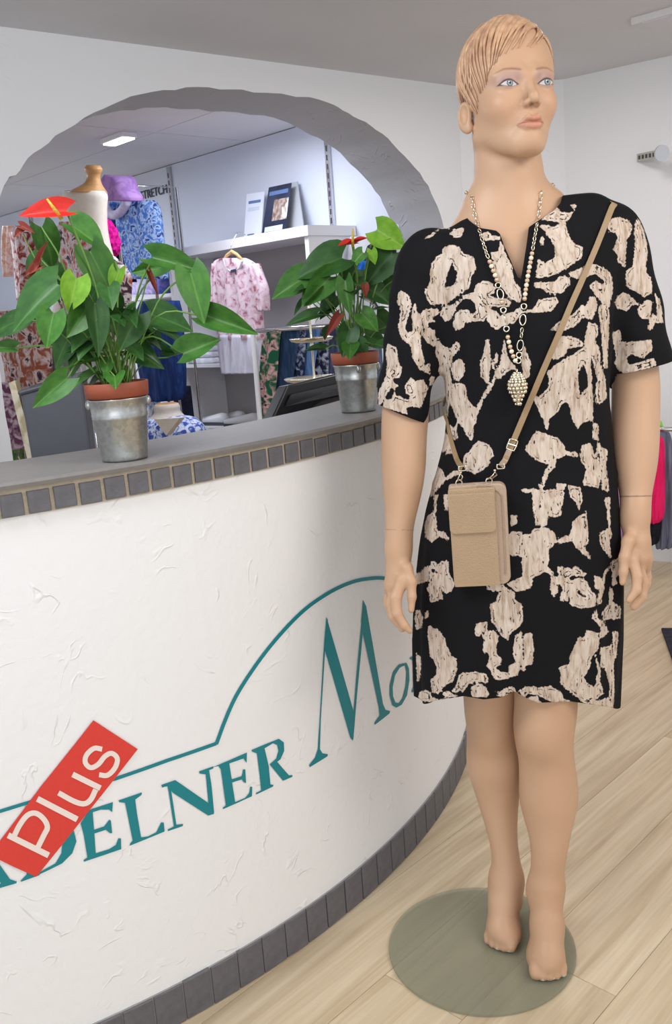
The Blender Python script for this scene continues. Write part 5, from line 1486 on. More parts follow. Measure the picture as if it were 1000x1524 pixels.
M_leaf = [leaf_mat('leaf_dark', srgb(36, 74, 34), srgb(58, 104, 44), srgb(96, 138, 70)), leaf_mat('leaf_mid', srgb(50, 98, 38), srgb(76, 128, 50), srgb(130, 170, 90)), leaf_mat('leaf_bright', srgb(96, 150, 36), srgb(136, 184, 60), srgb(170, 200, 100))]
M_stem = mat('stem_green', srgb(104, 146, 62), .5, var=.15, scale=30)
M_spathe = mat('red_spathe', srgb(212, 40, 30), .42, var=.12, scale=20)
M_spadix = mat('yellow_spadix', srgb(214, 190, 70), .6, bump=.4, bscale=300)
M_dried = mat('dried_red', srgb(140, 58, 44), .7, var=.3, scale=30)
def leaf_mesh(name, fold, droop, twist):
    """heart-shaped blade: x across (-.5..5), y along (0..1), lobes reach back past the stalk"""
    nt_, nu = 11, 9; P = np.zeros((nt_, nu, 3))
    prof = np.interp(np.linspace(0, 1, nt_), [0, .06, .16, .3, .45, .62, .8, .93, 1], [.30, .41, .49, .5, .46, .36, .20, .07, .0])
    for i in range(nt_):
        t = i/(nt_-1)
        for j in range(nu):
            u = -1+2*j/(nu-1); x = prof[i]*u
            y = t-.22*abs(u)**1.3*(1-t)**4
            z = fold*abs(u)*prof[i]-droop*t*t+.02*sin(u*7+t*5)*(1-t)*abs(u)
            x2 = x*cos(twist*t)-z*sin(twist*t)*.5
            P[i, j] = (x2, y, z)
    mb = MB().grid(P); me = bpy.data.meshes.new(name); me.from_pydata(mb.v, [], mb.f)
    me.polygons.foreach_set('use_smooth', [True]*len(me.polygons)); return me
LM = {}
for mi in range(3):
    for vi, (fo, dr, tw) in enumerate(((.35, .22, .1), (.12, .34, -.25), (.55, .12, .3))):
        me_ = leaf_mesh('leaf', fo, dr, tw); me_.materials.append(M_leaf[mi]); LM[mi, vi] = me_
def add_leaf(parent, base, tip, width, nrm, mi, vi, mesh=None, name='leaf'):
    base = np.array(base); tip = np.array(tip); y = tip-base; Ln = np.linalg.norm(y); y = y/Ln
    n = np.array(nrm, float); n -= y*(n@y); n /= np.linalg.norm(n); x = np.cross(y, n)
    o = bpy.data.objects.new(name, mesh or LM[mi, vi]); COL.objects.link(o)
    o.parent = parent; o.matrix_parent_inverse = Matrix.Translation(-parent.location)
    Mx = Matrix.Identity(4)
    for k in range(3): Mx[k][0] = x[k]*width; Mx[k][1] = y[k]*Ln; Mx[k][2] = n[k]*(Ln+width)*.5; Mx[k][3] = base[k]
    o.matrix_basis = Mx
    return o
sp_me = leaf_mesh('spathe', .5, .1, 0); sp_me.materials.append(M_spathe)
def pot_plant(name, label, frontpx, leaves, flowers, fill, extra=None, seed=1):
    rnd = random.Random(seed)
    pf = at_z(*frontpx, LEDGE_Z); dv = pf[:2]/np.linalg.norm(pf[:2]); c = pf[:2]+dv*.039
    root = empty(name, (float(c[0]), float(c[1]), LEDGE_Z), label, 'potted plant', 'red anthuriums in zinc pots on the ledge')
    z0 = LEDGE_Z+.0005; cx, cy = c
    bucket = MB().lathe([(.0005, .003), (.036, .003), (.0385, .0), (.0395, .004), (.040, .010), (.0462, .072), (.0475, .0735), (.0468, .076), (.0478, .0790), (.0470, .0815), (.0495, .103), (.0508, .1045), (.0508, .107), (.0492, .107), (.0475, .100), (.038, .012), (.0005, .010)], 40, (cx, cy, z0), cap=False).obj('zinc_bucket', M_zinc, root, smooth=True)
    rim = MB().lathe([(.0440, .09), (.0486, .1085), (.0530, .1090), (.0545, .132), (.0535, .1335), (.0520, .1325), (.0500, .118), (.0005, .118)], 40, (cx, cy, z0), cap=False).obj('inner_pot', M_terra, root, smooth=True)
    MB().lathe([(.0005, .121), (.03, .122), (.0495, .117)], 24, (cx, cy, z0), cap=False).obj('soil', M_soil, rim, smooth=True)
    for sg in (-1, 1):
        a = atan2(-dv[1], -dv[0])+(.12 if seed == 2 and sg == 1 else sg*pi/2)
        if seed == 2 and sg == -1: a += pi
        q = np.array([cx+.0495*cos(a), cy+.0495*sin(a), z0+.098])
        MB().ball(q, (.006, .006, .009), 10, 8).obj('handle_lug', M_zinc, bucket, smooth=True)
    ztop = z0+.12
    Yc = cy
    cc = np.array([cx, cy, ztop])
    for i, (bx, by_, tx, ty, w_, dy, mi, vi, tilt) in enumerate(leaves):
        b = at_y(bx, by_, Yc+dy); t = at_y(tx, ty, Yc+dy+tilt)
        toward = -b+np.array([0, 0, EYE]); toward /= np.linalg.norm(toward)
        nrm = toward+np.array([rnd.uniform(-.35, .35), 0, rnd.uniform(.1, .8)])
        wd = pxr(bx, by_, Yc+dy, w_)
        lf = add_leaf(root, b, t, wd, nrm, mi, vi)
        s0 = cc+np.array([rnd.uniform(-.025, .025), rnd.uniform(-.02, .02), 0])
        mid = s0*.45+b*.55+np.array([0, 0, .035+rnd.uniform(-.01, .02)])
        MB().tube(catmull([s0, mid, b], 5), [.0016]*10+[.0012], 5).obj('stem', M_stem, root, smooth=True)
    for i in range(fill):
        a = rnd.uniform(0, 2*pi); r = rnd.uniform(.02, .10); hgt = rnd.uniform(.02, .17)
        b = cc+np.array([r*cos(a), r*sin(a)+.01, hgt]); d_ = np.array([cos(a), sin(a), rnd.uniform(-.7, .5)]); t = b+d_/np.linalg.norm(d_)*rnd.uniform(.035, .06)
        add_leaf(root, b, t, rnd.uniform(.025, .045), (cos(a)*.3, sin(a)*.3-.3, 1), 0 if rnd.random() < .72 else 1, rnd.randrange(3))
        s0 = cc+np.array([rnd.uniform(-.025, .025), rnd.uniform(-.02, .02), 0])
        MB().tube(catmull([s0, s0*.5+b*.5+np.array([0, 0, .02]), b], 3), .0013, 5).obj('stem', M_stem, root, smooth=True)
    for (bx, by_, tx, ty, w_, dy, up, sx0, sy0, sx1, sy1) in flowers:
        b = at_y(bx, by_, Yc+dy); t = at_y(tx, ty, Yc+dy-.02)
        fl = add_leaf(root, b, t, pxr(bx, by_, Yc+dy, w_), up, 0, 0, sp_me, 'spathe')
        fl['label'] = 'glossy red heart-shaped spathe'
        p0 = at_y(sx0, sy0, Yc+dy-.012); p1 = at_y(sx1, sy1, Yc+dy-.03)
        so_ = MB().tube([p0, p0*.5+p1*.5, p1], [.0032, .0028, .0016], 8).obj('spadix', M_spadix, root, smooth=True); so_['label'] = 'yellow flower spike'
        MB().tube(catmull([cc, cc*.5+b*.5+np.array([.01, 0, .02]), b], 6), .0018, 6).obj('stem', M_stem, root, smooth=True)
    if extra: extra(root, cc, Yc)
    return root
LVL = [(86, 424, 12, 486, 62, -.03, 0, 0, -.03), (80, 466, 67, 518, 44, -.06, 1, 0, -.01), (114, 414, 103, 465, 44, -.07, 2, 0, -.01), (130, 458, 100, 502, 42, -.05, 1, 2, -.03),
       (112, 488, 70, 548, 50, 0, 0, 1, .0), (100, 563, 47, 607, 38, -.04, 1, 0, -.02), (34, 474, -28, 500, 34, .0, 0, 1, 0), (22, 518, -22, 516, 24, .02, 1, 0, 0),
       (62, 338, 88, 402, 46, .0, 1, 1, .02), (106, 335, 160, 372, 44, .02, 1, 2, .0), (134, 374, 173, 450, 52, -.02, 1, 0, .0), (243, 396, 194, 406, 28, .0, 1, 2, .0),
       (228, 384, 306, 403, 38, -.03, 1, 2, -.02), (283, 404, 304, 480, 50, -.05, 1, 0, -.02), (308, 470, 383, 496, 40, -.04, 1, 2, -.03), (273, 526, 328, 503, 42, -.02, 1, 2, .0),
       (224, 468, 288, 488, 48, .01, 0, 0, .0), (206, 468, 178, 522, 42, -.05, 0, 0, -.02), (141, 452, 150, 530, 36, -.06, 0, 0, -.02), (150, 420, 118, 470, 40, .0, 0, 1, 0),
       (70, 400, 100, 440, 44, .03, 0, 1, 0), (165, 470, 205, 505, 40, .02, 0, 1, 0), (195, 520, 245, 545, 34, .02, 0, 1, 0), (95, 505, 140, 545, 34, .03, 0, 0, 0), (178, 400, 165, 440, 26, -.02, 2, 0, 0),
       (120, 520, 98, 560, 30, .0, 0, 1, 0), (215, 480, 238, 520, 34, .04, 0, 1, 0), (60, 385, 40, 430, 36, .04, 0, 1, 0)]
def extraL(root, cc, Yc):
    for (bx, by_, tx, ty, w_) in ((222, 404, 236, 441, 8), (60, 395, 36, 408, 16), (58, 392, 68, 358, 10), (55, 398, 40, 425, 9), (34, 342, 20, 352, 12), (30, 336, 50, 344, 12)):
        q = add_leaf(root, at_y(bx, by_, Yc-.02), at_y(tx, ty, Yc-.03), pxr(bx, by_, Yc, w_), (0, -1, .4), 0, 0, dr_me, 'dried_bract')
    for px in (((222, 404), (205, 470), (180, 560)), ((58, 395), (100, 470), (160, 560)), ((32, 342), (50, 380), (90, 450))):
        MB().tube(catmull([at_y(a, b, Yc-.01) for a, b in px], 5), .0013, 5).obj('stem', M_stem, root, smooth=True)
dr_me = leaf_mesh('dried_bract', .6, .3, .4); dr_me.materials.append(M_dried)
pot_plant('potted_anthurium', 'large anthurium in zinc pot with one big red flower, trailing leaves over the ledge', (187, 688), LVL,
          [(99, 314, 26, 319, 34, -.05, (-.1, -1, .45), 92, 326, 70, 296)], 30, extraL, 1)
LVR = [(509, 384, 440, 408, 58, -.03, 0, 0, -.02), (456, 412, 404, 441, 44, -.03, 1, 0, -.02), (492, 412, 448, 457, 40, -.05, 1, 2, -.02), (472, 468, 424, 481, 20, -.03, 0, 0, -.01),
       (514, 418, 519, 468, 28, -.07, 1, 0, -.02), (584, 376, 540, 428, 46, -.02, 0, 0, .0), (561, 342, 603, 368, 46, -.02, 2, 0, -.02), (538, 466, 562, 490, 32, -.05, 1, 1, -.02),
       (540, 376, 522, 394, 22, -.05, 1, 0, 0), (553, 372, 558, 394, 16, -.05, 2, 0, 0), (592, 412, 566, 446, 36, 0, 0, 1, 0), (544, 498, 580, 512, 38, -.02, 0, 1, 0), (520, 490, 510, 530, 34, -.04, 0, 0, -.02),
       (500, 440, 470, 470, 34, .02, 0, 1, 0), (548, 430, 585, 450, 38, .0, 0, 0, 0), (530, 400, 500, 430, 36, .02, 0, 1, 0), (530, 510, 545, 535, 30, -.05, 0, 0, 0), (560, 470, 590, 500, 34, .02, 0, 1, 0), (497, 395, 460, 380, 34, .03, 0, 1, 0)]
def extraR(root, cc, Yc):
    for (bx, by_, tx, ty, w_) in ((543, 424, 545, 442, 11), (505, 470, 485, 500, 14)):
        add_leaf(root, at_y(bx, by_, Yc-.05), at_y(tx, ty, Yc-.06), pxr(bx, by_, Yc, w_), (0, -1, .4), 0, 0, dr_me, 'dried_bract')
pot_plant('potted_anthurium', 'smaller anthurium in zinc pot with pale heart leaf held high, beside the tiered stand', (534, 615), LVR,
          [(526, 364, 503, 364, 22, -.04, (.1, -.35, 1), 525, 367, 525, 340), (524, 364, 547, 352, 20, -.04, (.1, -.35, 1), 525, 366, 525, 342)], 26, extraR, 2)

# ================================================================== things behind the counter
desk = cpart(cring([(-.19, .70), (-.19, .73), (-.80, .73), (-.80, .70)], .7, arc_len-.02), 'inner_worktop', M_white)
leg_ = cpart(cring([(-.74, 0), (-.74, .70), (-.77, .70), (-.77, 0)], .7, arc_len-.02), 'inner_panel', M_white)
# till display: black wedge
def hex_px(name, quads, Y0, Y1, mt, parent=None, bevel=.004):
    P = [at_y(x, y, Y0) for x, y in quads]; B_ = [p+np.array([p[0]/p[1]*(Y1-Y0), Y1-Y0, 0]) for p in P]
    o = MB().add(P+B_, [(0, 1, 2, 3), (7, 6, 5, 4), (0, 4, 5, 1), (1, 5, 6, 2), (2, 6, 7, 3), (3, 7, 4, 0)]).obj(name, mt, parent, bevel=bevel); _orient(o); return o
ty = 2.40
tp = at_y(500, 640, ty)
till = empty('till_display', (float(tp[0]), float(tp[1]), .73), 'black till display standing behind the ledge under the tiered stand', 'till')
def till_pt(x, y, dy): return at_y(x, y, ty+dy)
a = [till_pt(390, 655, 0), till_pt(566, 622, .26), till_pt(562, 542, .34), till_pt(428, 573, .08)]
nb = np.cross(a[1]-a[0], a[3]-a[0]); nb /= np.linalg.norm(nb); nb = nb if nb[1] > 0 else -nb
o = MB().add(a+[p+nb*.05 for p in a], [(0, 1, 2, 3), (7, 6, 5, 4), (0, 4, 5, 1), (1, 5, 6, 2), (2, 6, 7, 3), (3, 7, 4, 0)]).obj('housing', M_black, till, bevel=.005); _orient(o)
b_ = [a[0]*.06+a[3]*.94+ (a[1]-a[0])*.05, a[1]*.06+a[2]*.94-(a[1]-a[0])*.05]
s_ = [a[3]*.80+a[0]*.2+(a[1]-a[0])*.06-nb*.002, a[2]*.80+a[1]*.2-(a[1]-a[0])*.06-nb*.002, a[2]*.58+a[1]*.42-(a[1]-a[0])*.06-nb*.002, a[3]*.58+a[0]*.42+(a[1]-a[0])*.06-nb*.002]
MB().add(s_+[p-nb*.004 for p in s_], [(0, 1, 2, 3), (7, 6, 5, 4), (0, 4, 5, 1), (1, 5, 6, 2), (2, 6, 7, 3), (3, 7, 4, 0)]).obj('glossy_strip', mat('black_gloss', srgb(48, 48, 52), .12), till)
lowc = (a[0]+a[1])/2+nb*.03
MB().box((lowc[0]-.1, lowc[1]-.05, .73), (lowc[0]+.1, lowc[1]+.12, lowc[2]+.03)).obj('foot', M_black, till, bevel=.01)
# tiered stand on top of the till
sc = at_y(468, 566, 2.78)
stand = empty('tiered_stand', (float(sc[0]), float(sc[1]), float(sc[2])), 'two-tier brass cake stand behind the ledge next to the smaller anthurium', 'cake stand')
lx, ly, lz = sc
def plate(z, r, c): 
    return MB().lathe([(.004, z-.002), (r*.7, z-.003), (r*.93, z+.002), (r, z+.008), (r*1.01, z+.0095), (r*.99, z+.0105), (r*.9, z+.005), (r*.68, z+.0005), (.004, z+.001)], 36, c).obj('plate', M_silver, stand, smooth=True)
plate(lz, .092, (lx, ly, 0)); zu = at_y(459, 508, 2.78)[2]; plate(zu, .066, (lx, ly, 0)); zt_ = at_y(455, 455, 2.78)[2]
MB().lathe([(.001, lz-.012), (.04, lz-.012), (.03, lz-.006), (.008, lz-.004), (.005, lz+.01), (.0036, lz+.02), (.0036, zu-.02), (.007, zu-.012), (.0036, zu-.004), (.0036, zt_-.012), (.006, zt_-.008), (.003, zt_), (.001, zt_+.003)], 14, (lx, ly, 0)).obj('stem', M_silver, stand, smooth=True)
MB().torus((lx, ly, zt_+.014), .013, .0022, (0, 1, 0), 18, 6).obj('ring_handle', M_silver, stand, smooth=True)
# stand column down to the desk
MB().lathe([(.05, .731), (.05, .737), (.012, .745), (.008, .76), (.008, lz-.012)], 16, (lx, ly, 0)).obj('pedestal', M_silver, stand, smooth=True)

# ================================================================== garments and fittings in the far room
def fabric(name, c1, c2=None, scale=30, c3=None, rough=.85, stretch=None, thr=.5):
    mt, nt, b = nodes_of(name)
    b.inputs['Roughness'].default_value = rough; b.inputs['Specular IOR Level'].default_value = .15
    tc = N(nt, 'ShaderNodeTexCoord'); src = tc.outputs['Object']
    if stretch:
        mp = N(nt, 'ShaderNodeMapping'); mp.inputs['Scale'].default_value = stretch; L(nt, src, mp.inputs['Vector']); src = mp.outputs[0]
    nz = N(nt, 'ShaderNodeTexNoise'); nz.inputs['Scale'].default_value = scale; nz.inputs['Detail'].default_value = 3; nz.inputs['Distortion'].default_value = .6; L(nt, src, nz.inputs['Vector'])
    rp = N(nt, 'ShaderNodeValToRGB'); e = rp.color_ramp.elements
    c2 = c2 or tuple(c*.82 for c in c1[:3])+(1,)
    e[0].position = thr-.08; e[0].color = c1; e[1].position = thr+.06; e[1].color = c2
    if c3: x = e.new(min(.97, thr+.14)); x.color = c3
    L(nt, nz.outputs['Fac'], rp.inputs['Fac']); L(nt, rp.outputs['Color'], b.inputs['Base Color'])
    return mt
def garment(name, rows, plane, thick, mt, folds=4, amp=.012, parent=None, seed=0, nu=17, sub=5):
    """cloth hanging in a vertical plane: rows of (y, x left, x right) in photo pixels; front and back with folds"""
    rnd = random.Random(seed); ph = [rnd.uniform(0, 6) for _ in range(3)]
    n3 = np.array([plane[1][0], plane[1][1], 0]); p0 = np.array([plane[0][0], plane[0][1], 0])
    rr = catmull([np.array(r, float) for r in rows], sub); m_ = len(rr)
    Fg = np.zeros((m_, nu, 3)); Bg = np.zeros((m_, nu, 3))
    for i, (y, xl, xr) in enumerate(rr):
        for j in range(nu):
            u = j/(nu-1); x = xl+(xr-xl)*u; p = at_plane(x, y, p0, n3)
            k = (1-abs(2*u-1)**2.5)**.5 if 0 < j < nu-1 else 0
            f = amp*(sin(u*folds*2*pi+ph[0]+i*.05)+.5*sin(u*folds*4.7+ph[1]-i*.11))*(.35+.65*i/(m_-1))*k
            Fg[i, j] = p+n3*(thick/2*k+f); Bg[i, j] = p-n3*(thick/2*k-f*.4)
    mb = MB().grid(Fg); mb.grid(Bg[:, ::-1])
    V = np.concatenate([Fg.reshape(-1, 3), Bg[:, ::-1].reshape(-1, 3)])
    for r in (0, m_-1):
        a = [tuple(p) for p in Fg[r]]; b = [tuple(p) for p in Bg[r]]
        mb.add(a+b, [(j, j+1, nu+j+1, nu+j) for j in range(nu-1)])
    o = mb.obj(name, mt, parent, smooth=True)
    bm = bmesh.new(); bm.from_mesh(o.data); bmesh.ops.remove_doubles(bm, verts=bm.verts, dist=.0004); bmesh.ops.recalc_face_normals(bm, faces=bm.faces); bm.to_mesh(o.data); bm.free()
    return o
def fplane(d): return ((FO+FN*d), FN)
def fquad(name, px4, d, th, mt, parent=None):
    P = [far(x, y, d) for x, y in px4]; n3 = np.array([FN[0], FN[1], 0])
    o = MB().add([tuple(p) for p in P]+[tuple(p-n3*th) for p in P], [(0, 1, 2, 3), (7, 6, 5, 4), (0, 4, 5, 1), (1, 5, 6, 2), (2, 6, 7, 3), (3, 7, 4, 0)]).obj(name, mt, parent); _orient(o); return o
def fbox(name, s0, s1, d0, d1, z0, z1, mt, parent=None, bevel=0):
    b = [fpt(s0, d0, z0), fpt(s1, d0, z0), fpt(s1, d1, z0), fpt(s0, d1, z0)]
    o = MB().hexa(b+[(p[0], p[1], z1) for p in b]).obj(name, mt, parent, bevel=bevel); _orient(o); return o
# white cabinet
CS0, CS1, CD, CZ = .605, far_sz(255, 443, .33)[0], .33, 1.745
cab = empty('shelf_cabinet', fpt((CS0+CS1)/2, CD/2, 0), 'white open shelf cabinet against the far wall', 'cabinet')
fbox('top_board', CS0-.012, 2.45, .004, CD+.012, CZ-.05, CZ, M_white, cab)
fbox('side_panel', CS0, CS0+.03, .004, CD, 0, CZ-.05, M_white, cab); fbox('side_panel', CS1-.03, CS1, .004, CD, 0, CZ-.05, M_white, cab)
fbox('back_panel', CS0+.03, CS1-.03, .004, .015, .05, CZ-.05, M_greyin, cab); fbox('plinth', CS0+.03, CS1-.03, .03, CD-.02, 0, .06, M_white, cab)
for z in (1.075, .70, .36): fbox('shelf', CS0+.03, CS1-.03, .015, CD-.004, z-.018, z, M_white, cab)
# folded white shirts on the shelf
M_cotton = fabric('white_cotton', srgb(222, 222, 230), srgb(205, 206, 216), 18)
for i in range(4):
    z = 1.0755+i*.035; s_c, _ = far_sz(308, 520, .2)
    b = fbox('folded_shirt', s_c-.15+.006*i, s_c+.13-.004*i, .06+.003*i, .28-.004*i, z, z+.034, M_cotton, None, bevel=.013)
    tag(b, ['folded white shirt at the bottom of the stack in the cabinet', 'folded white shirt, second from the bottom of the cabinet stack', 'folded white shirt, third from the bottom of the cabinet stack', 'folded white shirt topmost on the stack in the cabinet'][i], 'shirt', 'folded white shirts in the cabinet')
# shoes
M_shoe = mat('white_leather', srgb(214, 214, 218), .45); M_sole = mat('dark_sole', srgb(70, 70, 76), .7)
def shoe(s, d, z, ang, label, sc_=1.0):
    c = np.array(fpt(s, d, z)); root = empty('shoe', tuple(map(float, c)), label, 'shoe', 'white shoes in the cabinet')
    e1 = np.array([FE[0]*cos(ang)+FN[0]*sin(ang), FE[1]*cos(ang)+FN[1]*sin(ang), 0]); e2 = np.array([-e1[1], e1[0], 0])
    tabs = [(-.115, .018, .030), (-.10, .032, .062), (-.06, .034, .068), (-.02, .035, .058), (.03, .040, .045), (.07, .042, .036), (.10, .034, .030), (.118, .014, .022)]
    V = []; F = []; n = 10
    for x, w_, h_ in tabs:
        for j in range(n):
            a = 2*pi*j/n; V.append(c+e1*x*sc_+e2*cos(a)*w_*sc_+np.array([0, 0, (.022+max(0, sin(a))*h_*.8+min(0, sin(a))*.010)*sc_]))
    for i in range(len(tabs)-1):
        for j in range(n): F.append((i*n+j, i*n+(j+1) % n, (i+1)*n+(j+1) % n, (i+1)*n+j))
    F += [tuple(range(n)), tuple((len(tabs)-1)*n+j for j in range(n))]
    o = MB().add(V, F).obj('upper', M_shoe, root, smooth=True); _orient(o)
    V = []; F = []
    for x, w_, h_ in tabs:
        for sgn, zz in ((-1, .0), (1, .0), (1, .016), (-1, .016)): V.append(c+e1*x*sc_*1.02+e2*sgn*w_*sc_*1.03+np.array([0, 0, zz*sc_]))
    for i in range(len(tabs)-1):
        for j in range(4): F.append((i*4+j, i*4+(j+1) % 4, (i+1)*4+(j+1) % 4, (i+1)*4+j))
    F += [(0, 1, 2, 3), tuple(len(V)-4+j for j in (3, 2, 1, 0))]
    o = MB().add(V, F).obj('sole', M_sole, root); _orient(o)
s1, _ = far_sz(322, 610, .2); s2, _ = far_sz(340, 596, .2)
shoe(s1, .22, .7, .15, 'white shoe lying foremost on the cabinet shelf under the hanging blouse')
shoe(s1-.02, .10, .7, .05, 'white shoe standing behind the foremost shoe in the cabinet')
shoe(s2-.12, .20, .7, .5, 'white shoe turned sideways next to the white pole', 1.0)
# pink blouse-dress on a hanger in front of the cabinet
M_pink = fabric('pink_floral', srgb(226, 206, 218), srgb(206, 170, 186), 34, srgb(160, 96, 110), thr=.52)
M_whitec = fabric('white_gauze', srgb(224, 224, 238), srgb(208, 208, 226), 14, stretch=(3, 3, .5))
gd = .42
top_p = far(343, 383, gd)
gown = empty('hanging_blouse', tuple(map(float, far(357, 555, gd))), 'pale pink floral blouse with white skirt part on a wooden hanger before the cabinet', 'dress')
garment('bodice', [(384, 332, 362), (388, 322, 372), (396, 317, 381), (420, 316, 387), (445, 320, 390), (470, 322, 391), (505, 324, 394)], fplane(gd), .10, M_pink, 4, .012, gown, 3)
garment('skirt', [(498, 325, 393), (520, 326, 392), (545, 330, 387), (555, 333, 386)], fplane(gd), .11, M_whitec, 6, .014, gown, 4)
garment('sleeve', [(392, 371, 384), (410, 376, 391), (430, 380, 398), (452, 384, 399), (462, 388, 398)], fplane(gd+.03), .06, M_pink, 2, .008, gown, 5)
garment('sleeve', [(392, 318, 328), (420, 316, 326), (450, 317, 325), (470, 319, 325)], fplane(gd+.03), .05, M_pink, 2, .006, gown, 6)
# dark neck opening and wooden hanger
ne = MB(); cpx = [far(x, y, gd+.046) for x, y in ((333, 386), (337, 398), (346, 404), (356, 399), (361, 387))]
ne.tube(catmull(cpx, 4), .007, 6).obj('collar', M_whitec, gown, smooth=True)
fquad('neck_label', [(343, 402), (351, 400), (351, 404), (343, 406)], gd+.058, .002, mat('navy_label', srgb(40, 48, 84), .8), gown)
M_woodh = mat('hanger_wood', srgb(214, 178, 120), .45, var=.1, scale=30)
hg = MB(); hg.tube([far(331, 392, gd+.02), far(338, 380, gd+.03), far(345, 374, gd+.03), far(353, 379, gd+.03), far(362, 389, gd+.02)], .009, 8)
hg.obj('hanger', M_woodh, gown, smooth=True)
hk = far(345, 374, gd+.03); hkz = CZ+.004
MB().tube(catmull([hk, hk+np.array([0, 0, .03]), np.array([hk[0], hk[1], hkz+.01])-np.array([FN[0], FN[1], 0])*.05, np.array([hk[0], hk[1], hkz+.002])-np.array([FN[0], FN[1], 0])*.10], 5), .003, 6).obj('hanger_hook', M_metal, gown, smooth=True)
# posters leaning on top of the cabinet
pz = CZ
def card(name, px4, d_bot, d_top, mt, label, cat):
    P = [far(x, y, dd) for (x, y), dd in zip(px4, (d_bot, d_bot, d_top, d_top))]
    zb = min(P[0][2], P[1][2]); 
    P[0][2] = P[1][2] = pz+.001
    n = np.cross(P[1]-P[0], P[3]-P[0]); n /= np.linalg.norm(n); n = n if n[1] > 0 else -n
    o = MB().add([tuple(p) for p in P]+[tuple(p+n*.006) for p in P], [(0, 1, 2, 3), (7, 6, 5, 4), (0, 4, 5, 1), (1, 5, 6, 2), (2, 6, 7, 3), (3, 7, 4, 0)]).obj(name, mt); _orient(o)
    tag(o, label, cat); return o, P, n
def on_card(name, P, n, u0, u1, v0, v1, mt, parent, k=.001):
    q = [P[0]+(P[1]-P[0])*u+((P[3]-P[0])*(1-u)+(P[2]-P[1])*u)*v-n*k for u, v in ((u0, v0), (u1, v0), (u1, v1), (u0, v1))]
    MB().add([tuple(p) for p in q], [(0, 1, 2, 3)]).obj(name, mt, parent)
M_navy = mat('poster_navy', srgb(52, 60, 84), .4, col2=srgb(34, 40, 62), scale=8); M_pphoto = fabric('poster_photo', srgb(196, 178, 170), srgb(120, 96, 84), 12, srgb(226, 216, 214), rough=.5)
M_ptext = mat('poster_pale_print', srgb(206, 214, 232), .5); M_pblue = mat('poster_blue_print', srgb(96, 122, 172), .5)
po_, P, n = card('poster', [(388, 345), (424, 339), (433, 272), (400, 279)], .16, .08, M_navy, 'dark blue poster with a photo standing on the white cabinet', 'poster')
on_card('photo', P, n, .35, .98, .30, .72, M_pphoto, po_); on_card('title_band', P, n, .08, .92, .82, .90, M_pblue, po_); on_card('caption_band', P, n, .1, .85, .10, .2, M_ptext, po_)
po2, P2, n2 = card('poster', [(362, 351), (387, 346), (393, 285), (367, 289)], .14, .05, mat('poster_white', srgb(228, 232, 244), .5), 'white poster with small blue print beside the dark poster', 'poster')
on_card('title_band', P2, n2, .15, .85, .78, .84, M_pblue, po2); on_card('text_block', P2, n2, .15, .8, .62, .70, mat('poster_faint', srgb(206, 212, 232), .5), po2); on_card('caption_band', P2, n2, .2, .6, .1, .14, M_pblue, po2)
card('grey_panel', [(425, 339), (452, 335), (442, 270), (432, 272)], .10, .03, mat('panel_grey', srgb(176, 178, 184), .7), 'plain grey flat panel right of the dark blue poster', 'board')  # thin flat panel in one even grey beside the dark poster
# lettering on the wall
fc_ = bpy.data.curves.new('wall_lettering', 'FONT'); fc_.body = 'STRETCH'; fc_.size = .076; fc_.extrude = .002; fc_.align_x = 'RIGHT'
to = bpy.data.objects.new('tmp', fc_); COL.objects.link(to)
dg = bpy.context.evaluated_depsgraph_get(); tm = bpy.data.meshes.new_from_object(to.evaluated_get(dg)); bpy.data.objects.remove(to)
lt = finish('wall_lettering', tm, mat('letter_grey', srgb(70, 70, 78), .6))
sR, zR = far_sz(249.5, 287, .006); Mx = Matrix.Identity(4)
for k, (ax_) in enumerate(((-FE[0], -FE[1], 0), (0, 0, 1), (FN[0], FN[1], 0))):
    for r in range(3): Mx[r][k] = ax_[r]
p = fpt(sR, .006, zR)
for r in range(3): Mx[r][3] = p[r]
lt.matrix_world = Mx
tag(lt, 'small dark capital lettering on the far wall', 'lettering')
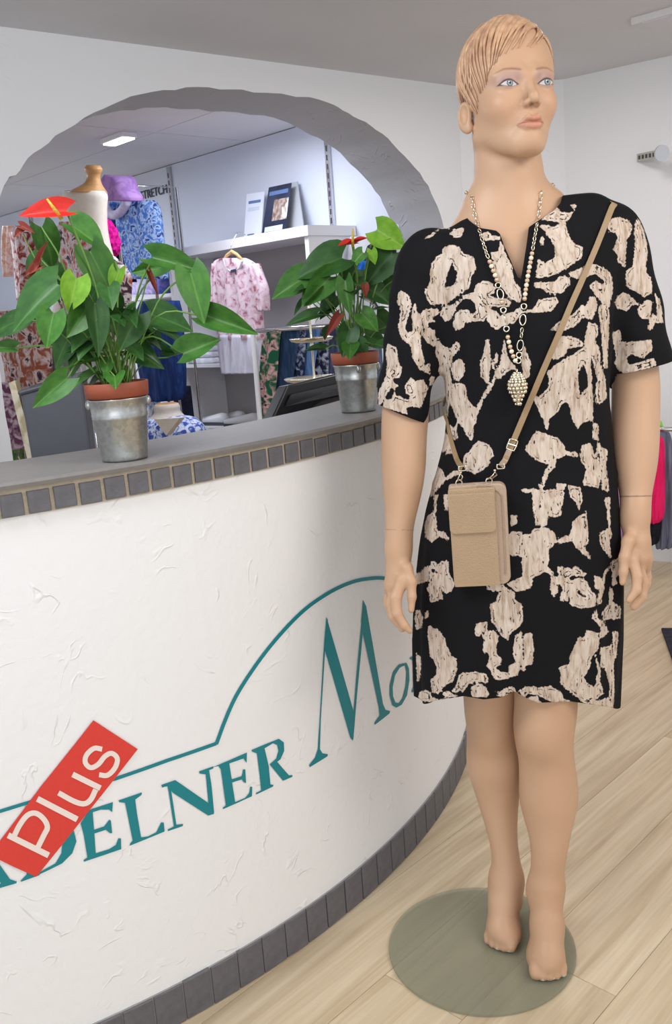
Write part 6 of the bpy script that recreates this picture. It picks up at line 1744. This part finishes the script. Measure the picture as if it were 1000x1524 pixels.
# clothes rail with garments right of the blouse
M_pole = mat('white_pole', srgb(226, 226, 230), .4)
rd = .95
rail = empty('clothes_rail', tuple(map(float, (*far(385, 633, rd)[:2], 0))), 'white pole clothes rail carrying patterned and blue garments', 'clothes rail')
pt_, pb2 = far(377, 500, rd+.05), far(385, 633, rd+.05)
MB().tube([(pb2[0], pb2[1], 0.0), (pt_[0], pt_[1], pt_[2]+.03)], .012, 10).obj('pole', M_pole, rail, smooth=True)
tr_ = np.array([pt_[0], pt_[1], pt_[2]+.02]); tr2 = far(512, 480, rd-.05); tr2[2] = tr_[2]
MB().tube([tr_, tr2], .010, 10).obj('bar', M_metal, rail, smooth=True)
MB().tube([(tr2[0], tr2[1], 0.0), tuple(tr2)], .012, 10).obj('pole', M_pole, rail, smooth=True)
GR = [('hanging_shirt', [(492, 400, 418), (510, 390, 416), (560, 386, 412), (600, 386, 408), (640, 386, 404)], .02, fabric('green_floral', srgb(36, 96, 70), srgb(226, 180, 178), 24, srgb(40, 40, 50), thr=.52), 'green and pink floral shirt hanging foremost on the rail', 'shirt'),
      ('denim_jacket', [(488, 420, 446), (500, 412, 446), (540, 408, 440), (600, 404, 432), (650, 402, 430)], -.03, fabric('denim_blue', srgb(54, 78, 112), srgb(42, 62, 94), 20, stretch=(4, 4, .6)), 'dark denim jacket hanging beside the green floral shirt', 'jacket'),
      ('hanging_shirt', [(486, 440, 454), (505, 434, 455), (560, 430, 452), (620, 430, 450)], -.06, fabric('navy_dots', srgb(34, 42, 70), srgb(150, 160, 190), 40, thr=.56), 'navy speckled shirt hanging between the denim jacket and the light blue one', 'shirt'),
      ('denim_shirt', [(485, 455, 475), (500, 446, 476), (550, 442, 468), (620, 442, 466)], -.09, fabric('light_denim', srgb(104, 140, 190), srgb(76, 112, 168), 16, stretch=(4, 4, .5)), 'light blue denim shirt hanging behind the tiered stand', 'shirt'),
      ('hanging_shirt', [(484, 472, 490), (505, 468, 490), (560, 466, 488), (620, 466, 486)], -.12, fabric('navy_leaf', srgb(30, 36, 62), srgb(170, 176, 196), 30, thr=.55), 'navy and white leaf print shirt on the rail', 'shirt'),
      ('hanging_shirt', [(482, 488, 506), (505, 484, 508), (560, 480, 506), (620, 480, 504)], -.15, fabric('greyblue', srgb(92, 98, 128), srgb(72, 78, 108), 16, stretch=(4, 4, .5)), 'grey blue shirt hanging next to the smaller anthurium', 'shirt'),
      ('hanging_shirt', [(480, 566, 590), (505, 560, 592), (560, 556, 590), (620, 556, 588)], -.75, fabric('steelblue', srgb(104, 118, 140), srgb(84, 98, 122), 16, stretch=(4, 4, .5)), 'steel blue shirt hanging right of the smaller anthurium', 'shirt')]
for i, (nm, rows, dd, mt, lb, ct) in enumerate(GR):
    g = garment(nm, rows, fplane(rd+dd), .03, mt, 2, .009, None, 20+i, nu=13)
    tag(g, lb, ct, 'garments on the clothes rail')
# light grey drape and hat behind the smaller anthurium
g = garment('hanging_drape', [(352, 520, 600), (380, 516, 606), (420, 516, 606), (470, 530, 606), (520, 540, 600)], fplane(.10), .04, fabric('pale_drape', srgb(206, 206, 212), srgb(186, 186, 194), 12), 5, .014, None, 41)
tag(g, 'pale grey cloth hanging behind the smaller anthurium', 'drape')
hc = far(567, 383, .42)
hat = empty('hat', tuple(map(float, hc)), 'black rounded hat with blue band behind the smaller anthurium', 'hat')
hr = pxr(567, 383, hc[1], 24)
M_hat = fabric('black_felt', srgb(24, 24, 32), srgb(34, 34, 44), 40)
MB().lathe([(hr*1.0, 0), (hr*.98, hr*.35), (hr*.8, hr*.75), (hr*.4, hr*.95), (.001, hr*.98)], 24, tuple(hc)).obj('crown', M_hat, hat, smooth=True)
MB().lathe([(.001, -.012), (hr*1.22, -.016), (hr*1.24, -.010), (hr, .0)], 24, tuple(hc)).obj('brim', M_hat, hat, smooth=True)
MB().lathe([(.018, -.02), (.02, -.25), (.03, -hc[2]+.02), (.14, -hc[2]+.015), (.14, -hc[2])], 16, tuple(hc)).obj('hat_stand', M_pole, hat, smooth=True)
sb = garment('blue_scarf', [(388, 534, 552), (400, 532, 550), (415, 534, 545)], fplane(.5), .03, fabric('bright_blue', srgb(40, 120, 220), srgb(30, 90, 190), 20), 2, .006, hat, 43)
# dark-blue denim dress and others left of the cabinet
g = garment('denim_dress', [(448, 214, 262), (470, 206, 268), (520, 206, 272), (560, 212, 274), (590, 222, 272), (596, 232, 264)], fplane(.62), .14, fabric('indigo_denim', srgb(38, 62, 118), srgb(26, 46, 94), 12, stretch=(3, 3, .7)), 3, .016, None, 51)
tag(g, 'dark indigo denim dress hanging beside the cabinet', 'dress')
g = garment('dark_trousers', [(575, 262, 280), (610, 264, 284), (650, 268, 290)], fplane(.45), .08, fabric('navy_plain', srgb(26, 30, 48), srgb(36, 40, 60), 18), 2, .01, None, 52)
tag(g, 'narrow dark navy trousers hanging by the cabinet side', 'trousers')
g = garment('hanging_shirt', [(590, 212, 236), (620, 208, 232), (660, 206, 230)], fplane(.5), .08, fabric('sky_floral', srgb(120, 150, 200), srgb(220, 224, 236), 30), 2, .01, None, 53)
tag(g, 'pale sky blue print shirt behind the zinc pot', 'shirt')
def stack_item(rows, d, c, lb, ct, sd, nm='folded_sweater'):
    g = garment(nm, rows, fplane(d), .10, c, 2, .006, None, sd); tag(g, lb, ct, 'folded knitwear left of the cabinet'); return g
s_, z_ = far_sz(230, 440, .25); print('CS1', CS1, s_)
shf = empty('knitwear_shelf', fpt(s_, .25, z_), 'white shelf board holding folded knitwear left of the cabinet', 'shelf')
fbox('board', CS1+.004, s_+.3, .004, .31, z_-.02, z_, M_white, shf)
fbox('bracket', s_+.05, s_+.07, .004, .28, z_-.08, z_-.02, M_metal, shf)
stack_item([(404, 198, 236), (418, 196, 238), (438, 200, 236)], .22, fabric('lilac_knit', srgb(176, 160, 220), srgb(206, 200, 232), 30), 'lilac and white folded sweater on the shelf board', 'sweater', 55)
stack_item([(404, 239, 252), (420, 238, 253), (437, 239, 252)], .22, fabric('blue_knit', srgb(84, 104, 180), srgb(140, 120, 200), 30), 'violet blue folded sweater on the shelf board', 'sweater', 56)
# bust form with blue print top
M_linen = mat('cream_linen', srgb(208, 198, 186), .85, var=.05, scale=60, bump=.1, bscale=300)
M_wood2 = mat('neck_cap_wood', srgb(196, 146, 92), .45, var=.18, scale=14, stretch=(1, 1, 6))
def form(name, label, rows, d, neck_rows, cap, mt_body, d_thick, stand_h=True):
    c = far((rows[-1][1]+rows[-1][2])/2, rows[-1][0], d)
    root = empty(name, (float(c[0]), float(c[1]), 0), label, 'dress form')
    def loft(nm, rws, mt, kd):
        rr = catmull([np.array(r, float) for r in rws], 4); V = []; F = []; n = 20
        for y, xl, xr in rr:
            a = far(xl, y, d); b = far(xr, y, d); cc_ = (a+b)/2; e = (b-a)/2; n3 = np.array([FN[0], FN[1], 0])*np.linalg.norm(e)*kd
            for j in range(n):
                t = 2*pi*j/n; V.append(cc_+e*cos(t)+n3*sin(t))
        for i in range(len(rr)-1):
            for j in range(n): F.append((i*n+j, i*n+(j+1) % n, (i+1)*n+(j+1) % n, (i+1)*n+j))
        F += [tuple(range(n)), tuple((len(rr)-1)*n+j for j in range(n))]
        o = MB().add(V, F).obj(nm, mt, root, smooth=True); _orient(o); return o
    loft('torso', rows, mt_body, .62)
    if neck_rows: loft('neck', neck_rows, M_linen, .8)
    if cap: loft('neck_cap', cap, M_wood2, .8)
    q = far((rows[-1][1]+rows[-1][2])/2, rows[-1][0], d)
    MB().lathe([(.15, 0), (.15, .012), (.03, .03), (.016, .06), (.016, q[2]+.02)], 20, (q[0], q[1], 0)).obj('pedestal', M_metal, root, smooth=True)
    return root, loft
bust, bl_ = form('dress_form', 'small cream bust form wearing a blue and white print top', [(619, 232, 266), (624, 222, 280), (634, 218, 290), (650, 217, 294), (690, 220, 292), (740, 226, 290)], .95,
                 [(601, 237, 259), (606, 236, 261), (614, 236, 262), (624, 230, 268)], [(599.5, 240, 256), (600.5, 238, 258), (602, 237, 259)], fabric('blue_white_print', srgb(60, 84, 170), srgb(206, 216, 240), 46, thr=.5), .3)
# V neckline of the print top
vn = [far(x, y, .95+.135) for x, y in ((229, 624), (247, 648), (268, 622))]
nv = MB().add([tuple(p) for p in vn]+[tuple(p-np.array([FN[0], FN[1], 0])*.03) for p in vn], [(0, 1, 2), (5, 4, 3), (0, 3, 4, 1), (1, 4, 5, 2), (2, 5, 3, 0)]).obj('neckline', M_linen, bust); _orient(nv)
# tailor's dummy with wooden cap, striped jacket
dum, dl_ = form('dress_form', 'tall cream dress form with a wooden neck cap and knob', [(284, 107, 148), (292, 104, 150), (310, 108, 150), (345, 112, 152), (390, 108, 160), (440, 100, 172), (500, 96, 180), (600, 100, 180)], 1.08,
                None, [(246, 133, 145), (252, 131, 147), (262, 133, 145), (272, 131, 146), (280, 122, 147), (287, 112, 148)], M_linen, .3)
M_stripe = fabric('floral_red_white', srgb(190, 90, 84), srgb(228, 220, 222), 22, srgb(90, 60, 70), thr=.47)
g = garment('floral_jacket', [(330, 92, 128), (350, 86, 132), (400, 82, 190), (440, 84, 196), (520, 90, 190)], fplane(1.22), .08, M_stripe, 4, .014, None, 61); tag(g, 'red and white floral jacket draped on the tall dress form', 'jacket')
# jacket display: blue print jacket, white collar, lilac scarf, pink fluffy piece
M_bluep = fabric('blue_print', srgb(70, 112, 190), srgb(176, 200, 236), 34, srgb(44, 70, 140), thr=.5)
jk = empty('jacket_display', tuple(map(float, (*far(195, 400, .6)[:2], 1.3))), 'blue print jacket with white collar and black top hanging on the far wall', 'jacket')
garment('jacket_front', [(298, 186, 228), (312, 176, 236), (340, 178, 240), (380, 188, 243), (415, 196, 248)], fplane(.55), .12, M_bluep, 3, .014, jk, 62)
garment('jacket_side', [(300, 150, 172), (320, 147, 170), (345, 148, 166), (380, 150, 168)], fplane(.58), .10, M_bluep, 2, .01, jk, 63)
garment('inner_top', [(316, 160, 184), (340, 168, 184), (380, 176, 192), (420, 184, 200)], fplane(.52), .08, fabric('black_knit', srgb(22, 22, 30), srgb(34, 34, 44), 30), 2, .006, jk, 64)
cl_ = catmull([far(x, y, .64) for x, y in ((156, 298), (158, 312), (168, 320), (180, 315), (190, 299))], 5)
MB().tube(cl_, [pxr(170, 310, float(far(170, 310, .64)[1]), 6.5)]*len(cl_), 10).obj('collar', fabric('white_lilac', srgb(214, 206, 232), srgb(196, 188, 222), 26), jk, smooth=True)
g = garment('lilac_hat', [(261, 172, 180), (264, 164, 189), (271, 157, 195), (282, 153, 199), (292, 151, 206), (299, 156, 206)], fplane(.78), .16, fabric('lilac_felt', srgb(168, 130, 190), srgb(146, 110, 172), 20), 2, .008, None, 65); tag(g, 'lilac knitted hat above the blue print jacket', 'hat')
pk = far(162, 352, 1.0); rr_ = pxr(162, 352, float(pk[1]), 15)
fl_ = MB(); rnd = random.Random(5); a_ = np.array([FE[0], FE[1], 0])
V = []; F = []; n = 26; mm_ = 16
for i in range(mm_+1):
    t = -pi/2+pi*i/mm_
    for j in range(n):
        q = 2*pi*j/n; k = 1+rnd.uniform(-.1, .14); V.append((pk[0]+rr_*k*cos(t)*cos(q)+rr_*.35*(-sin(t)), pk[1]+rr_*k*cos(t)*sin(q), pk[2]+rr_*1.75*k*sin(t)))
for i in range(mm_):
    for j in range(n): F.append((i*n+j, i*n+(j+1) % n, (i+1)*n+(j+1) % n, (i+1)*n+j))
o = MB().add(V, F).obj('fluffy_scarf', fabric('magenta_fur', srgb(206, 24, 140), srgb(170, 12, 112), 60), None, smooth=False); tag(o, 'magenta fluffy scarf hanging by the blue print jacket', 'scarf')
# garments at the far left
g = garment('peach_scarf', [(336, 6, 18), (350, 5, 17), (380, 6, 15), (412, 10, 16)], fplane(1.1), .05, fabric('peach_print', srgb(226, 168, 150), srgb(240, 214, 206), 40), 2, .008, None, 71); tag(g, 'peach scarf hanging on the far wall', 'scarf')
g = garment('floral_blouse', [(345, 18, 60), (370, 22, 72), (410, 26, 78), (450, 30, 80)], fplane(1.15), .1, fabric('red_white_floral', srgb(216, 206, 210), srgb(168, 84, 76), 30, srgb(104, 50, 50), thr=.52), 3, .014, None, 72); tag(g, 'white blouse with red floral print by the peach scarf', 'blouse')
cs_, cz_ = far_sz(40, 412, .95)
lowc_ = empty('low_cabinet', fpt(cs_, .5, 0), 'pale grey low cabinet at the end of the far wall', 'cabinet')
cs_ = 3.75
fbox('carcass', cs_-.55, cs_+1.2, .01, .5, 0, cz_-.2, M_greyin, lowc_); fbox('top_board', cs_-.57, cs_+1.22, .005, .52, cz_-.2, cz_-.16, M_white, lowc_)
g = garment('floral_tunic', [(462, -8, 60), (490, -6, 70), (540, 10, 74), (585, 14, 70)], fplane(1.5), .12, fabric('rust_floral', srgb(150, 84, 66), srgb(214, 196, 196), 22, srgb(70, 44, 56), thr=.5), 3, .016, None, 73); tag(g, 'rust and grey floral tunic hanging low under the plant leaves', 'tunic')
g = garment('white_shirt', [(500, 60, 140), (540, 58, 142), (600, 62, 138)], fplane(1.36), .1, fabric('white_black_stripe', srgb(206, 204, 206), srgb(160, 158, 164), 16, stretch=(5, 5, .4)), 3, .012, None, 74); tag(g, 'white striped shirt hanging behind the plant', 'shirt')
g = garment('purple_scarf', [(570, -10, 22), (600, -8, 24), (640, 0, 30), (668, 6, 34)], fplane(1.6), .1, fabric('plum_print', srgb(110, 66, 96), srgb(196, 178, 190), 26, thr=.54), 2, .012, None, 75); tag(g, 'plum print scarf hanging by the grey bin', 'scarf')
g = garment('green_scarf', [(630, 0, 40), (660, 4, 46), (700, 8, 52)], fplane(1.42), .1, fabric('green_print', srgb(84, 116, 62), srgb(60, 66, 54), 26, srgb(190, 180, 150), thr=.5), 2, .012, None, 76); tag(g, 'green print scarf hanging lowest beside the grey bin', 'scarf')
# fixtures that carry the single pieces on show: wall rods near the wall, floor posts further out
def carry(o, px, py, d, post):
    p = far(px, py, d); n3_ = np.array([FN[0], FN[1], 0])
    if post:
        q = p-n3_*(.36 if 'hat' in o.name else .06); MB().tube([(q[0], q[1], 0.0), tuple(q), tuple(p)], .008, 8).obj('stand_post', M_metal, o, smooth=True)
    else:
        MB().tube([tuple(p), tuple(p-n3_*(d-.001))], .007, 8).obj('wall_rod', M_metal, o, smooth=True)
DBO = bpy.data.objects
for nm, px, py, d, post in (('peach_scarf', 12, 339, 1.1, True), ('floral_blouse', 40, 349, 1.15, True), ('floral_tunic', 26, 466, 1.5, True), ('white_shirt', 100, 504, 1.36, True), ('purple_scarf', 6, 575, 1.6, True), ('green_scarf', 20, 636, 1.42, True),
                            ('denim_dress', 238, 452, .62, True), ('lilac_hat', 178, 275, .78, True), ('fluffy_scarf', 160, 345, 1.0, True), ('dark_trousers', 270, 580, .45, True), ('hanging_shirt.005', 224, 594, .5, True), ('jacket_front', 205, 306, .55, True), ('hanging_drape', 560, 358, .10, False), ('hanging_shirt.004', 578, 485, .2, False)):
    if nm in DBO: carry(DBO[nm], px, py, d, post)
# dark grey upright bin behind the ledge
bY = 1.93
def bq(x, y, dy=0.0): return at_y(x, y, bY+dy)
bin_ = empty('storage_bin', (float(bq(90, 690)[0]), bY+.1, .73), 'dark grey tapered bin behind the ledge beside the zinc pot', 'bin')
f4 = [bq(30, 585), bq(121, 560), bq(139, 705), bq(58, 722)]
for p in (f4[2], f4[3]): p[2] = .731
bk = [p+np.array([-.03, .16, 0]) for p in f4]
o = MB().add([tuple(p) for p in f4+bk], [(0, 1, 2, 3), (7, 6, 5, 4), (0, 4, 5, 1), (1, 5, 6, 2), (2, 6, 7, 3), (3, 7, 4, 0)]).obj('body', mat('anthracite_plastic', srgb(74, 76, 84), .55, var=.06, scale=30), bin_, bevel=.006); _orient(o)
MB().tube([f4[0], f4[1], bk[1], bk[0], f4[0]], .005, 8).obj('rim', M_dark, bin_)
g0 = [bq(13, 570, .10), bq(22, 566, .10), bq(58, 700, .10), bq(46, 705, .10)]; 
st_ = MB().add([tuple(p) for p in g0]+[tuple(p+np.array([0, .03, 0])) for p in g0], [(0, 1, 2, 3), (7, 6, 5, 4), (0, 4, 5, 1), (1, 5, 6, 2), (2, 6, 7, 3), (3, 7, 4, 0)]).obj('wooden_slat', fabric('beige_cloth', srgb(196, 186, 166), srgb(160, 150, 120), 30)); _orient(st_)
tag(st_, 'slanting beige board leaning next to the dark grey bin', 'board')

# lamp in the far room
lp = at_z(176, 203, CEIL); 
fl = empty('ceiling_lamp', tuple(map(float, lp)), 'lit strip lamp on the ceiling behind the arch', 'lamp')
def emis(name, c, s):
    mt, nt, b = nodes_of(name); b.inputs['Emission Color'].default_value = c; b.inputs['Emission Strength'].default_value = s; b.inputs['Base Color'].default_value = c; return mt
ld = np.array([FE[0], FE[1]]); ln_ = np.array([FN[0], FN[1]])
def lamp_box(c, hl, hw, z0, z1, u, v):
    P = [(c[0]+u[0]*a*hl+v[0]*b*hw, c[1]+u[1]*a*hl+v[1]*b*hw) for a, b in ((-1, -1), (1, -1), (1, 1), (-1, 1))]
    return MB().hexa([(x, y, z0) for x, y in P]+[(x, y, z1) for x, y in P])
o = lamp_box(lp, .11, .045, CEIL-.022, CEIL+.002, ld, ln_).obj('housing', M_white, fl); _orient(o)
o = lamp_box(lp, .10, .035, CEIL-.030, CEIL-.0222, ld, ln_).obj('tube', emis('lamp_glow', (.95, .97, 1, 1), 2.0), fl); _orient(o)
for i, (s, d) in enumerate(((0.8, 0.75), (3.6, 2.0), (2.9, 1.3))):
    p = fpt(s, d, CEIL-.05); area_light('far_room_lamp_light', p, (p[0], p[1], 0), .5, .5, (13, 16, 24)[i], (.84, .9, 1.0))
# flush lamp panel at the top right of the front room
c0 = at_z(938, 27, CEIL); c1 = at_z(1000, 9, CEIL); u = (c1-c0)[:2]; u /= np.linalg.norm(u); v = np.array([u[1], -u[0]]); v = v if v[1] > 0 else -v
P = [c0[:2], c0[:2]+u*.62, c0[:2]+u*.62+v*.13, c0[:2]+v*.13]
lm = empty('ceiling_lamp', (float(c0[0]), float(c0[1]), CEIL), 'flat white ceiling lamp panel near the right wall', 'lamp')
o = MB().hexa([(x, y, CEIL-.025) for x, y in P]+[(x, y, CEIL+.001) for x, y in P]).obj('housing', M_ceil, lm, bevel=.004); _orient(o)
Q4 = [np.array(P).mean(0)+(p-np.array(P).mean(0))*.86 for p in P]
o = MB().hexa([(x, y, CEIL-.028) for x, y in Q4]+[(x, y, CEIL-.0245) for x, y in Q4]).obj('diffuser', mat('lamp_diffuser', srgb(206, 202, 208), .4), lm); _orient(o)

# ================================================================== right wall
RE = np.array(WR1)-np.array(WB1); RE /= np.linalg.norm(RE); RNn = np.array([-RE[1], RE[0]]); RNn = RNn if RNn[1] < 0 else -RNn
def rwp(x, y, d=0.0):
    p0 = np.array(WB1)+RNn*d; return at_plane(x, y, (p0[0], p0[1], 0), (RNn[0], RNn[1], 0))
hk0 = rwp(948, 236, .02)
arm = empty('wall_hook', tuple(map(float, rwp(985, 230, 0))), 'short slotted metal wall hook with round end disc on the right wall', 'hook')
dsk = rwp(985, 228, .16); base_ = rwp(950, 234, .0)
n3 = np.array([RNn[0], RNn[1], 0])
bpos = rwp(949, 235, .003)
dirv = dsk-bpos; 
hp = MB(); up3 = np.array([0, 0, 1.0]); sd3 = np.cross(dirv/np.linalg.norm(dirv), up3)
Pq = []
for q in (bpos, dsk):
    for a, b in ((-1, -1), (1, -1), (1, 1), (-1, 1)): Pq.append(q+sd3*a*.004+up3*b*.017)
hp.add(Pq, [(0, 1, 2, 3), (7, 6, 5, 4), (0, 4, 5, 1), (1, 5, 6, 2), (2, 6, 7, 3), (3, 7, 4, 0)]); o = hp.obj('bar', mat('nickel', srgb(186, 186, 178), .35, .8), arm); _orient(o)
sl = MB()
for i in range(5):
    t = .06+i*.15; q = bpos+dirv*t
    q2 = bpos+dirv*(t+.085)
    Pq = []
    for qq in (q, q2):
        for a, b in ((-1.15, -1), (1.15, -1), (1.15, 1), (-1.15, 1)): Pq.append(qq+sd3*a*.004+up3*b*.0085)
    sl.add(Pq, [(0, 1, 2, 3), (7, 6, 5, 4), (0, 4, 5, 1), (1, 5, 6, 2), (2, 6, 7, 3), (3, 7, 4, 0)])
sl.obj('slots', M_slot, arm)
ds = MB(); dn = dirv/np.linalg.norm(dirv); ra = pxr(985, 228, float(dsk[1]), 11.5)
ds.tube([dsk-dn*.004, dsk+dn*.004], [ra, ra], 28); ds.obj('end_disc', M_metal, arm)
ds2 = MB().torus(tuple(dsk-dn*.005), ra*.93, .003, tuple(dn), 28, 6).obj('disc_rim', M_metal, arm, smooth=True)
# low rail with garments along the right wall
rp_ = (np.array(WB1)+RNn*.30, RNn); rp2 = (np.array(WB1)+RNn*.36, RNn); rp3 = (np.array(WB1)+RNn*.26, RNn)
RG = [('pink_trousers', [(651, 953, 986), (662, 950, 989), (700, 950, 990), (745, 951, 990), (768, 956, 988), (777, 966, 982)], rp2, fabric('neon_pink', srgb(240, 40, 110), srgb(222, 26, 92), 10, stretch=(4, 4, .6)), 'neon pink cloth hanging on the low rail by the right wall', 'garment'),
      ('black_cloth', [(690, 955, 986), (760, 956, 986), (800, 960, 982), (809, 966, 978)], rp_, fabric('black_cloth_m', srgb(28, 26, 32), srgb(40, 38, 46), 20), 'black cloth hanging behind the neon pink one', 'garment'),
      ('grey_cloth', [(640, 968, 992), (655, 966, 1000), (720, 968, 1006), (790, 972, 1004), (815, 976, 1000)], rp3, fabric('grey_blue_cloth', srgb(128, 132, 152), srgb(104, 108, 130), 14, stretch=(4, 4, .5)), 'grey blue cloth hanging at the wall side of the low rail', 'garment'),
      ('lilac_cloth', [(650, 906, 940), (665, 902, 944), (720, 902, 946), (770, 904, 946), (812, 912, 938)], rp2, fabric('lilac_cloth_m', srgb(206, 156, 200), srgb(184, 136, 190), 12, stretch=(4, 4, .5)), 'lilac pink cloth hanging on the low rail next to the mannequin arm', 'garment'),
      ('turquoise_cloth', [(648, 896, 914), (690, 896, 914), (720, 898, 910)], rp_, fabric('pale_turquoise', srgb(150, 196, 204), srgb(130, 176, 190), 14), 'pale turquoise cloth hanging behind the lilac one', 'garment')]
for i, (nm, rows, pl_, mt, lb, ct) in enumerate(RG):
    g = garment(nm, rows, pl_, .07, mt, 3, .012, None, 90+i); tag(g, lb, ct, 'cloths on the low rail')
ra0 = rwp(890, 645, .30); ra1 = rwp(1045, 645, .30); zr = (ra0[2]+ra1[2])/2+.02
ra0[2] = ra1[2] = zr
lr = empty('low_rail', (float(ra0[0]), float(ra0[1]), 0), 'low chrome clothes rail beside the right wall', 'clothes rail')
MB().tube([tuple(ra0), tuple(ra1)], .011, 10).obj('bar', M_metal, lr, smooth=True)
for q in (ra0, ra1): MB().tube([(q[0], q[1], 0), tuple(q)], .011, 10).obj('leg', M_metal, lr, smooth=True)
gp = rwp(978, 632, .34); o = MB().tube(catmull([gp+np.array([-.03, 0, -.03]), gp, gp+np.array([.012, 0, .012]), gp+np.array([.02, 0, -.01])], 5), .007, 8).obj('green_hanger', mat('green_plastic', srgb(130, 220, 80), .4), None, smooth=True); tag(o, 'bright green plastic hanger on the low rail', 'hanger')
# dark mat on the floor at the right
k0 = at_z(984, 934, .012)[:2]; k1 = at_z(1004, 990, .012)[:2]; e1 = (k1-k0)/np.linalg.norm(k1-k0); e2 = np.array([e1[1], -e1[0]]); e2 = e2 if e2[0] > 0 else -e2
P = [k0, k0+e1*.5, k0+e1*.5+e2*.8, k0+e2*.8]
o = MB().hexa([(x, y, .0005) for x, y in P]+[(x, y, .012) for x, y in P]).obj('floor_mat', fabric('charcoal_mat', srgb(44, 42, 54), srgb(56, 54, 66), 60), None, bevel=.003); _orient(o)
tag(o, 'charcoal floor mat on the oak planks by the low rail', 'mat')
